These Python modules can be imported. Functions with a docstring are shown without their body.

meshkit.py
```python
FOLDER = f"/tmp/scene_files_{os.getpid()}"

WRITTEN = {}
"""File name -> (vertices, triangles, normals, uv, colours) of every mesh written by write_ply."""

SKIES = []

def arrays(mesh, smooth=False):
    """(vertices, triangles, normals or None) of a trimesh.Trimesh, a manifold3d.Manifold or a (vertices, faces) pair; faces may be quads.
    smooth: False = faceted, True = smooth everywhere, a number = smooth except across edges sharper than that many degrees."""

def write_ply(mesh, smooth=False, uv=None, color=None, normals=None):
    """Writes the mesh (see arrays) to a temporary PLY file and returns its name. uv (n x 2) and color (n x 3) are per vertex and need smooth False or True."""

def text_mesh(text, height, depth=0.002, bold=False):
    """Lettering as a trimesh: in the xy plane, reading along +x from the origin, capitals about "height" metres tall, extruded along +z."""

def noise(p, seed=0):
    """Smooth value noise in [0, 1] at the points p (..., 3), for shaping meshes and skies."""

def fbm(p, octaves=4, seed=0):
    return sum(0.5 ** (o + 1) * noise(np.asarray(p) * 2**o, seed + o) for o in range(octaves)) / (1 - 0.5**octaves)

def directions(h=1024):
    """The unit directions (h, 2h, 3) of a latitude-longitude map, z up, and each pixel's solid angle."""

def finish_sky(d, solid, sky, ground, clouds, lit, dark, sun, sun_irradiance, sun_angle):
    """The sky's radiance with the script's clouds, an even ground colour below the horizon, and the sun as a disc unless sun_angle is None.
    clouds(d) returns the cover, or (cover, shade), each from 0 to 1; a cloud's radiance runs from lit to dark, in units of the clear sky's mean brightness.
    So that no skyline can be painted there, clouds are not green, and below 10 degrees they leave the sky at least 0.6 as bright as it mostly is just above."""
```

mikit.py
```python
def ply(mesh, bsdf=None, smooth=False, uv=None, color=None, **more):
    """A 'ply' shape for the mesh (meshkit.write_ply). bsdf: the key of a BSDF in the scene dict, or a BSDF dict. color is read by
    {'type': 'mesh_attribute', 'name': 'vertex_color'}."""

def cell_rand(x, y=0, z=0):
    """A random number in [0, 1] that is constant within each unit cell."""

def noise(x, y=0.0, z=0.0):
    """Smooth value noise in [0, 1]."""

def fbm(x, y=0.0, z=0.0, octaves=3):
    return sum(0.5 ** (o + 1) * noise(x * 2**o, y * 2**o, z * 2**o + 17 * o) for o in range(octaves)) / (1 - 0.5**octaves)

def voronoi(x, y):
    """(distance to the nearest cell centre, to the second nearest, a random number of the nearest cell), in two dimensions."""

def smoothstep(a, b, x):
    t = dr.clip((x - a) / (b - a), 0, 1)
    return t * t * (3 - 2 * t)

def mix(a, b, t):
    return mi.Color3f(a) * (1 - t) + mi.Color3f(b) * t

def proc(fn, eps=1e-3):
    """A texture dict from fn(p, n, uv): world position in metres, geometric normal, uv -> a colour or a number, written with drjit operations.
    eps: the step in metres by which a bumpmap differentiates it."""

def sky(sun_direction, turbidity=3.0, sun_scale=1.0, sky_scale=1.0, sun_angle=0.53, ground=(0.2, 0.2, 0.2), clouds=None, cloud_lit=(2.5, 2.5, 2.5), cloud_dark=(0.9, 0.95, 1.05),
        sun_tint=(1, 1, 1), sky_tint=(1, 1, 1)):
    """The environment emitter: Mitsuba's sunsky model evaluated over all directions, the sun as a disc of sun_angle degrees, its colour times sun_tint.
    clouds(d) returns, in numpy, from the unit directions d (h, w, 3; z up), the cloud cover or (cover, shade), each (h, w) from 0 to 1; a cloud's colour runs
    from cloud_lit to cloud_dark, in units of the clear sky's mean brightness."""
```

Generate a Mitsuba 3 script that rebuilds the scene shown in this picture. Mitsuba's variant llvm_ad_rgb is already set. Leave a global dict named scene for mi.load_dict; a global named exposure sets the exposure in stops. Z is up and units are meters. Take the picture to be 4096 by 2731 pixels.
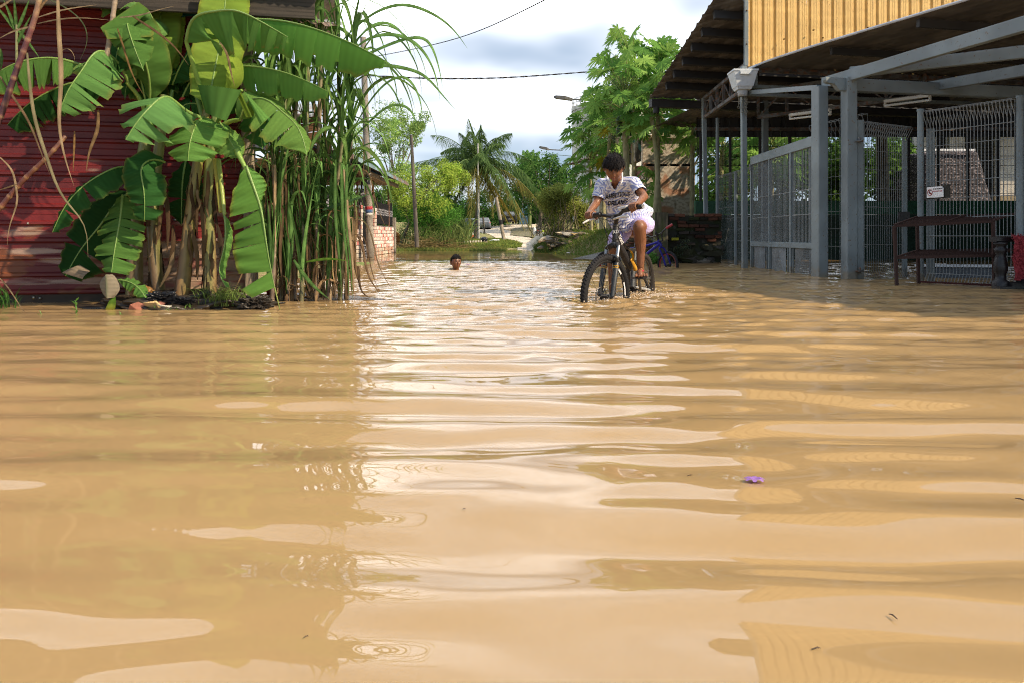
import math, random
import numpy as np, trimesh, manifold3d as m3, drjit as dr, mitsuba as mi
import mikit, meshkit
from mikit import proc, noise, fbm, mix, smoothstep, voronoi, cell_rand
T = mi.ScalarTransform4f
scene, labels = {}, {}
# ---------------------------------------------------------------- camera, sky, exposure
F, CX, HZ, CH = 3186.0, 2048.0, 945.0, 0.5            # focal length in photo pixels, horizon row, eye height over the water
scene['camera'] = {'type': 'perspective', 'fov': math.degrees(2 * math.atan(2048 / F)), 'fov_axis': 'x', 'near_clip': 0.05, 'far_clip': 3000.0,
                   'principal_point_offset_y': 0.5 - HZ / 2731, 'to_world': T().look_at(origin=[0, 0, CH], target=[0, 1, CH], up=[0, 0, 1])}
SUN = np.array([0.685, -0.405, 0.605])


def clouds(d):
    p = d / np.maximum(d[..., 2:3] + 0.22, 0.05)
    n = meshkit.fbm(p * 0.9 + 3.1, 5, 4)
    n2 = meshkit.fbm(p * 2.4 + 9.7, 4, 11)
    el = d[..., 2]; ahead = np.clip((d[..., 1] + 0.35) / 1.1, 0, 1)                # a bright bank of cloud stands over the end of the road
    az = np.arctan2(d[..., 0], d[..., 1])
    bank = np.clip((el - 0.165) / 0.12, 0, 1) * (0.28 + 0.72 * np.exp(-((az + 0.05) / 0.38) ** 2)) * (0.45 + 0.55 * np.clip((0.52 - el) / 0.22, 0, 1)) * np.clip(ahead * 1.3, 0, 1)
    bank = np.clip(bank * (0.66 + 2.0 * (n - 0.44) + 0.5 * (n2 - 0.5)), 0, 1)
    cover = np.clip(0.20 + 0.42 * ahead + 0.5 * bank + 1.7 * (n - 0.50) + 0.5 * (n2 - 0.5), 0.04 + 0.26 * ahead, 1)
    shade = np.clip(0.82 - 0.80 * bank + 1.1 * (0.48 - n) * (1 - bank) + 0.7 * (0.5 - n2), 0, 1)
    return cover, shade


scene['sky_light'] = mikit.sky(SUN, turbidity=3.0, clouds=clouds, cloud_lit=(9.8, 9.7, 9.6), cloud_dark=(1.65, 1.95, 2.4), ground=(0.2, 0.18, 0.14))
exposure = 1.95


# ---------------------------------------------------------------- helpers
def S(r, g, b):
    c = np.array([r, g, b]) / 255.0
    return np.where(c <= 0.04045, c / 12.92, ((c + 0.055) / 1.055) ** 2.4)


def P(u, v, y):
    """The point at distance y that stands at (u, v) of the photograph (4096 wide)."""
    return np.array([(u - CX) / F * y, y, CH - (v - HZ) / F * y])


def norm(a):
    a = np.asarray(a, float)
    return a / (np.linalg.norm(a) + 1e-12)


def spline(pts, n):
    pts = np.asarray(pts, float)
    if len(pts) == 2:
        return pts[0] + (pts[1] - pts[0]) * np.linspace(0, 1, n)[:, None]
    from scipy.interpolate import PchipInterpolator, CubicSpline
    d = np.r_[0, np.cumsum(np.linalg.norm(np.diff(pts[:, :3], axis=0), axis=1) + 1e-9)]
    return CubicSpline(d, pts, bc_type='natural')(np.linspace(0, d[-1], n))


class MB:
    """Collects coloured pieces into one mesh."""
    def __init__(self, col=(0.5, 0.5, 0.5)):
        self.v, self.f, self.c, self.n, self.col, self.quads = [], [], [], 0, np.asarray(col, float), False

    def add(self, v, f, col=None):
        v, f = np.asarray(v, float), np.asarray(f, int)
        if f.shape[1] == 4:
            f = np.vstack([f[:, [0, 1, 2]], f[:, [0, 2, 3]]])
        c = self.col if col is None else np.asarray(col, float)
        self.v.append(v); self.f.append(f + self.n); self.c.append(np.broadcast_to(c, (len(v), 3))); self.n += len(v)
        return self

    def mesh(self, m, col=None):
        if hasattr(m, 'to_mesh'):
            q = m.to_mesh(); return self.add(q.vert_properties[:, :3], q.tri_verts, col)
        return self.add(m.vertices, m.faces, col)

    def beam(self, a, b, w, h, up=(0, 0, 1), col=None, ch=0.0):
        """A bar from a to b, w wide and h high, with chamfered edges if ch."""
        a, b = np.asarray(a, float), np.asarray(b, float)
        t = norm(b - a); up = np.asarray(up, float)
        if abs(np.dot(t, up)) > 0.98: up = np.array([0, 1.0, 0])
        s = norm(np.cross(t, up)); u = np.cross(s, t)
        if ch:
            x, z = w / 2, h / 2
            ring = [(x - ch, -z), (x, -z + ch), (x, z - ch), (x - ch, z), (-x + ch, z), (-x, z - ch), (-x, -z + ch), (-x + ch, -z)]
        else:
            ring = [(w / 2, -h / 2), (w / 2, h / 2), (-w / 2, h / 2), (-w / 2, -h / 2)]
        k = len(ring)
        v = [p + s * x + u * z for p in (a, b) for x, z in ring]
        f = [[i, i + k, (i + 1) % k + k, (i + 1) % k] for i in range(k)]
        tri = [[q[0], q[2], q[1]] for q in f] + [[q[0], q[3], q[2]] for q in f]
        tri += [[0, i + 1, i] for i in range(1, k - 1)][::1] + [[k, k + i, k + i + 1] for i in range(1, k - 1)]
        tri = np.array(tri)[:, ::-1]
        return self.add(v, tri, col)

    def box(self, c, s, col=None, rz=0.0, ch=0.0):
        c = np.asarray(c, float); d = np.array([math.cos(rz), math.sin(rz), 0]) * s[0] / 2
        return self.beam(c - d, c + d, s[1], s[2], col=col, ch=ch)

    def tube(self, pts, r, sides=6, col=None, cap=True, n=None):
        p = np.asarray(pts, float)
        if n: p = spline(p, n)
        m = len(p); r = np.broadcast_to(np.asarray(r, float), (m,)) if np.ndim(r) < 1 or len(r) == m else np.interp(np.linspace(0, 1, m), np.linspace(0, 1, len(r)), r)
        t = np.gradient(p, axis=0); t /= np.linalg.norm(t, axis=1, keepdims=True) + 1e-12
        a = np.cross(t[0], [0, 0, 1.0] if abs(t[0][2]) < 0.9 else [1.0, 0, 0]); a = norm(a)
        fr = []
        for i in range(m):
            a = norm(a - t[i] * np.dot(a, t[i])); fr.append((a, np.cross(t[i], a)))
        ang = np.arange(sides) * 2 * np.pi / sides
        v = np.array([p[i] + r[i] * (np.cos(ang)[:, None] * fr[i][0] + np.sin(ang)[:, None] * fr[i][1]) for i in range(m)]).reshape(-1, 3)
        i, j = np.meshgrid(np.arange(m - 1), np.arange(sides), indexing='ij')
        q = np.stack([i * sides + j, i * sides + (j + 1) % sides, (i + 1) * sides + (j + 1) % sides, (i + 1) * sides + j], -1).reshape(-1, 4)
        f = np.vstack([q[:, [0, 1, 2]], q[:, [0, 2, 3]]])
        if cap:
            v = np.vstack([v, p[0], p[-1]]); k = len(v)
            f = np.vstack([f, [[k - 2, (j + 1) % sides, j] for j in range(sides)], [[k - 1, (m - 1) * sides + j, (m - 1) * sides + (j + 1) % sides] for j in range(sides)]])
        if col is not None and np.ndim(col) == 2:
            col = np.repeat(np.array([np.interp(np.linspace(0, 1, m), np.linspace(0, 1, len(col)), np.asarray(col)[:, k]) for k in range(3)]).T, sides, 0)
            if cap: col = np.vstack([col, col[:1], col[-1:]])
        return self.add(v, f, col)

    def ribbon(self, pts, w, side, n=None, fold=0.0, col=None):
        """A blade along pts, w wide (number or profile), side = width direction(s); fold lifts both edges into a V."""
        p = np.asarray(pts, float)
        if n: p = spline(p, n)
        m = len(p); w = np.interp(np.linspace(0, 1, m), np.linspace(0, 1, max(2, np.size(w))), np.broadcast_to(w, (max(2, np.size(w)),)))
        t = np.gradient(p, axis=0); t /= np.linalg.norm(t, axis=1, keepdims=True) + 1e-12
        sd = np.broadcast_to(np.asarray(side, float), (m, 3)); sd = sd - t * (sd * t).sum(1, keepdims=True)
        sd /= np.linalg.norm(sd, axis=1, keepdims=True) + 1e-12
        nn = np.cross(sd, t)
        v = np.concatenate([p + sd * w[:, None] / 2 + nn * fold * w[:, None], p, p - sd * w[:, None] / 2 + nn * fold * w[:, None]])
        i = np.arange(m - 1)
        q = np.vstack([np.stack([i, i + 1, i + 1 + m, i + m], 1), np.stack([i + m, i + 1 + m, i + 1 + 2 * m, i + 2 * m], 1)])
        if col is not None:
            if np.ndim(col) == 1: col = np.array([col, col])
            cc = np.array([np.interp(np.linspace(0, 1, m), np.linspace(0, 1, len(col)), np.asarray(col)[:, k]) for k in range(3)]).T
            cc = cc * (1 + 0.22 * np.sin(np.arange(m) * 1.7 + p[0][0] * 40))[:, None]
            col = np.vstack([cc * 0.75, cc * 1.2, cc * 0.9])
        return self.add(v, q, col)

    def lathe(self, c, prof, sides=20, axis=(0, 0, 1), col=None):
        """prof: (radius, height) pairs turned about axis through c."""
        ax = norm(axis); a = norm(np.cross(ax, [1, 0, 0.01] if abs(ax[0]) < 0.9 else [0, 1, 0])); b = np.cross(ax, a)
        ang = np.arange(sides) * 2 * np.pi / sides; k = len(prof)
        v = np.array([np.asarray(c) + ax * z + r * (math.cos(t) * a + math.sin(t) * b) for r, z in prof for t in ang])
        i, j = np.meshgrid(np.arange(k - 1), np.arange(sides), indexing='ij')
        q = np.stack([i * sides + j, i * sides + (j + 1) % sides, (i + 1) * sides + (j + 1) % sides, (i + 1) * sides + j], -1).reshape(-1, 4)
        return self.add(v, q, col)

    def blob(self, c, r, sub=2, amp=0.25, freq=1.5, seed=0, col=None, rot=0.0):
        m = trimesh.creation.icosphere(subdivisions=sub); v = np.array(m.vertices)
        v = v * (1 + amp * 2 * (meshkit.fbm(v * freq + seed * 7.3 + 50, 3, seed) - 0.5))[:, None] * np.broadcast_to(r, (3,))
        cs, sn = math.cos(rot), math.sin(rot); v = v @ np.array([[cs, sn, 0], [-sn, cs, 0], [0, 0, 1]])
        return self.add(v + np.asarray(c), m.faces, col)

    def text(self, s, h, origin, ex, ey, depth=0.002, col=None, bold=False):
        m = meshkit.text_mesh(s, h, depth, bold); ex, ey = norm(ex), norm(ey)
        v = np.array(m.vertices); w = v[:, 0].max()
        return self.add(np.asarray(origin) + v[:, :1] * ex + v[:, 1:2] * ey + v[:, 2:] * np.cross(ex, ey), m.faces, col)

    def arrays(self):
        return np.vstack(self.v), np.vstack(self.f), np.vstack(self.c)


USED = set()


def uniq(key):
    k, i = key, 0
    while k in USED:
        i += 1; k = f'{key}_{i:03d}'
    USED.add(k)
    return k


def thing(name, label, cat, group=None, kind=None):
    k = uniq(name); labels[k] = {'label': label, 'category': cat}
    if group: labels[k]['group'] = group
    if kind: labels[k]['kind'] = kind
    return k


def hsv_uv(c, sizes):
    """Colours written into uv so that meshes of one material can be joined: uv.x = hue, uv.y = value + 2 x a saturation step (one step per piece)."""
    c = np.clip(c, 0.0005, 0.98); mx, mn = c.max(1), c.min(1); d = np.maximum(mx - mn, 1e-6); r, g, b = c.T
    h = np.where(mx == r, (g - b) / d, np.where(mx == g, 2 + (b - r) / d, 4 + (r - g) / d)) / 6.0
    h = np.where(mx - mn < 0.02 * mx, 0.1, h)
    sat = (mx - mn) / mx; k = np.repeat(np.arange(len(sizes)), sizes)
    sm = np.bincount(k, sat, len(sizes)) / np.maximum(np.bincount(k, minlength=len(sizes)), 1)
    return np.stack([h, mx + 2 * np.round(sm * 60)[k]], 1)


def hsv_color(p, n, uv):
    s = dr.floor(uv.y * 0.5); v = uv.y - 2 * s; s = s / 60.0; h = uv.x * 6.0 + 12.0
    ch = lambda o: v * (1 - s * (1 - dr.clip(dr.abs((h + o) - 6 * dr.floor((h + o) / 6) - 3) - 1, 0, 1)))
    return mi.Color3f(ch(0), ch(4), ch(2))


def ply_of(mb, mat, smooth=False, jit=0.0, freq=3.0, **more):
    v, f, c = mb.arrays()
    if jit: c = c * (1 + jit * 2 * (meshkit.fbm(v * freq + 31.7, 3, 5) - 0.5))[:, None]
    sizes = [len(x) for x in mb.v]
    if len(sizes) == 1 and len(v) > 4 and mb.quads: sizes = [4] * (len(v) // 4)
    return mikit.ply((v, f), mat, smooth=smooth, uv=hsv_uv(c, sizes), **more)


def part(root, name, mb, mat='matte', smooth=False, label=None, jit=0.0, freq=3.0, stuff=False):
    k = uniq(f'{root}__{name}'); scene[k] = ply_of(mb, mat, smooth, jit, freq)
    if label: labels[k] = {'label': label}
    if stuff: labels.setdefault(k, {})['kind'] = 'stuff'
    return k


def copy_part(root, name, src, to_world, mat=None):
    k = uniq(f'{root}__{name}'); scene[k] = {**scene[src], 'to_world': to_world}
    return k


def solo(name, mb, mat, label, cat, group=None, kind=None, smooth=False, jit=0.0, freq=3.0):
    k = thing(name, label, cat, group, kind); scene[k] = ply_of(mb, mat, smooth, jit, freq)
    return k


def struct(name, mesh, mat, smooth=False, color=None):
    k = uniq(name); scene[k] = mply(mesh, mat, smooth=smooth); labels[k] = {'kind': 'structure'}
    return k


# ---------------------------------------------------------------- materials
VC = proc(hsv_color)


def two(b): return {'type': 'twosided', 'bsdf': b}


def pr(col, rough=0.7, spec=0.5, **k):
    return two({'type': 'principled', 'base_color': col if isinstance(col, dict) else {'type': 'rgb', 'value': list(map(float, col))}, 'roughness': rough, 'specular': spec, **k})


def cproc(fn): return proc(fn)


scene['matte'] = pr(VC, 0.85, 0.3)
scene['satin'] = pr(VC, 0.42, 0.5)
scene['gloss'] = pr(VC, 0.2, 0.6)
scene['metal'] = two({'type': 'roughconductor', 'specular_reflectance': VC, 'alpha': 0.25, 'material': 'Al'})
scene['leaf'] = {'type': 'principledthin', 'base_color': VC, 'roughness': 0.30, 'diff_trans': 0.75, 'spec_trans': 0.0, 'eta': 1.45}
scene['tree_leaf'] = {'type': 'principledthin', 'base_color': VC, 'roughness': 0.5, 'diff_trans': 0.7, 'spec_trans': 0.0, 'eta': 1.4}

# One procedural material, 'surf', holds all weathered surfaces: uv.x of a mesh is the row of this table. Each row: two base colours mixed by noise a,
# two patch colours laid over where noises b and d pass a threshold (which may shift with height between z0 and z1), noise scales, and roughness.
SURF, ROWS = {}, []


def surf(name, c0, c1=None, c2=(0, 0, 0), c3=(0, 0, 0), s1=(3, 3, 3), s2=(20, 20, 20), s3=(6, 6, 6), t2=2.0, w2=0.08, k2=0.8, t3=2.0, w3=0.08, k3=0.8, z0=1.0, z1=0.0, h2=0.0, h3=0.0, rough=0.7):
    SURF[name] = len(ROWS); ROWS.append([*c0, *(c1 if c1 is not None else np.asarray(c0) * 0.75), *c2, *c3, *s1, *s2, *s3, t2, w2, k2, t3, w3, k3, z0, z1, h2, h3, rough])


surf('red_sheet', (0.150, 0.013, 0.014), (0.092, 0.010, 0.012), (0.40, 0.31, 0.25), (0.15, 0.055, 0.022), (2.6, 1, 4.5), (2.2, 2, 13), (5, 1, 7), 0.77, 0.12, 0.65, 0.80, 0.08, 0.8, 0.82, 0.45, 0.19, 0.22, 0.5)
surf('red_sheet_dusty_sunlit', (0.34, 0.235, 0.17), (0.25, 0.165, 0.115), (0.20, 0.045, 0.04), (0.15, 0.07, 0.04), (5, 2, 9), (4, 2, 14), (7, 1, 10), 0.60, 0.12, 0.7, 0.66, 0.1, 0.7, rough=0.7)  # beige-pink dust, painted lighter to stand in for sun on the shaded wall
surf('red_sheet_faded_sunlit', (0.24, 0.03, 0.03), (0.18, 0.022, 0.022), (0.40, 0.30, 0.24), (0.14, 0.06, 0.035), (3, 1, 5), (3, 2, 15), (6, 1, 9), 0.55, 0.14, 0.75, 0.66, 0.1, 0.7, rough=0.55)  # brighter red with pale streaks; the sunlight is put into the colour
surf('yellow_sheet', (0.62, 0.405, 0.13), (0.54, 0.345, 0.105), (0.12, 0.08, 0.05), (0.34, 0.21, 0.07), (1.2, 1.2, 6), (38, 8, 38), (14, 3, 0.7), 0.78, 0.05, 0.7, 0.62, 0.16, 0.45, rough=0.5)
surf('grey_paint', (0.20, 0.24, 0.252), (0.15, 0.18, 0.19), (0.15, 0.10, 0.065), (0.17, 0.15, 0.11), (3, 3, 2), (45, 45, 40), (8, 8, 8), 0.72, 0.05, 0.9, 1.15, 0.35, 0.8, 0.30, 0.06, 0.05, 0.85, 0.45)
surf('rusty_steel', (0.15, 0.155, 0.155), (0.075, 0.065, 0.058), (0.18, 0.08, 0.04), (0.2, 0.1, 0.05), (9, 9, 9), (22, 22, 22), (6, 6, 6), 0.56, 0.1, 0.9, rough=0.65)
surf('roof_sheet', (0.075, 0.068, 0.062), (0.13, 0.118, 0.105), (0.04, 0.036, 0.032), (0, 0, 0), (6, 2, 2), (11, 2.5, 4), t2=0.6, w2=0.2, k2=0.5, rough=0.6)
surf('old_wood', (0.36, 0.30, 0.22), (0.22, 0.18, 0.135), (0.06, 0.05, 0.04), (0.15, 0.125, 0.10), (55, 55, 3), (140, 140, 5), (4, 4, 2), 0.68, 0.08, 0.8, 0.5, 0.3, 0.6, rough=0.85)
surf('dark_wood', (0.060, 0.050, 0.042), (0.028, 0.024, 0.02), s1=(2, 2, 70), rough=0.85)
surf('brown_plank', (0.26, 0.13, 0.06), (0.15, 0.075, 0.04), s1=(4, 4, 40), rough=0.8)
surf('concrete', (0.27, 0.245, 0.21), (0.16, 0.145, 0.125), (0.10, 0.09, 0.075), (0.07, 0.065, 0.05), (5, 5, 2), (50, 50, 50), (8, 8, 8), 0.6, 0.2, 0.6, 1.2, 0.3, 0.9, 0.1, 0.0, 0, 0.8, 0.85)
surf('dark_pole', (0.13, 0.115, 0.10), (0.075, 0.065, 0.06), s1=(9, 9, 1.5), rough=0.85)
surf('grey_pole', (0.40, 0.40, 0.38), (0.3, 0.3, 0.29), rough=0.55)
surf('old_plaster', (0.50, 0.45, 0.38), (0.33, 0.27, 0.21), (0.055, 0.05, 0.042), (0.33, 0.145, 0.075), (22, 9, 22), (5.5, 2, 0.8), (2.4, 1, 1.9), 0.66, 0.16, 0.95, 0.52, 0.12, 0.8, 1.5, 2.6, 0.17, 0.0, 0.9)
surf('pink_plaster', (0.47, 0.225, 0.17), (0.34, 0.17, 0.13), (0.50, 0.45, 0.40), (0, 0, 0), (3, 3, 3), (25, 9, 25), t2=0.68, w2=0.06, rough=0.85)
surf('tank_paint', (0.70, 0.70, 0.66), (0.52, 0.51, 0.47), (0.20, 0.19, 0.17), (0.3, 0.26, 0.2), (2.2, 2.2, 0.55), (0.55, 0.55, 0.09), (3, 3, 0.3), 0.56, 0.14, 0.75, 0.66, 0.1, 0.5, 12, 24, 0.08, 0, 0.7)
surf('mossy_mortar', (0.045, 0.043, 0.036), (0.030, 0.040, 0.014), (0.09, 0.08, 0.065), (0, 0, 0), (6, 6, 6), (15, 15, 15), t2=0.6, w2=0.15, rough=0.95)
surf('mossy_pier', (0.17, 0.145, 0.10), (0.075, 0.07, 0.045), (0.06, 0.085, 0.02), (0, 0, 0), (30, 30, 3), (8, 8, 2), t2=0.5, w2=0.15, rough=0.95)
surf('rusty_tin', (0.20, 0.30, 0.33), (0.13, 0.20, 0.24), (0.17, 0.085, 0.05), (0, 0, 0), (3, 3, 3), (2.5, 1.3, 1), t2=0.47, w2=0.14, rough=0.7)
surf('zinc', (0.23, 0.25, 0.27), (0.19, 0.2, 0.21), (0.15, 0.085, 0.055), (0, 0, 0), (4, 4, 4), (3, 3, 1), t2=0.52, w2=0.14, rough=0.5)
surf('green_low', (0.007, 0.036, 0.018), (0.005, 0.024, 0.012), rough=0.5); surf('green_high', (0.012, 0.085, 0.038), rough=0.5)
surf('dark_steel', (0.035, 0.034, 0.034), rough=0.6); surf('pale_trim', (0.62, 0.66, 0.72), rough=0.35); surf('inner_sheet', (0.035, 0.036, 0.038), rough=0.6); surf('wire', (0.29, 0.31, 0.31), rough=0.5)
surf('white_wall', (0.5, 0.47, 0.42), (0.4, 0.37, 0.33), rough=0.8); surf('maroon_roof', (0.075, 0.028, 0.025), rough=0.6); surf('green_board', (0.04, 0.13, 0.085), rough=0.6); surf('grey_joint', (0.12, 0.115, 0.11), rough=0.9); surf('rusty_pipe', (0.22, 0.10, 0.06), (0.15, 0.1, 0.08), rough=0.8)
surf('ground_soil', (0.085, 0.115, 0.028), (0.17, 0.15, 0.06), (0.20, 0.15, 0.085), (0.13, 0.09, 0.045), (1.1, 1.1, 0), (5, 5, 0), (3, 3, 0), 0.52, 0.16, 0.8, 1.2, 0.3, 0.9, 0.06, -0.03, 0.0, 0.9, 0.95)
surf('road_concrete', (0.42, 0.375, 0.30), (0.30, 0.27, 0.22), (0.20, 0.175, 0.14), (0, 0, 0), (0.9, 0.5, 0), (12, 6, 0), t2=0.56, w2=0.2, k2=0.5, rough=0.9)
surf('wet_road', (0.17, 0.165, 0.155), (0.12, 0.115, 0.105), s1=(6, 6, 0), rough=0.8)
surf('tan_dado', (0.24, 0.19, 0.12), rough=0.8)
surf('tyre', (0.018, 0.018, 0.019), (0.03, 0.028, 0.026), (0.16, 0.115, 0.07), (0, 0, 0), (12, 12, 12), (20, 20, 20), t2=0.74, w2=0.1, k2=0.5, rough=0.7)
TABLE = mi.Float(np.array(ROWS, np.float32).ravel()); NC = len(ROWS[0])


def _row(uv): return mi.UInt32(dr.clip(uv.x + 0.5, 0, len(ROWS) - 1)) * NC


def surf_color(p, n, uv):
    i = _row(uv); g = lambda k: dr.gather(mi.Float, TABLE, i + k); col = lambda k: mi.Color3f(g(k), g(k + 1), g(k + 2))
    nz = lambda k, o, oc: fbm(p.x * g(k) + o, p.y * g(k + 1) + o, p.z * g(k + 2), oc)
    low = smoothstep(g(27), g(28), p.z)
    c = mix(col(0), col(3), smoothstep(0.33, 0.67, nz(12, 0, 3)))
    t3 = g(24) - g(30) * low; c = mix(c, col(9), smoothstep(t3, t3 + g(25), nz(18, 7, 3)) * g(26))
    t2 = g(21) - g(29) * low; return mix(c, col(6), smoothstep(t2, t2 + g(22), nz(15, 3, 3)) * g(23))


scene['surf'] = two({'type': 'principled', 'base_color': proc(surf_color), 'roughness': proc(lambda p, n, uv: dr.gather(mi.Float, TABLE, _row(uv) + 31)), 'specular': 0.45})


def mply(mesh, mat, smooth=False, **k):
    """mikit.ply that understands the rows of the surf table."""
    if mat in SURF:
        v = mesh[0] if isinstance(mesh, (tuple, list)) else mesh.vertices
        return mikit.ply(mesh, 'surf', smooth=smooth, uv=np.tile([float(SURF[mat]), 0.0], (len(v), 1)), **k)
    return mikit.ply(mesh, mat, smooth=smooth, **k)
# ---------------------------------------------------------------- ground and water
def sstep(a, b, x):
    t = np.clip((np.asarray(x, float) - a) / (b - a), 0, 1)
    return t * t * (3 - 2 * t)


def road_mid(y): return np.interp(y, [20, 32, 40, 50, 60, 75, 92, 140], [0.6, 0.75, 0.75, 0.62, 0.5, -0.5, -3, -9])
def road_half(y): return np.interp(y, [20, 32, 40, 50, 60, 92], [0.5, 0.52, 0.6, 0.9, 1.25, 2.0])


def ground_z(x, y):
    x, y = np.asarray(x, float), np.asarray(y, float)
    far = np.interp(y, [-200, 24, 26.5, 30, 37, 50, 60, 67, 80, 92, 120, 300, 3000], [-0.34, -0.30, -0.03, 0.035, 0.06, 0.11, 0.16, 0.33, 0.8, 1.25, 2.6, 5, 5])
    left_dip = -0.05 * sstep(-1.2, 1.0, x) * sstep(33, 29, y)                     # the road meets the water further away
    z = far + left_dip
    ys = 23.2 - (np.clip(x, 0.8, 9) - 0.8) * 3.5
    d = y - ys
    bank = 0.62 * sstep(-0.5, 4.2, d) * sstep(0.45, 1.35, x) * sstep(60, 34, y)
    bank = np.where(d > -0.5, bank - 0.0, 0)
    inside = sstep(3.4, 3.55, x) * sstep(17.6, 17.4, y)
    z = np.where((d > -0.5) & (x > 0.45), np.maximum(z, -0.12 + bank * 1.2), z)
    z = np.where(inside > 0.5, -0.34, z)
    left = sstep(-1.9, -2.6, x) * sstep(5.6, 6.2, y) * sstep(16, 14.5, y)
    z = np.maximum(z, -0.34 + 0.36 * left)
    z = z + (meshkit.fbm(np.stack([x * 0.8, y * 0.8, x * 0], -1), 3, 3) - 0.5) * 0.10 * sstep(0.0, 0.2, z + 0.1)
    return z


def grid_mesh(xs, ys, fz):
    X, Y = np.meshgrid(xs, ys)
    v = np.stack([X, Y, fz(X, Y)], -1).reshape(-1, 3); nx = len(xs)
    i, j = np.meshgrid(np.arange(len(ys) - 1), np.arange(nx - 1), indexing='ij')
    a = i * nx + j
    return v, np.stack([a, a + 1, a + 1 + nx, a + nx], -1).reshape(-1, 4)


gx = np.r_[-2500, -800, -250, -80, -40, np.arange(-20, 20.01, 0.2), 40, 80, 250, 800, 2500]
gy = np.r_[-1500, -300, -60, -10, 0, np.arange(2, 40, 0.25), np.arange(40, 130, 1.0), 150, 200, 300, 600, 1200, 2900]
struct('ground', grid_mesh(gx, gy, ground_z), 'ground_soil', smooth=True)
ry = np.r_[np.arange(27, 50, 0.8), np.arange(50, 100, 1.5)]
rt = np.linspace(-1, 1, 9)
rv = np.array([[road_mid(y) + t * road_half(y), y, 0] for y in ry for t in rt]); rv[:, 2] = ground_z(rv[:, 0], rv[:, 1]) + 0.035
k = len(rt); a = (np.arange(len(ry) - 1)[:, None] * k + np.arange(k - 1)).reshape(-1)
struct('road', (rv, np.stack([a, a + 1, a + 1 + k, a + k], -1)), 'road_concrete', smooth=True)

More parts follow.
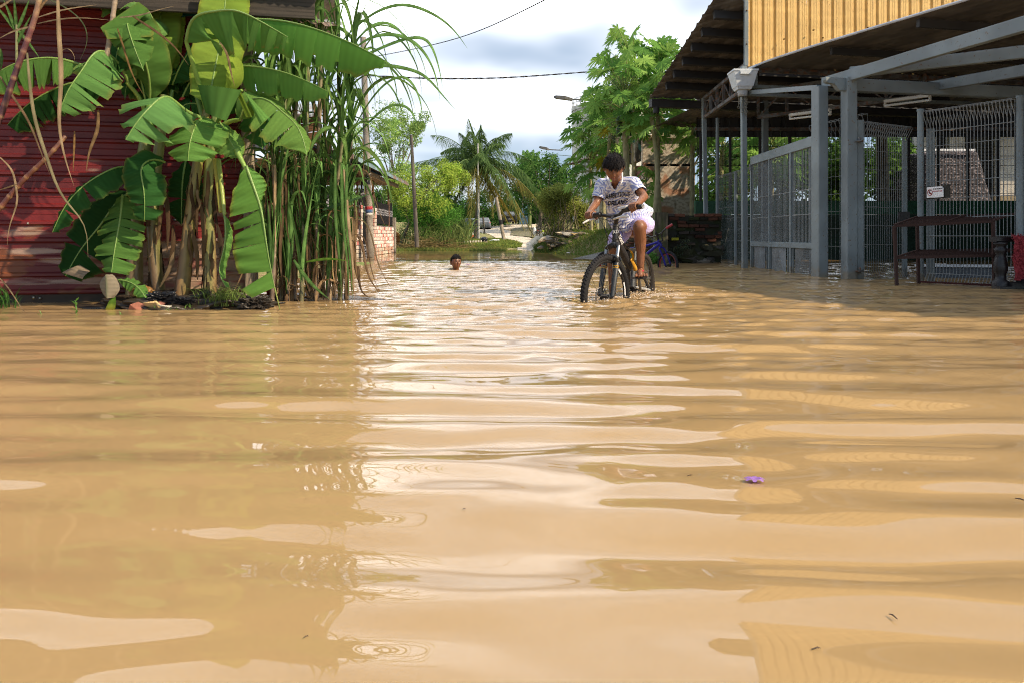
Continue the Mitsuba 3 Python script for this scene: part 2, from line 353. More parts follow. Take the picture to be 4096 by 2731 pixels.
rw = np.random.default_rng(8)
WAVES = []
for lam, slope, spread, n in ((0.9, 0.014, 0.10, 3), (0.46, 0.030, 0.09, 4), (0.33, 0.038, 0.09, 5), (0.245, 0.034, 0.11, 5), (0.17, 0.042, 0.26, 6), (0.12, 0.044, 0.34, 7), (0.085, 0.030, 0.6, 6)):
    for i in range(n):
        l = lam * rw.uniform(0.82, 1.22); th = rw.normal(0, spread) + 0.04; kk = 2 * np.pi / l
        WAVES.append((lam, kk * math.sin(th), kk * math.cos(th), rw.uniform(0, 6.28), slope / kk, rw.uniform(0, 40)))
WHEEL_F, WHEEL_R = np.array([0.735, 6.20]), np.array([1.19, 7.12])


def water_z(X, Y):
    h = np.zeros_like(X)
    calm = 0.55 + 0.45 * sstep(-2.2, -0.9, X)                                       # stiller in the lee of the banana clump
    far = sstep(19, 14, Y)
    for lam, kx, ky, ph, amp, sd in WAVES:
        g = meshkit.noise(np.stack([X * 0.5 / lam ** 0.5 + sd, Y * 0.7 / lam ** 0.5 + sd, X * 0], -1), 1)
        w = 0.45 + 1.1 * g
        if lam < 0.1: w = w * sstep(3.0, 6.5, Y) * calm
        elif lam < 0.2: w = w * (0.16 + 0.84 * sstep(2.2, 5.5, Y)) * calm
        elif lam < 0.6: w = w * (0.75 + 0.25 * sstep(1.0, 3.0, Y)) * (0.6 + 0.4 * calm)
        h += amp * w * np.sin(kx * X + ky * Y + ph) * (0.12 + 0.88 * far)
    for c, s in ((WHEEL_F + [0, -0.25], 1.0), (WHEEL_R, 0.8)):
        r = np.hypot(X - c[0], Y - c[1])
        h += s * 0.006 * np.sin(r * 2 * np.pi / 0.26 - 1.0) * np.exp(-r / 1.1) * sstep(0.1, 0.3, r)
        q = np.exp(-((r - 0.28) / 0.22) ** 2)
        h += s * q * 0.035 * (meshkit.fbm(np.stack([X * 11, Y * 11, X * 0], -1), 4, 9) - 0.42)
    r = np.hypot(X + 0.84, Y - 11.9); h += 0.010 * np.sin(r * 2 * np.pi / 0.34) * np.exp(-r / 0.9) * sstep(0.12, 0.3, r)
    edge = sstep(30, 20, np.abs(X))
    return h * edge


wy = [0.55]
while wy[-1] < 16: wy.append(wy[-1] + np.clip(0.0062 * wy[-1], 0.006, 0.032))
wy = np.array(wy + list(np.arange(wy[-1] + 0.1, 45, 0.12)))
ws = np.r_[-1, np.linspace(-1, 1, 420), 1]
WX = (0.75 * wy[:, None] + 1.2) * ws[None]; WX[:, 0], WX[:, -1] = -60, 60
WYY = np.repeat(wy[:, None], len(ws), 1)
V = np.stack([WX, WYY, water_z(WX, WYY)], -1)
edge0 = V[0].copy(); edge0[:, 1] = -40; edge0[:, 2] = 0; edge0[:, 0] = np.linspace(-60, 60, len(ws))
V = np.concatenate([edge0[None], V]).reshape(-1, 3); nx = len(ws)
a = (np.arange(len(wy))[:, None] * nx + np.arange(nx - 1)).reshape(-1)


def water_col(p, n, uv):
    a = fbm(p.x * 0.6, p.y * 0.25, 0, 3)
    return mix((0.39, 0.262, 0.125), (0.345, 0.230, 0.107), a)


scene['muddy_water'] = {'type': 'plastic', 'diffuse_reflectance': proc(water_col), 'int_ior': 1.36, 'nonlinear': False}
k = struct('water', (V, np.stack([a, a + 1, a + 1 + nx, a + nx], -1)), 'muddy_water', smooth=True)
# ---------------------------------------------------------------- red metal house on the left
GREY = S(150, 160, 164); STEEL = S(120, 124, 126); BLACK = np.array([0.012] * 3)


def ribbed_sheet(p0, ex, ez, width, height, prof, pitch, thick=0.0):
    """A sheet whose profile (list of (s, depth) over one pitch) repeats along ez and which runs straight along ex. Normal = ez x ex side."""
    ex, ez = norm(ex), norm(ez); nn = norm(np.cross(ex, ez))
    pts = []
    k = 0
    while True:
        done = False
        for s, d in prof:
            q = k * pitch + s
            if q > height: pts.append((height, d)); done = True; break
            pts.append((q, d))
        if done: break
        k += 1
    xs = np.linspace(0, width, max(2, int(width / 0.6)))
    v = np.array([np.asarray(p0) + ex * x + ez * s + nn * d for s, d in pts for x in xs]); n = len(xs)
    a = (np.arange(len(pts) - 1)[:, None] * n + np.arange(n - 1)).reshape(-1)
    return v, np.stack([a, a + 1, a + 1 + n, a + n], -1)


house = thing('red_metal_house', 'house clad in rusty red horizontally ribbed metal sheets behind the banana plants', 'house')
HL, HR = np.array([-5.6, 5.55, 0]), np.array([-2.045, 6.32, 0])
hx = norm(HR - HL); hlen = np.linalg.norm(HR - HL)
hprof = [(0, 0), (0.012, 0.020), (0.030, 0.020), (0.042, 0), (0.085, 0), (0.088, 0.004), (0.094, 0), (0.128, 0)]
z0 = 0.06
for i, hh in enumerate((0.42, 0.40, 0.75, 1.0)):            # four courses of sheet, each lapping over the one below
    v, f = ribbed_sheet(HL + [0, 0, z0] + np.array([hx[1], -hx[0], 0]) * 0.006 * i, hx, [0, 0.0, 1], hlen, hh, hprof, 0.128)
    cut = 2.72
    for x_a, x_b, mt_ in ((0, cut, 'red_sheet'), (cut - 0.02, hlen, ('red_sheet_dusty_sunlit', 'red_sheet_faded_sunlit', 'red_sheet', 'red_sheet')[i])):  # right end of the two lower courses: dust plus painted sunlight
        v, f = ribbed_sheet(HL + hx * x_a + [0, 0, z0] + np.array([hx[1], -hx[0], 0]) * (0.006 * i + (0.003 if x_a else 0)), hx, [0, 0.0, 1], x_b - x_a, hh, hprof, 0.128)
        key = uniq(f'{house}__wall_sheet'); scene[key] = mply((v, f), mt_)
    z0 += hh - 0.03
hn = np.array([hx[1], -hx[0], 0])
mb = MB(S(70, 62, 55))
mb.beam(HL + [0, 0, -0.15] - hn * 0.04, HR + [0, 0, -0.15] - hn * 0.04, 0.06, 0.46)
part(house, 'plinth', mb, 'matte', jit=0.4, freq=5)
for j, (u, v_) in enumerate([(118, 895), (95, 492), (140, 1190), (165, 1193), (935, 1160), (700, 880), (420, 893)]):
    d = 5.95 + (u - 0) / 1040 * 0.33
    p = HL + hx * ((P(u, v_, d) - HL) @ hx); p[2] = P(u, v_, d)[2]
    part(house, 'screw', MB(S(170, 172, 170)).lathe(p + hn * 0.018, [(0, 0.014), (0.006, 0.013), (0.007, 0.008), (0.012, 0.006), (0.012, 0)][::-1], 10, hn), 'metal', True)
post = thing('wooden_post', 'weathered grey wooden corner post at the right end of the red wall', 'post')
mb = MB(S(150, 138, 118))
mb.beam(P(1012, 1200, 6.26) + [0, 0, -0.3], P(985, 190, 6.26), 0.088, 0.07, up=(0, 1, 0), ch=0.006)
key = thing('wooden_post', 'x', 'post'); del labels[key]; USED.discard(key); USED.add(post)
scene[post] = mply(mb.arrays()[:2], 'old_wood')
# side wall going back, eaves and roof
v, f = ribbed_sheet(HR + [0, 0.02, 0.06], [-0.55, 1, 0], [0, 0, 1], 4.5, 2.4, hprof, 0.128)
key = uniq(f'{house}__wall_sheet'); scene[key] = mply((v, f), 'red_sheet')
roof = MB(S(58, 50, 44))
rz = 2.36
e0, e1 = HL + hn * 0.55 + [0, 0, rz + 0.03], HR + hn * 0.55 + hx * 0.50 + [0, 0, rz + 0.0]
back = np.array([-hn[0], -hn[1], 0.10])
for i in range(4):
    a_ = e0 + hn * 0 + back * (0.12 + i * 0.9); b_ = e1 + back * (0.12 + i * 0.9)
    mb = MB(S(96, 80, 66)); mb.beam(a_ - [0, 0, 0.08], b_ - [0, 0, 0.08] - hx * 0.05, 0.05, 0.12, ch=0.004)
    key = uniq(f'{house}__purlin'); scene[key] = mply(mb.arrays()[:2], 'old_wood')
mb = MB(); mb.beam(e0 - [0, 0, 0.20] + back * 0.1, e1 - [0, 0, 0.16] + back * 0.1 - hx * 0.02, 0.035, 0.17, ch=0.004)
key = uniq(f'{house}__fascia_board'); scene[key] = mply(mb.arrays()[:2], 'dark_wood')
# wavy zinc sheet edge
n1, n2 = 150, 10
tt, ss = np.linspace(-0.02, 1.03, n1), np.linspace(-0.08, 3.6, n2)
v = np.array([e0 + (e1 - e0) * t + back * s + [0, 0, 0.035 + 0.012 * math.sin(t * 4.9 / 0.076 * 2 * math.pi / 1.0) + 0.012 * math.sin(9 * t + s)] for t in tt for s in ss])
a_ = (np.arange(n1 - 1)[:, None] * n2 + np.arange(n2 - 1)).reshape(-1)
key = uniq(f'{house}__roof_sheet'); scene[key] = mply((v, np.stack([a_, a_ + 1, a_ + 1 + n2, a_ + n2], -1)), 'zinc', smooth=True)
# torn zinc flap over the corner and a teal awning cloth rolled below the eave
fl = np.array([P(1035 + i * 14, 62 + 2.0 * i + 7 * math.sin(i * 1.7), 6.05) + np.array([0, j * 0.35, j * 0.10]) for i in range(21) for j in range(3)])
a_ = (np.arange(20)[:, None] * 3 + np.arange(2)).reshape(-1)
key = uniq(f'{house}__roof_flap'); scene[key] = mply((fl, np.stack([a_, a_ + 1, a_ + 4, a_ + 3], -1)), 'zinc', smooth=True)
mb = MB(S(10, 82, 88))
q = np.array([P(722 + i * 30, 8 + 62 * j / 3.0 + 5 * math.sin(i * 1.3 + j), 6.0 - 0.02 * j) for i in range(8) for j in range(4)])
a_ = (np.arange(7)[:, None] * 4 + np.arange(3)).reshape(-1)
mb.add(q, np.stack([a_, a_ + 1, a_ + 5, a_ + 4], -1))
solo('tarpaulin', mb, 'satin', 'teal tarpaulin hanging under the eave of the red house', 'tarpaulin', smooth=True)

# ---------------------------------------------------------------- shed on the right
shed = thing('metal_shed', 'open steel shed with yellow ribbed gable sheeting and a dark tin roof', 'shed')
BX, BY = norm([1, 0.22, 0]), norm([-0.22, 1, 0])
C0 = np.array([3.56, 12.16, 0])


def raw(root, name, mb, mat, smooth=False):
    k = uniq(f'{root}__{name}'); scene[k] = mply(mb.arrays()[:2], mat, smooth=smooth); return k


# yellow gable sheets: one metre wide panels of five ribs
yprof = [(0, 0), (0.022, 0.030), (0.062, 0.030), (0.084, 0), (0.125, 0), (0.128, 0.004), (0.134, 0), (0.165, 0), (0.168, 0.004), (0.174, 0), (0.2, 0)]
for i in range(6):
    v, f = ribbed_sheet(C0 + BX * (0.04 + i * 1.0) + [0, 0, 3.10] - BY * 0.003 * (i % 2), [0, 0, 1], BX, 3.2, 1.0, yprof, 0.2)
    v = v - BY * 0 ; key = uniq(f'{shed}__gable_sheet'); scene[key] = mply((v, f[:, ::-1]), 'yellow_sheet')
raw(shed, 'corner_flashing', MB().beam(C0 + [0.0, -0.045, 3.09], C0 + [0.0, -0.045, 6.1], 0.06, 0.05, up=(0, 1, 0), ch=0.004), 'grey_paint')
for u, v_ in ((2985, 45), (2985, 178), (3252, 122), (3290, 153), (3470, 112), (3135, 158)):
    p = P(u, v_, 12.1 + max(0, (u - 2985)) / 1000 * 0.8)
    part(shed, 'bolt', MB(S(110, 86, 50)).lathe(p, [(0.012, 0), (0.012, 0.02), (0.006, 0.03), (0.0, 0.03)], 8, -BY), 'metal', True)


def corr_plane(A, e1, l1, e2, l2, ribdir, pitch, amp, nrm, d1=0.04, d2=0.5):
    """A trapezoid-ribbed sheet in the plane A + s e1 + t e2, ribs along ribdir."""
    e1, e2, nrm, rd = norm(e1), norm(e2), norm(nrm), norm(ribdir); perp = norm(np.cross(nrm, rd))
    s, t = np.linspace(0, l1, int(l1 / d1)), np.linspace(0, l2, max(2, int(l2 / d2)))
    v = np.array([A + e1 * a + e2 * b for a in s for b in t])
    ph = ((v @ perp) / pitch) % 1.0
    v = v + nrm * (amp * np.clip(np.abs(ph - 0.5) * 8 - 2.6, 0, 1))[:, None]
    n = len(t); a = (np.arange(len(s) - 1)[:, None] * n + np.arange(n - 1)).reshape(-1)
    return v, np.stack([a, a + 1, a + 1 + n, a + n], -1)


# main roof: verge on the left rises towards the camera, low edge over the gutter
V0 = P(2598, 392, 15.1); VE = norm([0.155, -1, 0.33])
rn = norm(np.cross(BX, VE)); rn = rn if rn[2] > 0 else -rn
ribd = norm(1.35 * BX + 1.0 * VE)
v, f = corr_plane(V0, VE, 3.2, BX, 9.5, ribd, 0.2, 0.034, rn, 0.03, 0.03)
key = uniq(f'{shed}__roof_sheet'); scene[key] = mply((v, f), 'roof_sheet')
for i, (u, v_) in enumerate(((2664, 345), (2694, 298), (2729, 246), (2765, 190), (2806, 130), (2855, 60))):
    # each bar lies just under the sheet: find its distance from the roof plane
    d = np.array([(u - CX) / F, 1, -(v_ - HZ) / F]); o = np.array([0, 0, CH]); y = ((V0 - rn * 0.075 - o) @ rn) / (d @ rn)
    p = o + d * y
    raw(shed, 'purlin', MB().beam(p, p + BX * 6, 0.06, 0.14, up=rn), 'dark_steel')
raw(shed, 'gutter', MB().beam(V0 + [0.02, 0.02, -0.10], V0 + BX * 7 + [0, 0.02, -0.10], 0.16, 0.15), 'dark_steel')
raw(shed, 'gutter_outlet', MB().lathe(V0 + [0.13, 0.02, -0.29], [(0.055, 0), (0.06, 0.02), (0.06, 0.12)], 16), 'dark_steel')


def post_(name, u, vb, w, dpt, ztop, y, root=shed, mat='grey_paint', zb=-0.5, lean=0.0):
    x = (u - CX) / F * y
    return raw(root, name, MB().beam([x, y, zb], [x + lean, y, ztop], w, dpt, up=(0, 1, 0), ch=0.006), mat)


post_('post', 2828, 1052, 0.075, 0.09, 3.08, 14.9, lean=-0.06)
post_('post', 2979, 1076, 0.075, 0.10, 3.08, 12.12, lean=-0.02)
raw(shed, 'column', MB().beam([3.735, 9.67, -0.5], [3.735, 9.67, 2.3], 0.115, 0.25, up=(0, 1, 0), ch=0.008), 'grey_paint')
raw(shed, 'column', MB().beam([3.915, 9.255, -0.5], [3.915, 9.255, 2.33], 0.115, 0.2, up=(0, 1, 0), ch=0.008), 'grey_paint')
post_('post', 3060, 0, 0.11, 0.11, 3.3, 15.6)


def truss(root, name, a, b, h, n, w=0.05, mat='rusty_steel', zig=True):
    """A lattice beam: chord, chord, web members."""
    a, b = np.asarray(a, float), np.asarray(b, float); up = np.array([0, 0, 1.0])
    t = thing(name, *TR) if isinstance(root, type(None)) else root
    raw(t, 'chord', MB().beam(a, b, w, w), mat); raw(t, 'chord', MB().beam(a + up * h, b + up * h, w, w), mat)
    for i in range(n + 1):
        p = a + (b - a) * i / n
        raw(t, 'web', MB().beam(p + up * w / 2, p + up * (h - w / 2), w * 0.8, w * 0.5), mat)
        if i < n:
            q = a + (b - a) * (i + 1) / n
            s = (p, q + up * h) if (i % 2 == 0) == zig else (p + up * h, q)
            d = norm(s[1] - s[0]) * w * 0.6
            raw(t, 'web', MB().beam(s[0] + d, s[1] - d, w * 0.35, w * 0.35), mat)
    return t


truss(shed, 'roof_truss', [3.60, 14.86, 2.72], [3.60, 12.22, 2.78], 0.36, 6, 0.055)
truss(shed, 'roof_truss', P(3033, 470, 15.2), P(3700, 384, 12.6), 0.48, 5, 0.06)
# beams over the columns
mb = MB(); mb.beam([3.915, 9.25, 2.255], np.array([3.915, 9.25, 2.255]) + BX * 6.5, 0.07, 0.145, ch=0.005); raw(shed, 'beam', mb, 'grey_paint')
# ogee bracket left of column B
br = m3.CrossSection([[(0, 0), (-0.10, 0.0), (-0.12, 0.02), (-0.14, 0.055), (-0.17, 0.075), (-0.215, 0.08), (-0.235, 0.09), (-0.245, 0.115), (-0.245, 0.145), (0, 0.145)][::-1]]).extrude(0.07)
q = br.to_mesh(); v = np.array(q.vert_properties[:, :3]); o = np.array([3.90, 9.25, 2.183])
vv = o + v[:, :1] * BX * 1.25 + v[:, 1:2] * np.array([0, 0, 1]) + (v[:, 2:] - 0.035) * BY
raw(shed, 'bracket', MB().add(vv, q.tri_verts), 'grey_paint')
for z in (2.66, 2.78): raw(shed, 'beam', MB().beam([3.57, 12.12, z], np.array([3.57, 12.12, z]) + BX * 7.5, 0.06, 0.05), 'grey_paint')
raw(shed, 'beam', MB().beam([3.60, 12.10, 2.68], [3.74, 9.7, 2.31], 0.06, 0.06), 'grey_paint')
raw(shed, 'stub', MB().beam([3.70, 12.10, 2.78], [3.70, 12.10, 3.02], 0.05, 0.05), 'grey_paint')
raw(shed, 'beam', MB().beam([3.73, 12.12, 3.03], np.array([3.73, 12.12, 3.03]) + BX * 7.5, 0.07, 0.07), 'rusty_steel')
v, f = corr_plane(V0 + BX * 1.15 + [0, 0.05, -0.02], norm([-0.2, 1, -0.05]), 2.6, BX, 8.5, [-0.2, 1, -0.05], 0.2, 0.03, [0, 0.05, 1], 0.1, 0.03)
key = uniq(f'{shed}__rear_roof_sheet'); scene[key] = mply((v, f), 'roof_sheet')
# awning
A0 = np.array([3.60, 12.14, 3.085]); AD = norm([0.22, -1, -0.058])
an = norm(np.cross(AD, BX)); an = an if an[2] > 0 else -an
v, f = corr_plane(A0, BX, 9.0, AD, 9.2, AD, 0.2, 0.028, an, 0.025, 0.25)
sag = np.exp(-((v - A0) @ AD) / 0.6) * np.clip(1 - ((v - A0) @ BX) / 1.5, 0, 1); v = v - np.outer(sag, [0, 0, 0.05])
key = uniq(f'{shed}__awning_sheet'); scene[key] = mply((v, f), 'roof_sheet')
edge = [A0 + AD * t - np.array([0, 0, 0.05]) * math.exp(-t / 0.6) - BX * 0.012 + np.array([0, 0, 0.010]) for t in np.linspace(-0.02, 9.2, 34)]
raw(shed, 'awning_trim', MB().tube(edge, 0.016, 6), 'pale_trim')
for u, v_, ln in ((3325, 205, 1.7), (3672, 93, 1.6), (3040, 292, 3.4)):
    d = np.array([(u - CX) / F, 1, -(v_ - HZ) / F]); o = np.array([0, 0, CH]); y = ((A0 - an * 0.06 - o) @ an) / (d @ an); p = o + d * y
    raw(shed, 'awning_purlin', MB().beam(p, p + BX * 7, 0.05, 0.09, up=an), 'dark_steel')
ctop = np.array([3.90, 9.2, 2.36])
raw(shed, 'rafter', MB().beam(ctop - [0.1, -0.5, 0], P(4150, 82, 6.75), 0.07, 0.13, ch=0.004), 'grey_paint')
raw(shed, 'rafter', MB().beam(ctop + [0.02, 0, 0.03], P(4170, 200, 7.3), 0.07, 0.12, ch=0.004), 'grey_paint')
raw(shed, 'rafter', MB().beam(P(3700, 352, 9.8), P(4180, 268, 7.9), 0.07, 0.12, ch=0.004), 'grey_paint')
# back and side sheeting inside
dprof = [(0, 0), (0.03, 0.03), (0.09, 0.03), (0.12, 0), (0.3, 0)]
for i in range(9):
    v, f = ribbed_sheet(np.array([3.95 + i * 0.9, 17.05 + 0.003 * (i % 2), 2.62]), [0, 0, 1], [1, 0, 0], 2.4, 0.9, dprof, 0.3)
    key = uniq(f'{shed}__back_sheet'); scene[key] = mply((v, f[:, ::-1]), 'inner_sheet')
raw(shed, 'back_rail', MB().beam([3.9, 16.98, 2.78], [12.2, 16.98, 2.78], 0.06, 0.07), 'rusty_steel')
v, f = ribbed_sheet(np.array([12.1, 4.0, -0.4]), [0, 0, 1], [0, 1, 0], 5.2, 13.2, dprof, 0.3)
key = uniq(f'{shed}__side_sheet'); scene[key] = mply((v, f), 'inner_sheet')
# low green wall at the back, upper band lighter
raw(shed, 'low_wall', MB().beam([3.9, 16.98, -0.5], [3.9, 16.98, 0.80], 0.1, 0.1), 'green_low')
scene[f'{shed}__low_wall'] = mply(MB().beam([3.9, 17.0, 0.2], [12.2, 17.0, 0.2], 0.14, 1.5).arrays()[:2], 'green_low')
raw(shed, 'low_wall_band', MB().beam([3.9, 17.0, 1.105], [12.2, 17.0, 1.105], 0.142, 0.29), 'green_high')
# rain-water hopper with chains
hop = thing('rain_hopper', 'grey plastic rainwater box under the corner of the awning, with dangling chains', 'rainwater box')
Q = P(2960, 322, 12.0)
def frus(c, s0, s1, h):
    p = [c + np.array([sx * s / 2, sy * s2 / 2, z]) for (s, s2, z) in ((s0[0], s0[1], 0), (s1[0], s1[1], h)) for sx, sy in ((-1, -1), (1, -1), (1, 1), (-1, 1))]
    return m3.Manifold.hull_points(np.array(p))
mb = MB(S(196, 203, 208)); mb.mesh(frus(Q + [0.04, 0, -0.11], (0.24, 0.28), (0.35, 0.36), 0.22)); mb.mesh(frus(Q + [0.04, 0, 0.112], (0.37, 0.38), (0.37, 0.38), 0.025))
mb.mesh(frus(Q + [0.04, 0, -0.152], (0.2, 0.22), (0.22, 0.26), 0.04)); mb.box(Q + [0.03, -0.195, 0.08], (0.16, 0.03, 0.05))
part(hop, 'box', mb, 'satin')
part(hop, 'spout', MB(S(175, 182, 188)).lathe(Q + [0.04, 0, -0.24], [(0.0, 0), (0.07, 0), (0.07, 0.05), (0.078, 0.055), (0.078, 0.085)], 20), 'satin', True)
for cx in (-0.015, 0.03, 0.075, 0.10):
    mb = MB(S(150, 145, 130)); n = {0: 9}.get(0, 9) if cx > 0.02 else 6
    for i in range(n):
        c = Q + [cx + 0.004 * math.sin(i), 0.004, -0.255 - i * 0.031]; ang = np.linspace(0, 2 * np.pi, 11)
        pl = np.array([1.0, 0, 0]) if i % 2 else np.array([0.3, 1.0, 0])
        mb.tube([c + norm(pl) * 0.011 * math.cos(a) + np.array([0, 0, 0.021 * math.sin(a)]) for a in ang], 0.0042, 5, cap=False)
    part(hop, 'chain', mb, 'metal', True)
hop2 = V0
# tube lights
for u, v_, uu, vv, y1, y2 in ((3160, 466, 3322, 446, 13.0, 12.2), (3540, 412, 3720, 388, 11.6, 10.9)):
    t = thing('tube_light', 'unlit fluorescent tube fitting hanging under the roof, ' + ('nearer the right' if u > 3400 else 'behind the left grey column'), 'ceiling light', 'unlit tube lights under the shed roof')
    a_, b_ = P(u, v_, y1), P(uu, vv, y2); dn = np.array([0, 0, -0.045])
    part(t, 'body', MB(S(214, 210, 198)).beam(a_ + [0, 0, 0.02], b_ + [0, 0, 0.02], 0.05, 0.045, ch=0.006), 'satin')
    part(t, 'tube', MB(S(222, 222, 216)).tube([a_ + dn, b_ + dn], 0.017, 10), 'satin', True)
    for q in (a_, b_): part(t, 'holder', MB(S(200, 198, 190)).beam(q + [0, 0, 0.0], q + dn * 1.3, 0.02, 0.04), 'satin')


# ---------------------------------------------------------------- gate and wire fences of the shed
def wire_panel(root, a, b, z0, z1, nv, hz, r=0.0032, roll=True, side=None):
    """A welded wire panel: every upright and every cross wire is an entry, with triangular rolled edges on top and bottom."""
    a, b = np.array([*a, 0.0]), np.array([*b, 0.0]); t = norm(b - a); nn = np.array([t[1], -t[0], 0]) if side is None else np.asarray(side, float)
    up = np.array([0, 0, 1.0])
    for i in range(nv):
        p = a + (b - a) * i / (nv - 1)
        if roll:
            pts = [p + up * (z0 + 0.11), p + up * (z1 - 0.17)]
            pts += [p + up * (z1 - 0.02) + nn * 0.085, p + up * z1 + nn * 0.075 - t * 0.0, p + up * z1 + nn * 0.0, p + up * (z1 - 0.17)]
            pts = [p + up * z0 + nn * 0.06, p + up * (z0 + 0.11)] + pts[1:]
        else:
            pts = [p + up * z0, p + up * z1]
        k = uniq(f'{root}__wire'); scene[k] = mply(MB().tube(pts, r, 4).arrays()[:2], 'wire')
    for z in hz:
        k = uniq(f'{root}__cross_wire'); scene[k] = mply(MB().tube([a + up * z + nn * 0.005, b + up * z + nn * 0.005], r, 4).arrays()[:2], 'wire')
    if roll:
        for z, o in ((z1, 0.075), (z1, 0.0), (z0, 0.06)):
            k = uniq(f'{root}__cross_wire'); scene[k] = mply(MB().tube([a + up * z + nn * o, b + up * z + nn * o], r, 4).arrays()[:2], 'wire')


gate = thing('sliding_gate', 'grey steel sliding gate with vertical rods between the slim post and the left column', 'gate')
gx0, gy0, gy1 = 3.84, 12.75, 9.74
def gp(t, z): return np.array([gx0 - 0.03 * t, gy0 + (gy1 - gy0) * t, z])
for z, w, h in ((1.70, 0.05, 0.13), (0.375, 0.05, 0.075), (-0.25, 0.05, 0.08)): raw(gate, 'rail', MB().beam(gp(0, z), gp(1, z), w, h, ch=0.004), 'grey_paint')
for t in (0.0, 0.31, 0.62, 0.985):
    raw(gate, 'stile', MB().beam(gp(t, -0.25), gp(t, 1.66), 0.045, 0.05, up=(0, 1, 0)), 'grey_paint')
for i in range(58):
    t = 0.012 + 0.97 * i / 57
    k = uniq(f'{gate}__rod'); scene[k] = mply(MB().tube([gp(t, 0.41), gp(t, 1.64)], 0.0048, 5).arrays()[:2], 'wire')
for z in (0.78, 1.10): raw(gate, 'cross_rod', MB().tube([gp(0, z), gp(1, z)], 0.005, 5), 'wire')
for g0, g1 in ((0.05, 0.23), (0.34, 0.545), (0.665, 0.955)):
    k = 0
    mb = MB()
    for i in range(26):                                            # expanded-metal infill
        for s in (1, -1):
            t0 = g0 + (g1 - g0) * i / 25; dt = 0.62 / abs(gy1 - gy0) * 0.55 * s
            za, zb = -0.2, 0.335; t1 = t0 + dt
            if t1 > g1: zb = za + (zb - za) * (g1 - t0) / (t1 - t0); t1 = g1
            if t1 < g0: zb = za + (zb - za) * (g0 - t0) / (t1 - t0); t1 = g0
            if zb - za > 0.03: mb.tube([gp(t0, za), gp(t1, zb)], 0.0026, 4, cap=False)
    for i in range(24):
        for s in (1, -1):
            z00 = -0.2 + 0.535 * i / 24; t0 = g0 if s > 0 else g1; t1 = t0 + s * 0.62 / abs(gy1 - gy0) * 0.55 * (0.335 - z00) / 0.535
            t1 = min(max(t1, g0), g1); zz = z00 + 0.535 * abs(t1 - t0) / (0.62 / abs(gy1 - gy0) * 0.55)
            mb.tube([gp(t0, z00), gp(t1, min(zz, 0.335))], 0.0026, 4, cap=False)
    k = uniq(f'{gate}__mesh_infill'); scene[k] = mply(mb.arrays()[:2], 'wire'); labels[k] = {'kind': 'stuff'}
for t in (0.265, 0.29, 0.315, 0.57, 0.595, 0.62, 0.645): raw(gate, 'bar', MB().beam(gp(t, -0.25), gp(t, 0.345), 0.018, 0.018, up=(0, 1, 0)), 'grey_paint')
raw(gate, 'latch', MB().box(gp(-0.01, 1.60), (0.06, 0.06, 0.10)), 'rusty_steel')

fence1 = thing('wire_fence', 'grey welded wire fence between the two slim posts left of the gate', 'fence')
for u, y, zt in ((2870, 15.2, 2.75), (2943, 14.0, 1.62)):
    x = (u - CX) / F * y; raw(fence1, 'post', MB().lathe([x, y, -0.5], [(0.032, 0), (0.032, zt + 0.5), (0.0, zt + 0.51)], 14), 'grey_paint', True)
wire_panel(fence1, (3.93, 15.15), (3.94, 14.05), -0.2, 1.62, 16, (0.02, 0.22, 0.42, 0.62, 0.82, 1.02, 1.22, 1.42), 0.0025)
wire_panel(fence1, (3.94, 13.95), (3.93, 12.85), -0.2, 1.62, 16, (0.02, 0.22, 0.42, 0.62, 0.82, 1.02, 1.22, 1.42), 0.0025)
# the strip of fence seen between the columns
f2 = thing('wire_fence', 'narrow strip of welded wire fence between the two thick grey columns', 'fence')
raw(f2, 'post', MB().lathe([3.97, 10.55, -0.5], [(0.035, 0), (0.035, 2.2), (0, 2.21)], 14), 'grey_paint', True)
wire_panel(f2, (3.99, 10.5), (4.22, 9.45), -0.08, 1.95, 13, (0.15, 0.37, 0.59, 0.81, 1.03, 1.25, 1.47, 1.70), 0.0026)
# open gate leaf
leaf = thing('mesh_gate_leaf', 'open wire mesh gate leaf hinged on the right-hand grey column', 'gate')
a2, b2 = np.array([4.02, 9.22]), np.array([4.77, 9.68])
raw(leaf, 'stile', MB().beam([*a2, -0.3], [*a2, 1.84], 0.085, 0.06, up=(0, 1, 0), ch=0.005), 'grey_paint')
raw(leaf, 'stile', MB().beam([*b2, -0.3], [*b2, 1.66], 0.05, 0.05, up=(0, 1, 0), ch=0.005), 'grey_paint')
wire_panel(leaf, a2 + [0.05, 0.03], b2 + [0.03, 0.02], -0.02, 1.82, 21, (0.18, 0.40, 0.62, 0.84, 1.06, 1.28, 1.50), 0.0032, side=(0.5, -0.8, 0))
for z in (1.58, 0.09):
    raw(leaf, 'hinge', MB().lathe([3.985, 9.13, z], [(0.0, -0.02), (0.014, -0.02), (0.014, 0.0), (0.045, 0.0), (0.045, 0.014), (0.014, 0.014), (0.014, 0.05), (0, 0.05)], 14), 'rusty_steel', True)
raw(leaf, 'lock_box', MB().box([4.72, 9.60, 0.72], (0.12, 0.06, 0.14)), 'dark_steel')
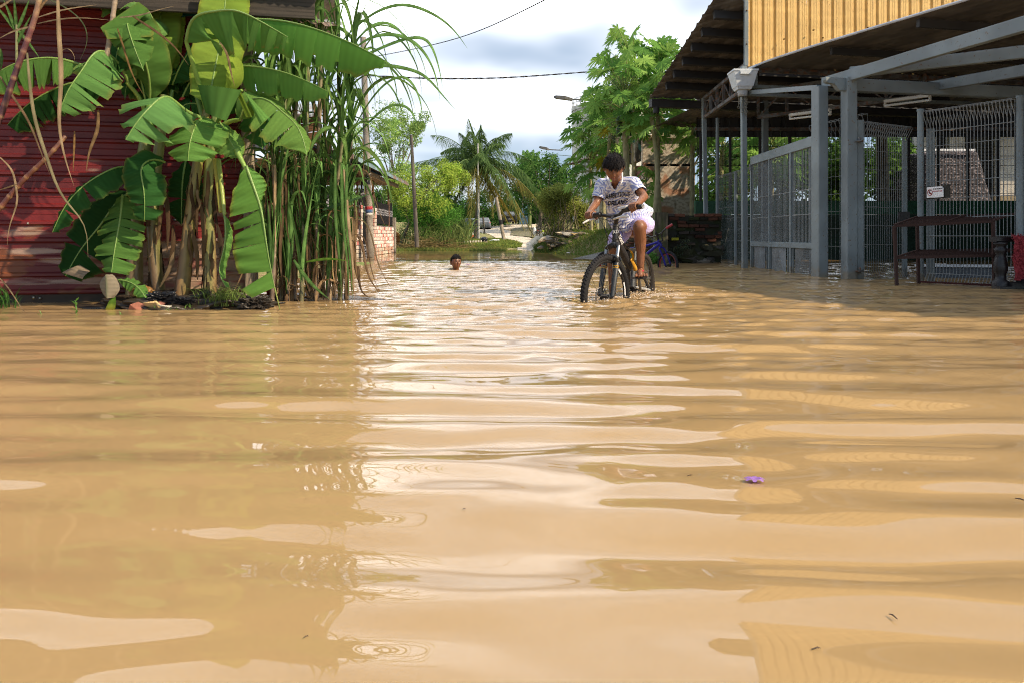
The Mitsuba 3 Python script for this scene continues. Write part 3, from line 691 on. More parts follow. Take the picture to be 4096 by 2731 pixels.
# fence panel with round posts on the right
f3 = thing('wire_fence', 'welded wire fence panel with thick round posts behind the shoe rack', 'fence')
pa, pb = np.array([4.415, 8.61]), np.array([4.955, 7.77])
for q in (pa, pb): raw(f3, 'post', MB().lathe([*q, -0.5], [(0.033, 0), (0.033, 2.345), (0.036, 2.346), (0.036, 2.37), (0.0, 2.378)], 18), 'grey_paint', True)
wire_panel(f3, pa + [0.06, -0.02], pb - [0.03, -0.03], 0.0, 1.84, 26, (0.10, 0.30, 0.50, 0.70, 0.90, 1.08, 1.26, 1.46, 1.62), 0.0036, side=(-0.8, -0.5, 0))
wire_panel(f3, pb + [0.05, -0.05], pb + [0.5, -0.75], 0.0, 1.84, 18, (0.10, 0.30, 0.50, 0.70, 0.90, 1.08, 1.26, 1.46, 1.62), 0.0036, side=(-0.8, -0.5, 0))
raw(f3, 'brace', MB().beam([4.53, 8.62, -0.5], [4.53, 8.62, 1.66], 0.07, 0.05, up=(0, 1, 0)), 'grey_paint')
# mesh over the low back wall
f4 = thing('wire_fence', 'dark wire mesh on top of the low green wall at the back of the shed', 'fence')
for i in range(14): raw(f4, 'post', MB().beam([4.0 + i * 0.63, 16.9, 1.25], [4.0 + i * 0.63, 16.9, 2.62], 0.05, 0.05, up=(0, 1, 0)), 'dark_steel')
for z in (1.4, 1.6, 1.8, 2.0, 2.2, 2.4): raw(f4, 'cross_wire', MB().tube([[3.95, 16.93, z], [12.1, 16.93, z]], 0.006, 4), 'dark_steel')
mb = MB()
for i in range(110): mb.tube([[3.95 + i * 0.074, 16.94, 1.25], [3.95 + i * 0.074, 16.94, 2.6]], 0.004, 3, cap=False)
k = uniq(f'{f4}__wire'); scene[k] = mply(mb.arrays()[:2], 'dark_steel'); labels[k] = {'kind': 'stuff'}
# sign
sg = thing('sign', 'small white sign with a crossed-out shoe, fixed to the fence behind the shoe rack', 'sign')
sy = 8.3; ex = norm([0.54, -0.84, 0]); so = P(3709, 793, 8.37)
sw, shh = 0.31, 0.112
e2 = np.array([0, 0, 1.0]); nn = np.cross(ex, e2)
sxp = np.array([P(3775, 793, 8.15) - so])[0]; sxp[2] = 0; ex = norm(sxp); sw = np.linalg.norm(sxp) ; nn = np.cross(ex, e2)
part(sg, 'backing', MB(S(52, 50, 44)).beam(so - ex * 0.05 + e2 * 0.055 - nn * 0.012, so + ex * (sw + 0.07) + e2 * 0.055 - nn * 0.012, 0.010, 0.13), 'matte')
pl = m3.CrossSection([[(0, 0), (sw, 0), (sw, 0.085), (sw - 0.02, 0.112), (0, 0.112)]]).extrude(0.006).to_mesh()
v = np.array(pl.vert_properties[:, :3]); part(sg, 'plate', MB(S(226, 224, 224)).add(so + v[:, :1] * ex + v[:, 1:2] * e2 + v[:, 2:] * nn, pl.tri_verts), 'satin')
mb = MB(S(150, 28, 30)); ang = np.linspace(0, 2 * np.pi, 25); cc = so + ex * sw * 0.2 + e2 * 0.056 + nn * 0.008
mb.tube([cc + (ex * math.cos(a) + e2 * math.sin(a)) * sw * 0.145 for a in ang], 0.0028, 5, cap=False); mb.beam(cc + (ex - e2) * sw * 0.1, cc - (ex - e2) * sw * 0.1, 0.004, 0.005)
part(sg, 'prohibition_mark', mb, 'satin')
mb = MB(BLACK); mb.add([cc + nn * -0.001 + ex * x * sw + e2 * y * sw for x, y in ((-0.09, -0.03), (0.0, -0.07), (0.09, -0.10), (0.10, -0.06), (0.02, 0.01), (-0.07, 0.03))], [[0, 1, 4], [1, 2, 3], [1, 3, 4], [0, 4, 5]])
mb.add([cc + nn * -0.001 + ex * x * sw + e2 * y * sw for x, y in ((-0.07, 0.05), (0.06, 0.06), (0.07, 0.10), (-0.05, 0.10))], [[0, 1, 2], [0, 2, 3]])
part(sg, 'shoe_mark', mb, 'matte')
for s, h, zz, col in (('SILA TANGGALKAN KASUT', 0.0125, 0.082, S(40, 38, 40)), ('PLEASE REMOVE SHOES', 0.0125, 0.058, S(190, 60, 60)), ('& & &', 0.010, 0.030, S(60, 58, 60))):
    if s[0] == '&': continue
    m = meshkit.text_mesh(s, h, 0.001); v = np.array(m.vertices); kx = sw * 0.58 / v[:, 0].max()
    part(sg, 'lettering', MB(col).add(so + ex * (sw * 0.385) + e2 * zz + nn * 0.0065 + v[:, :1] * kx * ex + v[:, 1:2] * e2 + v[:, 2:] * nn, m.faces), 'matte')
# shoe rack (it stands tilted on the drowned floor)
rack = thing('shoe_rack', 'rusty brown two-tier shoe rack standing crooked in the water', 'shoe rack')
c = dict(fl=P(3577, 905, 7.9), fr=P(3972, 887, 7.72), bl=P(3668, 872, 8.35), br=P(4073, 856, 8.2))
c2 = dict(fl=P(3589, 1032, 7.9), fr=P(3975, 1024, 7.72), bl=P(3678, 1004, 8.35), br=P(4078, 998, 8.2))
RU = S(62, 44, 39)
for k_, foot in (('fl', P(3592, 1160, 7.89)), ('fr', P(3982, 1165, 7.73)), ('bl', P(3677, 1150, 8.3)), ('br', P(4085, 1140, 8.1))):
    part(rack, 'leg', MB(RU).beam(foot - [0, 0, 0.25], c[k_], 0.028, 0.028, up=(0, 1, 0)), 'matte', jit=0.3, freq=20)
for q in (c, c2):
    for i in range(6):
        t = i / 5; part(rack, 'slat', MB(RU).beam(q['fl'] + (q['bl'] - q['fl']) * t, q['fr'] + (q['br'] - q['fr']) * t, 0.022, 0.024 if i in (0, 5) else 0.014), 'matte', jit=0.3, freq=20)
    for t in (0, 0.5, 1) if q is c else (0, 1):
        part(rack, 'crossbar', MB(RU).beam(q['fl'] + (q['fr'] - q['fl']) * t + [0, 0, 0.012], q['bl'] + (q['br'] - q['bl']) * t + [0, 0, 0.012], 0.018, 0.014), 'matte', jit=0.3, freq=20)
part(rack, 'stretcher', MB(S(70, 34, 32)).beam(P(3683, 1128, 8.25), P(3980, 1142, 7.75), 0.02, 0.018), 'matte')
# dark bench with turned legs, red mat over its arm
bench = thing('wooden_bench', 'black wooden bench with turned posts at the right edge of the picture', 'bench')
bl_, BK = np.array([4.66, 7.45]), S(27, 25, 26)
part(bench, 'turned_post', MB(BK).lathe([4.60, 7.5, 0.02], [(0.075, 0), (0.075, 0.05), (0.05, 0.07), (0.045, 0.12), (0.06, 0.15), (0.062, 0.2), (0.05, 0.27), (0.04, 0.31), (0.055, 0.33), (0.058, 0.36), (0.035, 0.38), (0.06, 0.4), (0.062, 0.425), (0.0, 0.43)], 20), 'satin', True)
part(bench, 'arm_rail', MB(BK).beam([4.53, 7.5, 0.47], [5.6, 7.7, 0.47], 0.09, 0.05, ch=0.008), 'satin')
part(bench, 'leg', MB(BK).beam([4.60, 7.45, -0.4], [4.60, 7.45, 0.03], 0.15, 0.15, up=(0, 1, 0), ch=0.01), 'satin')
part(bench, 'leg', MB(BK).beam([4.62, 7.1, -0.4], [4.62, 7.1, 0.0], 0.0001 + 0.14, 0.14, up=(0, 1, 0), ch=0.01), 'satin')
part(bench, 'seat_rail', MB(BK).beam([4.64, 7.42, 0.02], [5.7, 7.6, 0.02], 0.06, 0.11, ch=0.01), 'satin')
part(bench, 'seat', MB(BK).beam([4.75, 7.25, 0.08], [5.7, 7.4, 0.10], 0.42, 0.04, ch=0.01), 'satin')
mr = np.random.default_rng(5); mb = MB(S(150, 58, 64))
gr = [(i, j) for i in range(16) for j in range(20)]
q = np.array([np.array([4.655 + 0.30 * i / 15 + 0.012 * math.sin(j * 0.5), 7.41 + 0.07 * (i / 15) - 0.028 * math.sin(min(j / 6, 1.57)), 0.505 - 0.022 * j + 0.0 * i]) for i, j in gr])
q += mr.normal(0, 0.004, q.shape)
a_ = (np.arange(15)[:, None] * 20 + np.arange(19)).reshape(-1); mb.add(q, np.stack([a_, a_ + 1, a_ + 21, a_ + 20], -1))
for i in range(2600):                                                # pile of the mat
    x, y = mr.uniform(0, 14.9), mr.uniform(0, 18.9); p = q[int(x) * 20 + int(y)] + mr.normal(0, 0.008, 3) * [1, 0.2, 1]
    d = norm([mr.normal(0, 0.5), -1, mr.normal(0, 0.5)]) * 0.012; s = norm(np.cross(d, mr.normal(size=3))) * 0.004
    mb.add([p + s, p - s, p + d], [[0, 1, 2]], S(150, 58, 64) * mr.uniform(0.6, 1.25))
solo('red_mat', mb, 'matte', 'pinkish red shaggy mat hanging over the arm of the black bench', 'mat', jit=0.3, freq=25)
# a floating white-lidded box behind the fence
fb = thing('storage_box', 'grey plastic storage box with a white rim half sunk behind the wire fence', 'box')
part(fb, 'body', MB(S(70, 76, 84)).beam([4.95, 9.6, 0.03], [5.75, 9.45, 0.03], 0.4, 0.20, ch=0.01), 'satin')
part(fb, 'rim', MB(S(215, 220, 225)).beam([4.92, 9.6, 0.145], [5.78, 9.45, 0.145], 0.44, 0.022, ch=0.004), 'satin')
# ---------------------------------------------------------------- banana clump in front of the red house
br = np.random.default_rng(21)
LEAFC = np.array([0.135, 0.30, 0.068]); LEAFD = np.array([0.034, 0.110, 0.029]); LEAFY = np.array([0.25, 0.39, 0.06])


def banana_leaf(root, mid, W, nrm, dl=20, dr=20, tears=(0.35, 0.6, 0.8), sides='lr', col=LEAFC, gap=0.03, prof=None, n=34, droop=17, wave=0.012, rib=True, seed=0, name='leaf', label=None, tipcol=None):
    """mid: control points of the midrib; W half width; nrm: blade normal; dl, dr: how far each half folds down; tears: places where the blade is split."""
    rs = np.random.default_rng(seed + 77)
    W = W * 1.2; m = spline(np.array(mid, float), n); tt = np.linspace(0, 1, n); mlen = np.linalg.norm(np.diff(m, axis=0), axis=1).sum()
    t = np.gradient(m, axis=0); t /= np.linalg.norm(t, axis=1, keepdims=True)
    nrm = norm(nrm); prof = prof or [0.25, 0.75, 0.95, 1.0, 1.0, 0.95, 0.8, 0.5, 0.03]
    w = W * np.interp(tt, np.linspace(0, 1, len(prof)), prof)
    mb = MB(col)
    for sgn, ang, ch in ((1, dl, 'l'), (-1, dr, 'r')):
        if ch not in sides: continue
        cuts = sorted(set([0.0, 1.0] + [float(np.clip(c + rs.normal(0, 0.012), 0.02, 0.98)) for c in tears]))
        for a, b in zip(cuts[:-1], cuts[1:]):
            K = max(3, int((b - a) * n * 1.6)); J = 8
            ts = np.linspace(a, b, K); extra = rs.normal(0, 7) if len(tears) > 3 else rs.normal(0, 2.5)
            short = 1 - abs(rs.normal(0, 0.05)) if len(tears) > 2 else 1
            sweep = rs.normal(0.0, 0.05) if len(tears) > 3 else 0
            rows = []
            for i, tq in enumerate(ts):
                p = np.array([np.interp(tq, tt, m[:, k]) for k in range(3)]); tg = norm([np.interp(tq, tt, t[:, k]) for k in range(3)])
                l = norm(np.cross(tg, nrm)) * sgn; nn = norm(np.cross(l, tg)) * sgn
                wq = np.interp(tq, tt, w) * short
                e = (i / (K - 1) - 0.5)                                # strips taper so that tears open towards the edge
                q = p.copy(); row = [q.copy()]
                for j in range(1, J + 1):
                    s = j / J; th = math.radians(ang + extra + droop * s)
                    dirv = l * math.cos(th) - nn * math.sin(th) + tg * (0.16 + sweep)
                    q = q + norm(dirv) * wq / J
                    row.append(q - tg * e * min(gap * 2, 0.22 * (b - a) * mlen) * s + nn * wave * math.sin(tq * 46 + s * 2) * s + nn * wave * 0.5 * rs.normal() * (j == J))
                rows.append(row)
            v = np.array(rows).reshape(-1, 3); nc = J + 1
            i_ = (np.arange(K - 1)[:, None] * nc + np.arange(J)).reshape(-1); q4 = np.stack([i_, i_ + 1, i_ + 1 + nc, i_ + nc], -1)
            c = np.tile(np.asarray(col, float) * rs.uniform(0.9, 1.1), (K, nc, 1))
            c = c * (1 + 0.06 * np.where(np.arange(K) % 2, 1, -1))[:, None, None]          # fine cross veins
            edge = np.array([0.24, 0.21, 0.05]) if tipcol is None else np.asarray(tipcol)
            f_e = np.clip((np.arange(nc) / J - 0.86) * 6, 0, 1)[None, :, None] * rs.uniform(0.15, 0.9)
            c = c * (1 - f_e) + edge * f_e
            if tipcol is not None: f_t = np.clip((ts - 0.62) * 4, 0, 1)[:, None, None]; c = c * (1 - f_t) + np.asarray(tipcol) * f_t
            mb.add(v, q4, c.reshape(-1, 3))
    key = part(root, name, mb, 'leaf', True, label)
    if rib:
        k = uniq(f'{key}__midrib'); r0 = 0.004 + 0.007 * W / 0.25
        scene[k] = ply_of(MB().tube(m + norm(np.cross(t[n // 2], np.cross(nrm, t[n // 2]))) * 0.0, np.linspace(r0, 0.002, n), 6, np.array([0.17, 0.28, 0.07])), 'satin', True)
    return key


def PP(*a): return [P(u, v, y) for u, v, y in a]


def pseudostem(root, pts, r, col0, col1, name='pseudostem', seed=0):
    rs = np.random.default_rng(seed); c = spline(np.array(pts), 26); mb = MB()
    R = np.interp(np.linspace(0, 1, 26), np.linspace(0, 1, len(r)), r); cc = []
    sides = 14; t = np.gradient(c, axis=0); t /= np.linalg.norm(t, axis=1, keepdims=True)
    v, col = [], []
    for i in range(26):
        a = norm(np.cross(t[i], [0, 1, 0.01])); b = np.cross(t[i], a)
        for j in range(sides):
            th = j * 2 * np.pi / sides; rr = R[i] * (1 + 0.10 * math.sin(3 * th + i * 0.12 + seed) + 0.06 * rs.normal() * 0.5)
            v.append(c[i] + rr * (math.cos(th) * a + math.sin(th) * b)); f = np.clip(i / 25 + 0.25 * math.sin(2 * th + seed), 0, 1)
            col.append((np.asarray(col0) * (1 - f) + np.asarray(col1) * f) * (1 + 0.35 * math.sin(5 * th + seed * 2) * 0.6 + rs.normal(0, 0.10)))
    i, j = np.meshgrid(np.arange(25), np.arange(sides), indexing='ij')
    q = np.stack([i * sides + j, i * sides + (j + 1) % sides, (i + 1) * sides + (j + 1) % sides, (i + 1) * sides + j], -1).reshape(-1, 4)
    part(root, name, MB().add(v, q, np.array(col)), 'satin', True)
    return c, R


def dry_skirt(root, c, R, z_lo, z_hi, n, seed, L=(0.12, 0.4), name='dry_sheath'):
    rs = np.random.default_rng(seed)
    for k in range(n):
        i = rs.integers(0, 25)
        for _ in range(30):
            if z_lo < c[i][2] < z_hi: break
            i = rs.integers(0, 25)
        th = rs.uniform(0, 6.28); o = np.array([math.cos(th), math.sin(th), 0]); p = c[i] + o * R[i] * 1.02
        l = rs.uniform(*L); tw = rs.normal(0, 0.35); pts = [p + [0, 0, l * 0.12], p]
        for s in (0.35, 0.7, 1.0): pts.append(p + o * 0.018 * s + np.array([rs.normal(0, 0.012), rs.normal(0, 0.012), -l * s]))
        sd = norm([-o[1] + tw * o[0], o[0] + tw * o[1], 0.2 * rs.normal()])
        b = np.array(DRYC[rs.integers(0, len(DRYC))]) * rs.uniform(0.7, 1.25)
        part(root, name, MB().ribbon(pts, [0.015, rs.uniform(0.015, 0.04), 0.025, 0.006], sd, 9, rs.uniform(-0.2, 0.35), b), 'leaf', True)


DRYC = [(0.15, 0.10, 0.055), (0.10, 0.066, 0.04), (0.22, 0.16, 0.095), (0.06, 0.043, 0.03)]
b1 = thing('banana_plant', 'banana plant with thick brown trunk, leftmost of the clump, broad leaves reaching left', 'banana plant', 'banana plants by the red house')
b2 = thing('banana_plant', 'dark-trunked banana plant second from the left in the clump', 'banana plant', 'banana plants by the red house')
b3 = thing('banana_plant', 'banana plant with yellowish trunk leaning right in the middle of the clump', 'banana plant', 'banana plants by the red house')
b4 = thing('banana_plant', 'straight banana plant with shaggy dry sheaths, rightmost of the clump by the wooden post', 'banana plant', 'banana plants by the red house')
BR, YG = (0.22, 0.15, 0.085), (0.20, 0.25, 0.06)
c1, R1 = pseudostem(b1, PP((540, 1215, 5.85), (545, 900, 5.85), (575, 600, 5.85), (612, 380, 5.85), (625, 260, 5.85)), [0.06, 0.052, 0.046, 0.04, 0.028], (0.24, 0.18, 0.115), (0.13, 0.24, 0.045), seed=1)
c2, R2 = pseudostem(b2, PP((636, 1215, 5.75), (615, 1000, 5.75), (610, 800, 5.78), (640, 560, 5.8), (655, 380, 5.8)), [0.054, 0.046, 0.042, 0.036, 0.026], (0.13, 0.085, 0.05), (0.16, 0.2, 0.05), seed=2)
c3, R3 = pseudostem(b3, PP((718, 1222, 5.65), (745, 1000, 5.68), (765, 830, 5.7), (790, 660, 5.7), (828, 440, 5.7)), [0.056, 0.046, 0.040, 0.035, 0.026], (0.15, 0.08, 0.035), (0.19, 0.19, 0.045), seed=3)
c4, R4 = pseudostem(b4, PP((835, 1215, 5.75), (838, 1000, 5.75), (832, 800, 5.75), (845, 600, 5.72), (868, 420, 5.7)), [0.050, 0.042, 0.036, 0.032, 0.022], (0.22, 0.145, 0.075), (0.16, 0.24, 0.05), seed=4)
dry_skirt(b1, c1, R1, 0.55, 1.15, 14, 1); dry_skirt(b1, c1, R1, -0.02, 0.3, 4, 11); dry_skirt(b2, c2, R2, -0.05, 0.9, 26, 2); dry_skirt(b3, c3, R3, 0.5, 0.95, 18, 3); dry_skirt(b3, c3, R3, -0.05, 0.2, 4, 13); dry_skirt(b4, c4, R4, -0.05, 1.0, 26, 4)
NF = (0.05, -0.9, 0.45)            # a blade that looks at the camera and a little up
UPN = (0.05, -0.45, 0.9)
MT = tuple(np.linspace(0.08, 0.95, 13))
L = banana_leaf
# --- leaves of the leaning plant in the middle and of the right one, roughly from the top down
def petiole(root, a, b, r=0.014, sag=0.0, col=(0.20, 0.33, 0.06)):
    a, b = np.asarray(a, float), np.asarray(b, float); mid = (a + b) / 2 + [0, 0, sag]
    part(root, 'petiole', MB().tube([a, mid, b], [r * 1.3, r * 0.8], 7, np.array(col), n=8), 'satin', True)


L(b3, PP((745, 170, 5.45), (780, 70, 5.35), (860, 46, 5.3), (930, 42, 5.25), (1040, 85, 5.2), (1150, 148, 5.2)), 0.27, UPN, 75, 50, (0.1, 0.25, 0.42, 0.55, 0.62, 0.68, 0.73, 0.78, 0.83, 0.88, 0.92, 0.96), col=LEAFC * 0.85, seed=1, prof=[0.3, 0.8, 1, 1, 0.95, 0.8, 0.65, 0.5, 0.3])
petiole(b3, c3[-1], P(745, 170, 5.45), 0.016)
L(b4, PP((880, 150, 5.75), (950, 90, 5.7), (1050, 78, 5.65), (1180, 94, 5.55), (1300, 130, 5.5), (1430, 185, 5.45), (1540, 243, 5.42)), 0.215, UPN, 62, 62, (0.48, 0.62, 0.74), col=LEAFC * np.array([0.95, 1.05, 0.9]), seed=2, prof=[0.3, 0.9, 1, 1, 1, 1, 0.95, 0.8, 0.25], gap=0.015)
L(b4, PP((835, 420, 5.62), (850, 330, 5.64), (880, 170, 5.7), (902, 0, 5.75), (918, -260, 5.8)), 0.15, (0.15, -1, 0.12), -8, -14, (0.7,), col=LEAFY, seed=3, prof=[0.75, 0.9, 1, 1, 1, 0.95, 0.9, 0.7, 0.2], droop=14)
part(b4, 'leaf', MB(LEAFY * [1.1, 1.0, 1.0]).ribbon(PP((915, 360, 5.6), (935, 320, 5.57), (940, 260, 5.58), (925, 215, 5.62)), [0.06, 0.12, 0.10, 0.02], (1, 0.5, 0.1), 12, 0.15), 'leaf', True, 'young leaf still half rolled')
petiole(b4, c4[-1], P(835, 425, 5.62), 0.02)
L(b1, PP((598, 385, 5.82), (612, 280, 5.84), (632, 140, 5.88), (650, 0, 5.95), (660, -120, 6.0)), 0.13, (0.2, -1, 0.08), -12, -14, (), col=LEAFY * 0.92, seed=4, prof=[0.35, 0.7, 0.95, 1, 1, 1, 0.9, 0.7, 0.2], droop=10)
petiole(b1, P(598, 540, 5.82), P(598, 385, 5.82), 0.03, col=(0.13, 0.27, 0.04))
L(b2, PP((672, 320, 5.9), (690, 220, 5.92), (706, 110, 5.95), (722, -10, 6.0)), 0.06, (0.2, -1, 0.0), 35, 35, (), col=LEAFY * 0.85, seed=5, prof=[0.4, 0.9, 1, 1, 1, 1, 0.9, 0.6])
L(b4, PP((900, 330, 5.75), (930, 278, 5.7), (1000, 266, 5.62), (1080, 276, 5.55), (1180, 305, 5.5), (1310, 366, 5.45)), 0.165, UPN, 70, 55, (0.36, 0.58, 0.8), col=LEAFC, seed=6, prof=[0.3, 0.8, 1, 1, 1, 1, 0.9, 0.7, 0.3], gap=0.01)
# snapped leaf: two halves folded down from a broken midrib
mb = MB(LEAFC * 0.62)
def fan(mb, pts, y, bulge, col, n=9):
    """A curved piece of blade spanned between two edges a0->a1 and b0->b1."""
    (a0, a1), (b0, b1) = pts
    rows = []
    for i in range(n):
        s = i / (n - 1); p, q = P(*a0) * (1 - s) + P(*a1) * s, P(*b0) * (1 - s) + P(*b1) * s
        rows.append([p * (1 - t) + q * t + np.array([0, -bulge * 4 * t * (1 - t), 0]) for t in np.linspace(0, 1, n)])
    i_ = (np.arange(n - 1)[:, None] * n + np.arange(n - 1)).reshape(-1)
    c = np.tile(np.asarray(col, float), (n, n, 1)) * (1 + 0.14 * np.where(np.arange(n) % 2, 1, -1))[None, :, None]
    return mb.add(np.array(rows).reshape(-1, 3), np.stack([i_, i_ + 1, i_ + 1 + n, i_ + n], -1), c.reshape(-1, 3))
fan(mb, (((966, 362, 5.35), (905, 486, 5.25)), ((790, 340, 5.45), (822, 452, 5.38))), 0, 0.04, LEAFC * 0.6)
part(b4, 'leaf', mb, 'leaf', True, 'dark folded leaf half, bent over at a snapped midrib')
mb = MB(); fan(mb, (((976, 365, 5.35), (1042, 502, 5.25)), ((985, 372, 5.35), (1078, 472, 5.3))), 0, 0.03, LEAFC * 0.9)
fan(mb, (((965, 372, 5.4), (1010, 470, 5.38)), ((950, 382, 5.45), (985, 472, 5.45))), 0, 0.02, LEAFY * 0.7); part(b4, 'leaf', mb, 'leaf', True)
petiole(b4, P(868, 500, 5.6), P(968, 362, 5.36), 0.014, 0.05)
L(b4, PP((960, 480, 5.6), (990, 410, 5.55), (1050, 395, 5.5), (1120, 440, 5.45), (1190, 510, 5.42), (1228, 625, 5.4)), 0.20, (0.35, -0.75, 0.55), 15, 42, (0.5, 0.72), col=LEAFC * np.array([1.15, 1.0, 1.0]), seed=8, gap=0.015)
petiole(b4, P(872, 520, 5.65), P(962, 478, 5.6), 0.016, 0.02)
L(b3, PP((800, 470, 5.5), (740, 440, 5.4), (668, 388, 5.25), (605, 425, 5.12), (548, 490, 5.05), (502, 560, 5.02)), 0.26, (-0.25, -0.75, 0.62), 6, 28, (0.42, 0.6, 0.74, 0.86), col=LEAFC * np.array([1.0, 1.0, 1.3]), seed=9, gap=0.025, prof=[0.1, 0.45, 0.95, 1.0, 1.0, 0.95, 0.8, 0.55, 0.1])
L(b3, PP((815, 470, 5.6), (790, 490, 5.45), (775, 520, 5.35), (760, 570, 5.3), (752, 645, 5.28)), 0.195, (0.0, -0.9, 0.45), 12, 10, (0.45, 0.75), col=LEAFC, seed=10, gap=0.03, prof=[0.3, 0.8, 1, 1, 0.95, 0.9, 0.7, 0.4])
L(b1, PP((520, 350, 5.75), (470, 250, 5.6), (398, 205, 5.45), (330, 278, 5.35), (280, 350, 5.3), (240, 440, 5.28)), 0.235, (-0.1, -0.75, 0.65), 42, 22, MT, col=LEAFC * np.array([1.0, 1.0, 1.15]), seed=11, gap=0.04, prof=[0.1, 0.4, 0.9, 1.0, 1.0, 0.95, 0.9, 0.75, 0.35])
petiole(b1, P(590, 470, 5.85), P(505, 330, 5.72), 0.016, 0.04)
L(b1, PP((330, 262, 5.75), (250, 238, 5.7), (150, 234, 5.65), (60, 255, 5.6), (-40, 310, 5.6)), 0.18, UPN, 72, 55, (0.3, 0.5, 0.7, 0.8), col=LEAFC * 0.75, seed=12, prof=[0.3, 0.8, 1, 1, 1, 1, 0.9, 0.7])
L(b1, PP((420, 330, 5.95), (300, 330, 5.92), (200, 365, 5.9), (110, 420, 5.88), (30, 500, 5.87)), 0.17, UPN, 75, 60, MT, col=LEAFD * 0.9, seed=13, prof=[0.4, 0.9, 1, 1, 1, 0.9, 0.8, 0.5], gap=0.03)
L(b1, PP((585, 420, 5.8), (540, 250, 5.7), (490, 170, 5.62), (465, 230, 5.6), (480, 318, 5.6)), 0.12, (-0.3, -0.9, 0.3), 10, 30, (0.6,), col=LEAFD * 1.2, seed=14)
L(b1, PP((600, 400, 5.78), (575, 230, 5.62), (510, 95, 5.5), (530, 170, 5.45), (575, 285, 5.45)), 0.15, (0.1, -0.95, 0.25), 14, 22, (0.55, 0.75), col=LEAFC * 0.7, seed=15)
L(b2, PP((650, 330, 5.85), (620, 160, 5.75), (590, 40, 5.7), (540, 10, 5.65), (480, 40, 5.62)), 0.13, UPN, 55, 30, (0.4,), col=LEAFC * np.array([1.2, 1.1, 1.4]), seed=16)
L(b2, PP((655, 300, 5.9), (560, 90, 5.82), (460, 0, 5.78), (380, -40, 5.75)), 0.16, UPN, 50, 40, (0.4, 0.7), col=LEAFC * 0.8, seed=17)
L(b4, PP((870, 300, 5.95), (910, 110, 6.0), (960, 45, 6.0), (1010, 22, 6.0), (1060, 40, 6.0)), 0.10, (0.1, -0.8, 0.5), 25, 30, (), col=LEAFC * np.array([1.2, 1.1, 1.2]), seed=18)
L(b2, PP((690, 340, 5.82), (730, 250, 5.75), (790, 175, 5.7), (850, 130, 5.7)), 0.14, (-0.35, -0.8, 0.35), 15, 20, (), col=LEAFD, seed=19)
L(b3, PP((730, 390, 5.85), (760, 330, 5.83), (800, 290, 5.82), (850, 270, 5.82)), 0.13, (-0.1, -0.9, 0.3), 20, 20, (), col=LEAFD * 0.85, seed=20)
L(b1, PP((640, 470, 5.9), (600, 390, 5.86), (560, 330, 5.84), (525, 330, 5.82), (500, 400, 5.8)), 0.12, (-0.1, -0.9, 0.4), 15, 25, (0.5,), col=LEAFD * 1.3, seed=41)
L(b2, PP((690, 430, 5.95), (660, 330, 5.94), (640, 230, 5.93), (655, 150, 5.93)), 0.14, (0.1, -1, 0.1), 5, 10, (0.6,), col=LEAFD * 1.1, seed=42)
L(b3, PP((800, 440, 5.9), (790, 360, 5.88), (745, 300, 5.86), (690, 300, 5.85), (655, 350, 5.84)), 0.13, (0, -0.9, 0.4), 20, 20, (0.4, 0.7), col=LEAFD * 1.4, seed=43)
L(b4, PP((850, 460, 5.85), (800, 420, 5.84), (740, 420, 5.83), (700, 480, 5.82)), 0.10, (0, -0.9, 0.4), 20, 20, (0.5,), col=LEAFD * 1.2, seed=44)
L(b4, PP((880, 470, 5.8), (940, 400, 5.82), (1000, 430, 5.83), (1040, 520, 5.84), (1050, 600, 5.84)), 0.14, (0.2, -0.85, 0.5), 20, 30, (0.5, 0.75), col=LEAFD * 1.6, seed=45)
petiole(b2, P(660, 520, 5.85), P(690, 360, 5.83), 0.018, 0.0, (0.10, 0.2, 0.04)); petiole(b3, P(812, 470, 5.75), P(770, 330, 5.8), 0.016, 0.0, (0.14, 0.24, 0.05))
# lower leaves
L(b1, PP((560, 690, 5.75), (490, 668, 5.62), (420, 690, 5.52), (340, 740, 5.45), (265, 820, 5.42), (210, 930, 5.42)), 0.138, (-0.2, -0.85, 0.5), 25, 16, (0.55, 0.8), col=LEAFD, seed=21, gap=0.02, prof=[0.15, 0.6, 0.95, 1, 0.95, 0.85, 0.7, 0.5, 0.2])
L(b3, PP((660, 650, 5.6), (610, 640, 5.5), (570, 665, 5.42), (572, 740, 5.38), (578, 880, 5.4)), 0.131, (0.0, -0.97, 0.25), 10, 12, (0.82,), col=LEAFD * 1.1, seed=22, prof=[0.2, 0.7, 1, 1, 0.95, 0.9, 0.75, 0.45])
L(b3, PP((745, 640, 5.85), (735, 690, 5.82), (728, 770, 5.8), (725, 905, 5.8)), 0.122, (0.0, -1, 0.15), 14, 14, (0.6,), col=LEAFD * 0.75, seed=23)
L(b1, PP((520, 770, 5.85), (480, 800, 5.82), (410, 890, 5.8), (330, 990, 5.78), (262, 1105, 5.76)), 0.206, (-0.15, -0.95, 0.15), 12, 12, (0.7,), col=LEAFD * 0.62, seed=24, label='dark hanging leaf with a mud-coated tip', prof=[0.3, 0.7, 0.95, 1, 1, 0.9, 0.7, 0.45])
mb = MB(); fan(mb, (((248, 1092, 5.7), (330, 1118, 5.62)), ((318, 1060, 5.72), (362, 1085, 5.66))), 0, 0.02, (0.34, 0.27, 0.19)); part(b1, 'leaf_tip', mb, 'leaf', True, 'leaf tip coated with dried beige mud')
L(b2, PP((490, 780, 5.62), (480, 880, 5.55), (462, 980, 5.5), (446, 1090, 5.46)), 0.148, (-0.1, -0.9, 0.35), 10, 30, (0.3, 0.45, 0.6, 0.8), col=LEAFC * 0.75, seed=25, gap=0.03, prof=[0.3, 0.7, 0.95, 1, 1, 0.95, 0.85, 0.6])
mb = MB(); cx, n_ = [], 13
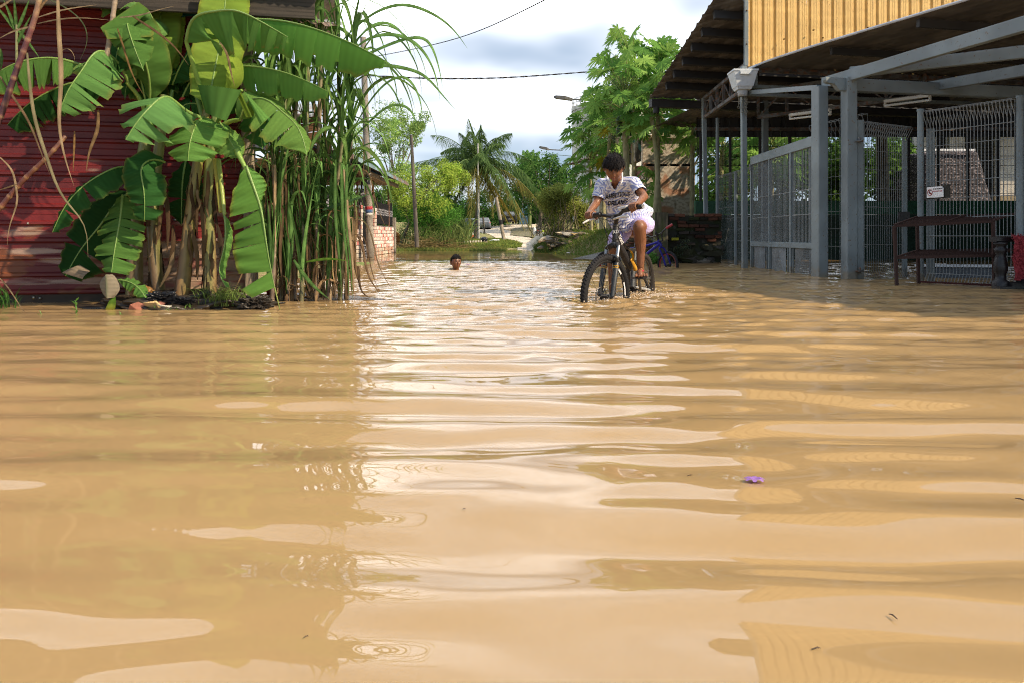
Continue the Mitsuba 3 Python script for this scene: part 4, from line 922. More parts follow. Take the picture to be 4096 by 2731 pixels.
rows = [[P(437 + (39 * math.sin(math.pi * (0.06 + 0.86 * s)) ** 0.65 * (1 + 0.05 * math.sin(s * 9 + t * 2))) * t + 4 * s, 1098 + 94 * s, 5.42) + np.array([0, -0.05 * (1 - abs(t)), 0]) for t in np.linspace(-1, 1, 9)] for s in np.linspace(0, 1, n_)]
i_ = (np.arange(n_ - 1)[:, None] * 9 + np.arange(8)).reshape(-1); mb.add(np.array(rows).reshape(-1, 3), np.stack([i_, i_ + 1, i_ + 10, i_ + 9], -1), np.where((np.arange(n_ * 9) % 9 == 4)[:, None], (0.26, 0.27, 0.15), (0.33, 0.29, 0.22) * np.where((np.arange(n_ * 9) // 9 % 2)[:, None], 0.9, 1.08))); part(b2, 'leaf_tip', mb, 'leaf', True, 'leaf end coated all over with pale dried mud', jit=0.25, freq=12)
part(b2, 'leaf_tip', MB().ribbon(PP((455, 1180, 5.43), (448, 1210, 5.41), (440, 1235, 5.38), (432, 1266, 5.36)), [0.02, 0.05, 0.06, 0.045], (1, 0.3, 0.1), 12, 0.12, np.array([(0.06, 0.14, 0.03), (0.10, 0.19, 0.03), (0.20, 0.20, 0.03), (0.30, 0.13, 0.02)])), 'leaf', True, 'yellow-orange withered leaf end touching the water')
L(b2, PP((470, 1120, 5.5), (520, 1130, 5.48), (560, 1160, 5.46), (590, 1205, 5.45)), 0.05, (0.2, -0.8, 0.55), 25, 25, (0.5,), col=LEAFC * 0.8, seed=27)
# the long leaf hanging by the wooden post and its petiole leaf
L(b4, PP((880, 490, 5.5), (905, 540, 5.44), (945, 605, 5.4), (968, 640, 5.38)), 0.10, (0.25, -0.85, 0.45), 18, 18, (), col=LEAFC * np.array([1.25, 1.1, 1.2]), seed=28, prof=[0.5, 0.9, 1, 0.9, 0.6, 0.15])
petiole(b4, P(945, 600, 5.4), P(992, 692, 5.36), 0.015)
L(b4, PP((985, 665, 5.36), (1012, 740, 5.34), (1042, 830, 5.32), (1062, 950, 5.3), (1080, 1060, 5.3), (1098, 1150, 5.3)), 0.205, (0.12, -0.96, 0.2), 14, 8, (0.36, 0.47, 0.57, 0.64, 0.86), col=LEAFC * np.array([1.05, 1.05, 0.9]), seed=29, sides='l', gap=0.05, prof=[0.25, 0.62, 0.85, 0.95, 1.0, 1.0, 1.0, 0.95, 0.7], droop=10)
L(b4, PP((985, 665, 5.37), (1012, 740, 5.35), (1042, 830, 5.33)), 0.075, (0.12, -0.96, 0.2), 14, 8, (), col=LEAFC * 1.1, seed=30, sides='r', rib=False, prof=[0.4, 0.9, 1, 0.6, 0.05], droop=10)
part(b4, 'leaf_tail', MB(np.array([0.2, 0.26, 0.05])).tube(PP((1098, 1150, 5.3), (1108, 1190, 5.3), (1120, 1240, 5.3)), [0.006, 0.003], 5), 'satin', True)
petiole(b4, P(862, 640, 5.66), P(882, 850, 5.55), 0.016, 0.0, (0.36, 0.33, 0.06)); petiole(b4, P(872, 640, 5.66), P(898, 860, 5.52), 0.015, 0.02, (0.26, 0.33, 0.07))
L(b4, PP((897, 860, 5.52), (902, 920, 5.5), (892, 1010, 5.48), (878, 1090, 5.47), (905, 1150, 5.45)), 0.085, (0.5, -0.85, 0.1), 18, 40, (0.85,), col=LEAFC * 0.95, seed=31, sides='r', prof=[0.6, 0.95, 1, 0.9, 0.85, 0.9, 0.7, 0.4])
for u, v, y, uu, vv in ((640, 700, 5.7, 625, 980), (652, 720, 5.68, 668, 1010), (700, 980, 5.7, 640, 1150), (760, 900, 5.62, 790, 1120), (800, 800, 5.7, 808, 1080), (870, 900, 5.7, 878, 1085), (690, 900, 5.72, 672, 1060)):
    part(b3 if u < 780 else b4, 'dry_leaf', MB(DRYC[(u // 10) % 4]).ribbon(PP((u, v, y), ((u + uu) / 2 + 12, (v + vv) / 2, y - 0.05), (uu, vv, y - 0.04)), [0.012, 0.032, 0.026, 0.006], (1, 0.4, 0), 10, 0.3), 'leaf', True)

# ---------------------------------------------------------------- mud bank, rubble, weeds
def mound(c, r, sub, amp, freq, seed, col):
    return MB(col).blob(c, r, sub, amp, freq, seed)
solo('mud_bank', mound(P(690, 1238, 5.65) + [0, 0.1, -0.04], (0.66, 0.36, 0.17), 5, 0.45, 3.4, 3, (0.030, 0.023, 0.017)), 'satin', 'black wet mud heaped round the feet of the banana plants', 'mud', smooth=True, jit=0.5, freq=14)
solo('mud_clod', mound(P(1010, 1222, 5.5) + [0, 0.05, -0.0], (0.108, 0.09, 0.062), 5, 0.75, 4.5, 5, (0.035, 0.028, 0.022)), 'satin', 'round black clod of mud and roots in the water below the wooden post', 'mud clod', smooth=True, jit=0.5, freq=25)
rg = np.random.default_rng(9)
solo('coconut_husk', MB((0.20, 0.105, 0.035)).blob(P(565, 1168, 5.55), (0.082, 0.06, 0.042), 4, 0.35, 2.0, 4), 'satin', 'brown husk-like lump lying on the mud at the foot of the banana plants', 'husk', smooth=True, jit=0.4, freq=25)
bg = MB((0.010, 0.010, 0.012)).blob(P(640, 1192, 5.52), (0.105, 0.07, 0.042), 5, 0.8, 4.5, 12); bg.blob(P(715, 1204, 5.48), (0.09, 0.05, 0.022), 5, 0.8, 5.0, 13)
bm_ = m3.Manifold.batch_boolean([m3.Manifold(m3.Mesh(np.asarray(v_, np.float32), np.asarray(f_, np.uint32))) for v_, f_ in ((bg.v[0], bg.f[0]), (bg.v[1], bg.f[1] - len(bg.v[0])))], m3.OpType.Add)
solo('plastic_bag', MB((0.010, 0.010, 0.012)).mesh(bm_), 'gloss', 'crumpled black plastic bag lying on the mud between the trunks', 'plastic bag', smooth=True)
for nm, lab, c, r, col, s in (('brick_lump', 'pink broken brick at the water edge in front of the banana plants', P(560, 1232, 5.42), (0.075, 0.05, 0.032), (0.38, 0.155, 0.105), 1),
                              ('stone', 'pale yellowish stone at the water edge right of the pink brick', P(612, 1228, 5.4), (0.05, 0.04, 0.036), (0.48, 0.34, 0.17), 2),
                              ('stone', 'small white stone with dark specks beside the grass tuft', P(672, 1232, 5.38), (0.035, 0.03, 0.022), (0.45, 0.42, 0.36), 3),
                              ('brick_lump', 'dull red stone behind the pale yellowish stone', P(640, 1218, 5.45), (0.045, 0.04, 0.024), (0.24, 0.10, 0.075), 4)):
    m = trimesh.convex.convex_hull(rg.normal(size=(26, 3)) * 0.6 * np.array(r)); m = m.subdivide().subdivide()
    solo(nm, MB(col).add(np.array(m.vertices) + c, m.faces), 'matte', lab, 'stone', jit=0.45, freq=22)


def tuft(n, c, r, h, col, seed, w=0.006, lean=0.5):
    rs = np.random.default_rng(seed); mb = MB(col)
    for i in range(n):
        a, d = rs.uniform(0, 6.28), r * math.sqrt(rs.uniform()); b = np.asarray(c) + [d * math.cos(a), d * 0.6 * math.sin(a), 0]
        l = h * rs.uniform(0.4, 1.1); o = np.array([rs.normal(0, 1), rs.normal(0, 0.7), 0]) * lean * l
        mb.ribbon([b, b + o * 0.3 + [0, 0, l * 0.6], b + o + [0, 0, l * rs.uniform(0.55, 0.95)]], [w, w, 0.0005], (rs.normal(), rs.normal(), 0), 5, 0.2, np.asarray(col) * rs.uniform(0.6, 1.4))
    return mb


solo('grass_tuft', tuft(230, P(880, 1222, 5.6), 0.19, 0.17, (0.16, 0.23, 0.06), 1), 'leaf', 'tuft of fresh green grass between the banana trunk and the black clod', 'grass', smooth=True)
solo('grass_tuft', tuft(46, P(20, 1245, 5.55), 0.1, 0.26, (0.05, 0.13, 0.03), 2), 'leaf', 'thin tuft of dark grass by the wall at the left edge', 'grass', smooth=True)
solo('grass', tuft(60, P(700, 1240, 5.45), 0.2, 0.05, (0.13, 0.24, 0.05), 3, 0.008), 'leaf', 'short green shoots along the water before the rubble', 'grass', kind='stuff', smooth=True)
for i, (u, v, h, lab) in enumerate(((303, 1262, 0.105, 'little green weed with small leaves standing in the water left of the banana plants'), (162, 1262, 0.04, 'tiny green sprout in the water at the far left'), (481, 1262, 0.035, 'tiny green sprout in the water beside the pale leaf'))):
    t = thing('water_weed', lab, 'weed'); o = P(u, v + 6, 5.05); rs = np.random.default_rng(i + 3)
    part(t, 'stem', MB((0.12, 0.28, 0.06)).tube([o - [0, 0, 0.03], o + [0.004, 0, h * 0.5], o + [-0.006, 0, h]], 0.0022, 5), 'satin', True)
    for k in range(9 if h > 0.06 else 3):
        p = o + [0, 0, h * (0.1 + 0.95 * k / 9)]; d = norm([rs.normal(), rs.normal() * 0.6, 0.5]) * (0.036 if h > 0.06 else 0.02)
        part(t, 'leaf', MB((0.16, 0.36, 0.07)).ribbon([p, p + d * 0.6, p + d], [0.004, 0.014, 0.001], np.cross(d, [0, 0.4, 1]), 6, 0.15), 'leaf', True)

# ---------------------------------------------------------------- sugar cane
def cane_leaf(root, pts, w, side, col, name='leaf', n=22, mat='leaf', fold=0.22):
    rs = np.random.default_rng(int(abs(pts[0][0] * 1000 + pts[-1][2] * 777)) % 99991)
    c = np.asarray(col) * rs.uniform(0.85, 1.15)
    return part(root, name, MB(c).ribbon(pts, [w * 0.55, w * 0.95, w, w * 0.8, w * 0.45, 0.001], side, n, fold, c), mat, True)


def cane(label, pts, r, cols, seed, node=0.085, group='sugar cane stalks beside the banana plants'):
    t = thing('sugarcane', label, 'sugar cane', group); rs = np.random.default_rng(seed)
    c = spline(np.array(pts), 60); d = np.r_[0, np.cumsum(np.linalg.norm(np.diff(c, axis=0), axis=1))]; ph = (d / node) % 1
    R = r * (1 + 0.16 * np.exp(-((ph - 0.5) * 12) ** 2)) * np.linspace(1.05, 0.8, 60)
    nd = np.exp(-((ph - 0.5) * 9) ** 2)[:, None]; mixc = np.interp(np.linspace(0, 1, 60), np.linspace(0, 1, len(cols)), np.arange(len(cols)))
    cc = np.array([np.asarray(cols[int(m)]) * (1 - m % 1) + np.asarray(cols[min(int(m) + 1, len(cols) - 1)]) * (m % 1) for m in mixc]) * rs.uniform(0.75, 1.2, (60, 1))
    cc = cc * (1 - 0.6 * nd) + np.array([0.36, 0.30, 0.22]) * 0.6 * nd
    part(t, 'stalk', MB().tube(c, R, 9, cc), 'satin', True)
    return t, c


PUR, RED, TAN, GRN, DRY = (0.06, 0.010, 0.018), (0.12, 0.03, 0.018), (0.30, 0.22, 0.13), (0.16, 0.2, 0.06), (0.36, 0.265, 0.16)
s1, q = cane('dark purple jointed cane slanting up at the upper left corner', PP((-70, 640, 5.0), (0, 470, 5.0), (60, 300, 5.0), (110, 160, 5.0), (148, 40, 5.0), (165, -60, 5.0)), 0.02, (RED, PUR, PUR, (0.14, 0.05, 0.05), TAN), 1)
s2, q = cane('reddish cane lying obliquely before the red wall at the left edge', PP((-80, 920, 5.3), (0, 832, 5.3), (100, 715, 5.3), (190, 628, 5.3), (262, 545, 5.35)), 0.018, (RED, RED, (0.12, 0.05, 0.03)), 2)
s3, q = cane('brown sheathed cane rising left of the upright banana leaf', PP((400, 330, 5.5), (425, 230, 5.5), (445, 120, 5.5), (458, 20, 5.5), (470, -60, 5.5)), 0.019, (TAN, (0.24, 0.19, 0.14), (0.30, 0.22, 0.15)), 3)
NX = (1, 0.3, 0)
dl = lambda root, pts, w, col=DRY, side=NX, name='dry_leaf': cane_leaf(root, PP(*pts), w * 0.78, side, np.asarray(col) * 0.85, name)
dl(s1, ((230, -20, 4.7), (236, 150, 4.68), (243, 330, 4.66), (236, 480, 4.65), (262, 640, 4.64), (296, 745, 4.63)), 0.034)
dl(s1, ((108, 212, 4.95), (118, 330, 4.9), (138, 470, 4.88), (190, 640, 4.85), (260, 800, 4.85), (330, 890, 4.85), (352, 1030, 4.85)), 0.026, (0.33, 0.29, 0.17))
dl(s1, ((0, 305, 5.1), (40, 370, 5.1), (110, 480, 5.1), (160, 600, 5.1), (200, 700, 5.1)), 0.02, (0.2, 0.14, 0.085))
dl(s1, ((150, 70, 5.0), (250, 40, 4.95), (390, 20, 4.95)), 0.016, DRY, (0, 0.3, 1)); dl(s1, ((140, 105, 5.0), (60, 125, 5.0), (-20, 165, 5.0)), 0.02, DRY, (0, 0.3, 1))
dl(s1, ((150, 95, 5.0), (230, 78, 4.95), (330, 72, 4.95), (440, 82, 5.0)), 0.014, (0.28, 0.21, 0.13), (0, 0.3, 1)); dl(s1, ((145, 60, 5.02), (170, 20, 5.0), (205, -15, 5.0)), 0.022, (0.3, 0.2, 0.11))
dl(s1, ((-10, 35, 5.1), (30, 10, 5.1), (60, -10, 5.1)), 0.02, DRY)
dl(s2, ((0, 630, 5.3), (50, 690, 5.28), (62, 740, 5.28), (68, 800, 5.28), (40, 900, 5.28), (28, 985, 5.28)), 0.018); dl(s2, ((68, 738, 5.28), (30, 752, 5.28), (-20, 765, 5.28)), 0.016)
dl(s2, ((-10, 1105, 5.2), (15, 1130, 5.2), (55, 1185, 5.2), (100, 1255, 5.2)), 0.012)
dl(s3, ((392, 440, 5.4), (388, 520, 5.38), (360, 600, 5.36), (345, 690, 5.35)), 0.030, (0.24, 0.16, 0.085)); dl(s3, ((298, 525, 5.4), (296, 590, 5.4), (292, 690, 5.4)), 0.018, (0.26, 0.16, 0.07))
dl(s3, ((478, 70, 5.4), (560, 60, 5.35), (640, 38, 5.3), (700, 24, 5.3)), 0.016, DRY, (0, 0.3, 1)); dl(s3, ((530, 65, 5.35), (600, 110, 5.3), (690, 180, 5.28), (755, 262, 5.27)), 0.022, (0.17, 0.105, 0.06), (0.3, 0.3, 1))
dl(s3, ((470, 115, 5.45), (500, 210, 5.42), (540, 320, 5.4), (575, 382, 5.4)), 0.018, (0.26, 0.16, 0.07)); dl(s3, ((240, 210, 5.4), (270, 195, 5.4), (292, 215, 5.4), (300, 250, 5.4)), 0.008, DRY)
dl(s3, ((880, 170, 5.2), (905, 210, 5.18), (922, 280, 5.17), (940, 350, 5.16)), 0.020, (0.2, 0.14, 0.08))
dl(s3, ((180, -10, 5.2), (290, 50, 5.2), (340, 110, 5.2), (348, 160, 5.2), (320, 240, 5.2)), 0.012, (0.10, 0.13, 0.07))
GB = (0.10, 0.195, 0.06)
for pts in (((65, 130, 5.2), (40, 60, 5.2), (10, -10, 5.2)), ((66, 120, 5.2), (62, 50, 5.2), (55, -20, 5.2)), ((70, 120, 5.2), (95, 60, 5.2), (120, -10, 5.2)), ((62, 125, 5.2), (15, 60, 5.2), (-30, 10, 5.2)), ((68, 180, 5.2), (100, 110, 5.2), (125, 60, 5.2)), ((64, 110, 5.2), (120, 180, 5.2), (160, 235, 5.2)), ((0, 195, 5.2), (5, 230, 5.2), (2, 290, 5.2))):
    dl(s1, pts, 0.026, GB, NX, 'leaf')
part(s1, 'stalk', MB((0.16, 0.17, 0.07)).tube(PP((68, 280, 5.2), (66, 200, 5.2), (66, 100, 5.2)), 0.009, 7), 'satin', True)

# the tall clump in the middle: every stalk a thing with its leaves
cr = np.random.default_rng(44)
BASES = [(1085, 1208, 6.0, 1075, 420), (1120, 1200, 6.15, 1140, 330), (1150, 1205, 6.05, 1165, 760), (1180, 1198, 6.2, 1195, 250), (1205, 1206, 6.05, 1235, 150), (1235, 1196, 6.3, 1240, 700), (1262, 1200, 6.2, 1290, 90), (1290, 1192, 6.35, 1300, 420), (1310, 1198, 6.2, 1370, 560), (1335, 1190, 6.4, 1352, 120), (1360, 1198, 6.2, 1395, 640), (1385, 1196, 6.25, 1405, 300), (1140, 1188, 6.45, 1128, 260), (1100, 1190, 6.4, 1105, 700)]
WORDS = ['leftmost stalk of the tall clump beside the wooden post', 'tall stalk just right of the wooden post', 'short leafy stalk low in the left half of the clump', 'tall stalk under the two big banana leaves', 'tall upright stalk in the middle of the clump', 'short stalk in the middle of the clump', 'tall stalk right of the middle, top out of the picture', 'middle-sized stalk right of the middle', 'stalk leaning right under the end of the long banana leaf', 'tall stalk with long leaves arching to the right', 'low stalk near the right side of the clump', 'rightmost tall stalk, close to the utility pole', 'stalk at the back of the clump behind the big banana leaves', 'short stalk at the back left of the clump']
for i, ((u, v, y, ut, vt), wd) in enumerate(zip(BASES, WORDS)):
    tall = vt < 500; um = (u + ut) / 2 + cr.normal(0, 14)
    dryc = i % 3 != 1
    t, c = cane('sugar cane, ' + wd, PP((u, v + 25, y), (um, (v + vt) / 2, y + cr.normal(0, 0.05)), (ut, vt, y + cr.normal(0, 0.08))), 0.0175 if tall else 0.014, (((0.13, 0.09, 0.065), (0.21, 0.16, 0.105), (0.25, 0.185, 0.14), GRN) if dryc else ((0.11, 0.105, 0.05), (0.15, 0.15, 0.07), GRN)), 50 + i, 0.11)
    for k in range(13 if tall else 11):                                 # green blades fan out of the top
        a = cr.uniform(0, 6.28); p = c[-1 - min(int(k * (2 if tall else 3)), 40)]; ln = cr.uniform(0.55, 1.15) * (1.0 if tall else 0.75); o = np.array([math.cos(a), 0.6 * math.sin(a), 0])
        if k < 3: pts = [p, p + o * 0.06 * ln + [0, 0, 0.5 * ln], p + o * 0.22 * ln + [0, 0, 0.95 * ln]]
        else: r_ = cr.uniform(0.2, 0.5); pts = [p, p + o * 0.10 * ln + [0, 0, 0.42 * ln], p + o * (0.12 + r_ * 0.5) * ln + [0, 0, 0.60 * ln], p + o * (0.2 + r_) * ln + [0, 0, 0.45 * ln], p + o * (0.25 + r_ * 1.2) * ln + [0, 0, 0.10 * ln]]
        cane_leaf(t, pts, cr.uniform(0.028, 0.05), np.cross(o, [0, 0, 1]) + cr.normal(0, 0.3, 3), np.array(GB) * cr.uniform(0.8, 1.9) + np.array([0.03, 0.03, 0]) * cr.uniform(), 'leaf')
    for k in range(17):                                                  # blades springing from the lower stalk
        a = cr.uniform(0, 6.28); p = c[int(cr.uniform(2, 22))]; ln = cr.uniform(0.35, 1.0); o = np.array([math.cos(a), 0.6 * math.sin(a), 0])
        pts = [p, p + o * 0.07 * ln + [0, 0, 0.5 * ln], p + o * 0.16 * ln + [0, 0, 0.9 * ln]]
        if k > 10: pts += [p + o * 0.36 * ln + [0, 0, 0.95 * ln], p + o * 0.55 * ln + [0, 0, 0.7 * ln]]
        cane_leaf(t, pts, cr.uniform(0.024, 0.048), np.cross(o, [0, 0, 1]) + cr.normal(0, 0.3, 3), np.array(GB) * cr.uniform(0.7, 1.8), 'leaf')
    for k in range(10):                                                  # dry blades hang down along it
        p = c[int(cr.uniform(4, 45))]; ln = cr.uniform(0.35, 0.8); o = np.array([cr.normal(0, 0.10), cr.normal(0, 0.05), 0])
        zz = max(0.02, p[2] - ln); cane_leaf(t, [p, p + o * 0.6 + [0, 0, 0.03], p + o + [0, 0, -ln * 0.4], [p[0] + o[0] * 1.5, p[1] + o[1], zz]], cr.uniform(0.016, 0.03), (cr.normal(), cr.normal(), 0), np.array(DRYC[cr.integers(0, 3)]) * cr.uniform(1.2, 2.4), 'dry_leaf')
    if i == 9:
        for pts in (((1352, 180, 6.2), (1480, 60, 6.1), (1600, 18, 6.05), (1700, 40, 6.0), (1800, 105, 5.95), (1870, 195, 5.9)), ((1365, 260, 6.2), (1500, 200, 6.1), (1600, 160, 6.05), (1705, 160, 6.0), (1745, 230, 6.0), (1772, 360, 6.0)), ((1365, 250, 6.2), (1480, 150, 6.1), (1590, 140, 6.05), (1680, 190, 6.0), (1735, 280, 6.0), (1760, 400, 6.0)),
                    ((1380, 320, 6.2), (1500, 262, 6.1), (1600, 268, 6.05), (1700, 305, 6.0), (1770, 380, 6.0), (1822, 440, 6.0)), ((1390, 560, 6.2), (1480, 400, 6.1), (1560, 320, 6.05), (1620, 310, 6.0), (1670, 370, 6.0), (1690, 500, 6.0)), ((1385, 580, 6.2), (1480, 480, 6.1), (1580, 418, 6.05), (1640, 440, 6.0), (1672, 540, 6.0)), ((1340, 160, 6.2), (1370, 20, 6.1), (1400, -60, 6.1)), ((1400, 330, 6.2), (1450, 130, 6.1), (1540, 90, 6.1), (1620, 150, 6.1), (1650, 240, 6.1))):
            cane_leaf(t, PP(*pts), 0.036, (0.3, 0.5, 1), np.array(GB) * 1.35, 'leaf', 30)
    if i == 10:
        cane_leaf(t, PP((1290, 840, 6.0), (1370, 812, 5.95), (1440, 790, 5.9), (1490, 772, 5.9)), 0.03, (0, 0.4, 1), (0.07, 0.14, 0.06)); cane_leaf(t, PP((1225, 1048, 5.9), (1300, 1036, 5.88), (1395, 1045, 5.85)), 0.022, (0, 0.4, 1), (0.10, 0.19, 0.03)); cane_leaf(t, PP((1175, 1040, 5.95), (1240, 1130, 5.9), (1320, 1200, 5.85)), 0.03, (0.3, 0.3, 1), GB)
        for uu in (1345, 1375, 1388, 1396): cane_leaf(t, PP((uu + cr.normal(0, 8), 560 + cr.uniform(0, 200), 5.95), (uu, 900, 5.9), (uu + 15, 1060, 5.9), (uu + 22, 1200, 5.9)), 0.024, NX, GB if uu < 1390 else DRY, 'leaf')
solo('mud_bank', mound(np.array([-1.62, 6.35, -0.06]), (0.6, 0.3, 0.09), 4, 0.5, 3.0, 8, (0.05, 0.036, 0.024)), 'satin', 'low dark mud bank under the sugar cane stalks', 'mud', smooth=True, jit=0.4, freq=14)
# ---------------------------------------------------------------- trees and plants further away
def leaf_cloud(centres, radii, n, size, col, seed, flat=0.6, ratio=0.5, var=0.5, mb=None, light=None, droop=0.0):
    """n small leaves (two triangles each) through blobs; every blob keeps its own tint, so that the crown has lighter and darker clumps."""
    rs = np.random.default_rng(seed); centres = np.asarray(centres, float); radii = np.broadcast_to(np.asarray(radii, float).reshape(len(radii) if np.ndim(radii) else 1, -1), (len(centres), 3)) if np.ndim(radii) != 2 else np.asarray(radii, float)
    k = rs.integers(0, len(centres), n); d = rs.normal(size=(n, 3)); d /= np.linalg.norm(d, axis=1, keepdims=True)
    rr = rs.uniform(0.25, 1.0, n) ** 0.5
    p = centres[k] + d * rr[:, None] * radii[k]
    s = size * rs.uniform(0.6, 1.4, n)[:, None]
    nrm = d * flat + rs.normal(size=(n, 3)) * 0.7 + [0, 0, 0.55]; nrm /= np.linalg.norm(nrm, axis=1, keepdims=True)
    a = np.cross(nrm, rs.normal(size=(n, 3))); a /= np.linalg.norm(a, axis=1, keepdims=True) + 1e-9
    a[:, 2] -= droop; a /= np.linalg.norm(a, axis=1, keepdims=True)
    b = np.cross(nrm, a)
    v = np.stack([p - a * s, p + b * s * ratio - a * s * 0.1, p + a * s, p - b * s * ratio - a * s * 0.1], 1).reshape(-1, 3)
    f = (np.arange(n)[:, None] * 4 + np.array([0, 1, 2, 3])).reshape(-1, 4)
    tint = rs.uniform(1 - var * 0.6, 1 + var, len(centres))[k] * rs.uniform(0.75, 1.25, n)
    c = np.asarray(col)[None] * tint[:, None]
    if light is not None: m = (rs.uniform(size=n) < 0.35)[:, None]; c = np.where(m, np.asarray(light) * tint[:, None], c)
    mb = mb or MB(); mb.quads = True; return mb.add(v, f, np.repeat(c * 1.28, 4, 0))


def branches(mb, base, top, r, tips, seed, col, sides=7):
    rs = np.random.default_rng(seed); base, top = np.asarray(base, float), np.asarray(top, float)
    tr = spline([base, (base + top) / 2 + rs.normal(0, 0.04, 3) * np.linalg.norm(top - base), top], 12)
    mb.tube(tr, np.linspace(r, r * 0.55, 12), sides, col)
    for tp in tips:
        s = tr[rs.integers(5, 12)]; m = (s + tp) / 2 + rs.normal(0, 0.06, 3) * np.linalg.norm(tp - s) + [0, 0, 0.05 * np.linalg.norm(tp - s)]
        mb.tube([s, m, tp], [r * 0.42, r * 0.28, r * 0.08], 5, col, n=7)
    return mb


def tree(name, label, cat, base, blobs, n, size, col, seed, trunk_r=0.12, tcol=(0.11, 0.09, 0.065), group=None, light=None, ratio=0.5, top=None, var=0.5, droop=0.0):
    t = thing(name, label, cat, group); c = np.array([b[0] for b in blobs]); r = np.array([np.broadcast_to(b[1], (3,)) for b in blobs])
    tp = c.mean(0) if top is None else np.asarray(top, float)
    part(t, 'trunk', branches(MB(tcol), base, tp, trunk_r, c[::3], seed, tcol), 'matte', True, jit=0.3, freq=6)
    part(t, 'crown', leaf_cloud(c, r, n, size, col, seed, ratio=ratio, light=light, var=var, droop=droop), 'tree_leaf')
    return t


def scatter(box, n, r, seed, rv=0.35):
    """n blobs in an ellipsoid-like box given in photo pixels (u0, v0, u1, v1, y0, y1)."""
    rs = np.random.default_rng(seed); u0, v0, u1, v1, y0, y1 = box; out = []
    while len(out) < n:
        q = rs.uniform(-1, 1, 3)
        if (q ** 2).sum() > 1: continue
        y = (y0 + y1) / 2 + q[2] * (y1 - y0) / 2
        out.append((P((u0 + u1) / 2 + q[0] * (u1 - u0) / 2, (v0 + v1) / 2 + q[1] * (v1 - v0) / 2, y), r * rs.uniform(1 - rv, 1 + rv)))
    return out


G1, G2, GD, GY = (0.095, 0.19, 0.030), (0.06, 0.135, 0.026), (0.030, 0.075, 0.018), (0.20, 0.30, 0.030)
# tall feathery tree behind the brick fence
bl = scatter((1480, 400, 1690, 650, 29, 32), 40, 0.30, 1) + scatter((1360, 480, 1500, 700, 29, 32), 20, 0.28, 2) + scatter((1500, 640, 1680, 800, 28, 31), 20, 0.28, 3) + scatter((1640, 430, 1710, 560, 29, 31), 10, 0.22, 9)
tree('feathery_tree', 'tall airy tree with light feathery foliage behind the brick fence', 'tree', P(1560, 985, 30), bl, 15000, 0.05, (0.18, 0.29, 0.08), 4, 0.055, (0.15, 0.125, 0.10), light=(0.24, 0.33, 0.10), ratio=0.34, top=P(1585, 700, 30))
bl = scatter((1560, 640, 1840, 860, 27, 31), 44, 0.32, 5) + scatter((1760, 640, 1870, 740, 28, 30), 12, 0.22, 6)
tree('bright_bush_tree', 'bright yellow-green feathery tree with spreading twigs left of the coconut palm', 'tree', P(1600, 985, 29), bl, 20000, 0.042, (0.21, 0.31, 0.05), 7, 0.06, (0.17, 0.14, 0.11), light=(0.32, 0.39, 0.08), ratio=0.3, top=P(1680, 780, 29))
bl = scatter((1580, 780, 1830, 940, 28, 32), 40, 0.34, 8)
tree('feathery_shrub', 'fresh green feathery shrub below the yellow-green tree', 'shrub', P(1700, 990, 30), bl, 16000, 0.045, (0.075, 0.20, 0.035), 10, 0.05, light=(0.11, 0.26, 0.05), ratio=0.3)
# dark mass behind (fence corner, hedges far off) so that no ground shows between the crowns
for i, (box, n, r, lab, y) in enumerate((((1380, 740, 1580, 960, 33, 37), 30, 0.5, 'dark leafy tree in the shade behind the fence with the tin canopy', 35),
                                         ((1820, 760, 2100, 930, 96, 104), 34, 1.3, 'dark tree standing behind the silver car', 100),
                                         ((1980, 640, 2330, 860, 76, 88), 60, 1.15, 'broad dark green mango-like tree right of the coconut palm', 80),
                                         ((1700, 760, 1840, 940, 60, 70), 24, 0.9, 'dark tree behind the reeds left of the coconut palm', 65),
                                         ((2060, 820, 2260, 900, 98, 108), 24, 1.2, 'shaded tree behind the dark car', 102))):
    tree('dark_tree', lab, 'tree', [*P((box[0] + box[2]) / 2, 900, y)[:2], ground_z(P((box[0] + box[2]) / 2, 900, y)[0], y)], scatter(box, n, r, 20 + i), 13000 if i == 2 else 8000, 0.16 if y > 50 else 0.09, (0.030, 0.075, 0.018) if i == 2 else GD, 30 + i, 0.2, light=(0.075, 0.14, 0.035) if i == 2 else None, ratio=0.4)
# far-off trees along the skyline and roofs
for i, (u0, u1, v0, y) in enumerate(((1150, 1420, 800, 160), (1380, 1700, 850, 170), (1660, 1960, 860, 165), (1900, 2240, 840, 170), (2150, 2500, 790, 150), (2480, 2900, 760, 140))):
    tree('distant_tree', f'far-off tree mass closing the view behind the {("sugar cane", "brick fence", "bright bush", "cars", "papaya trees", "old plaster wall")[i]}', 'tree', [*P((u0 + u1) / 2, 900, y)[:2], 4], scatter((u0, v0, u1, 945, y - 6, y + 6), 34, 3.0, 60 + i), 7000, 0.55, GD, 70 + i, 0.4, group=None, light=G2)


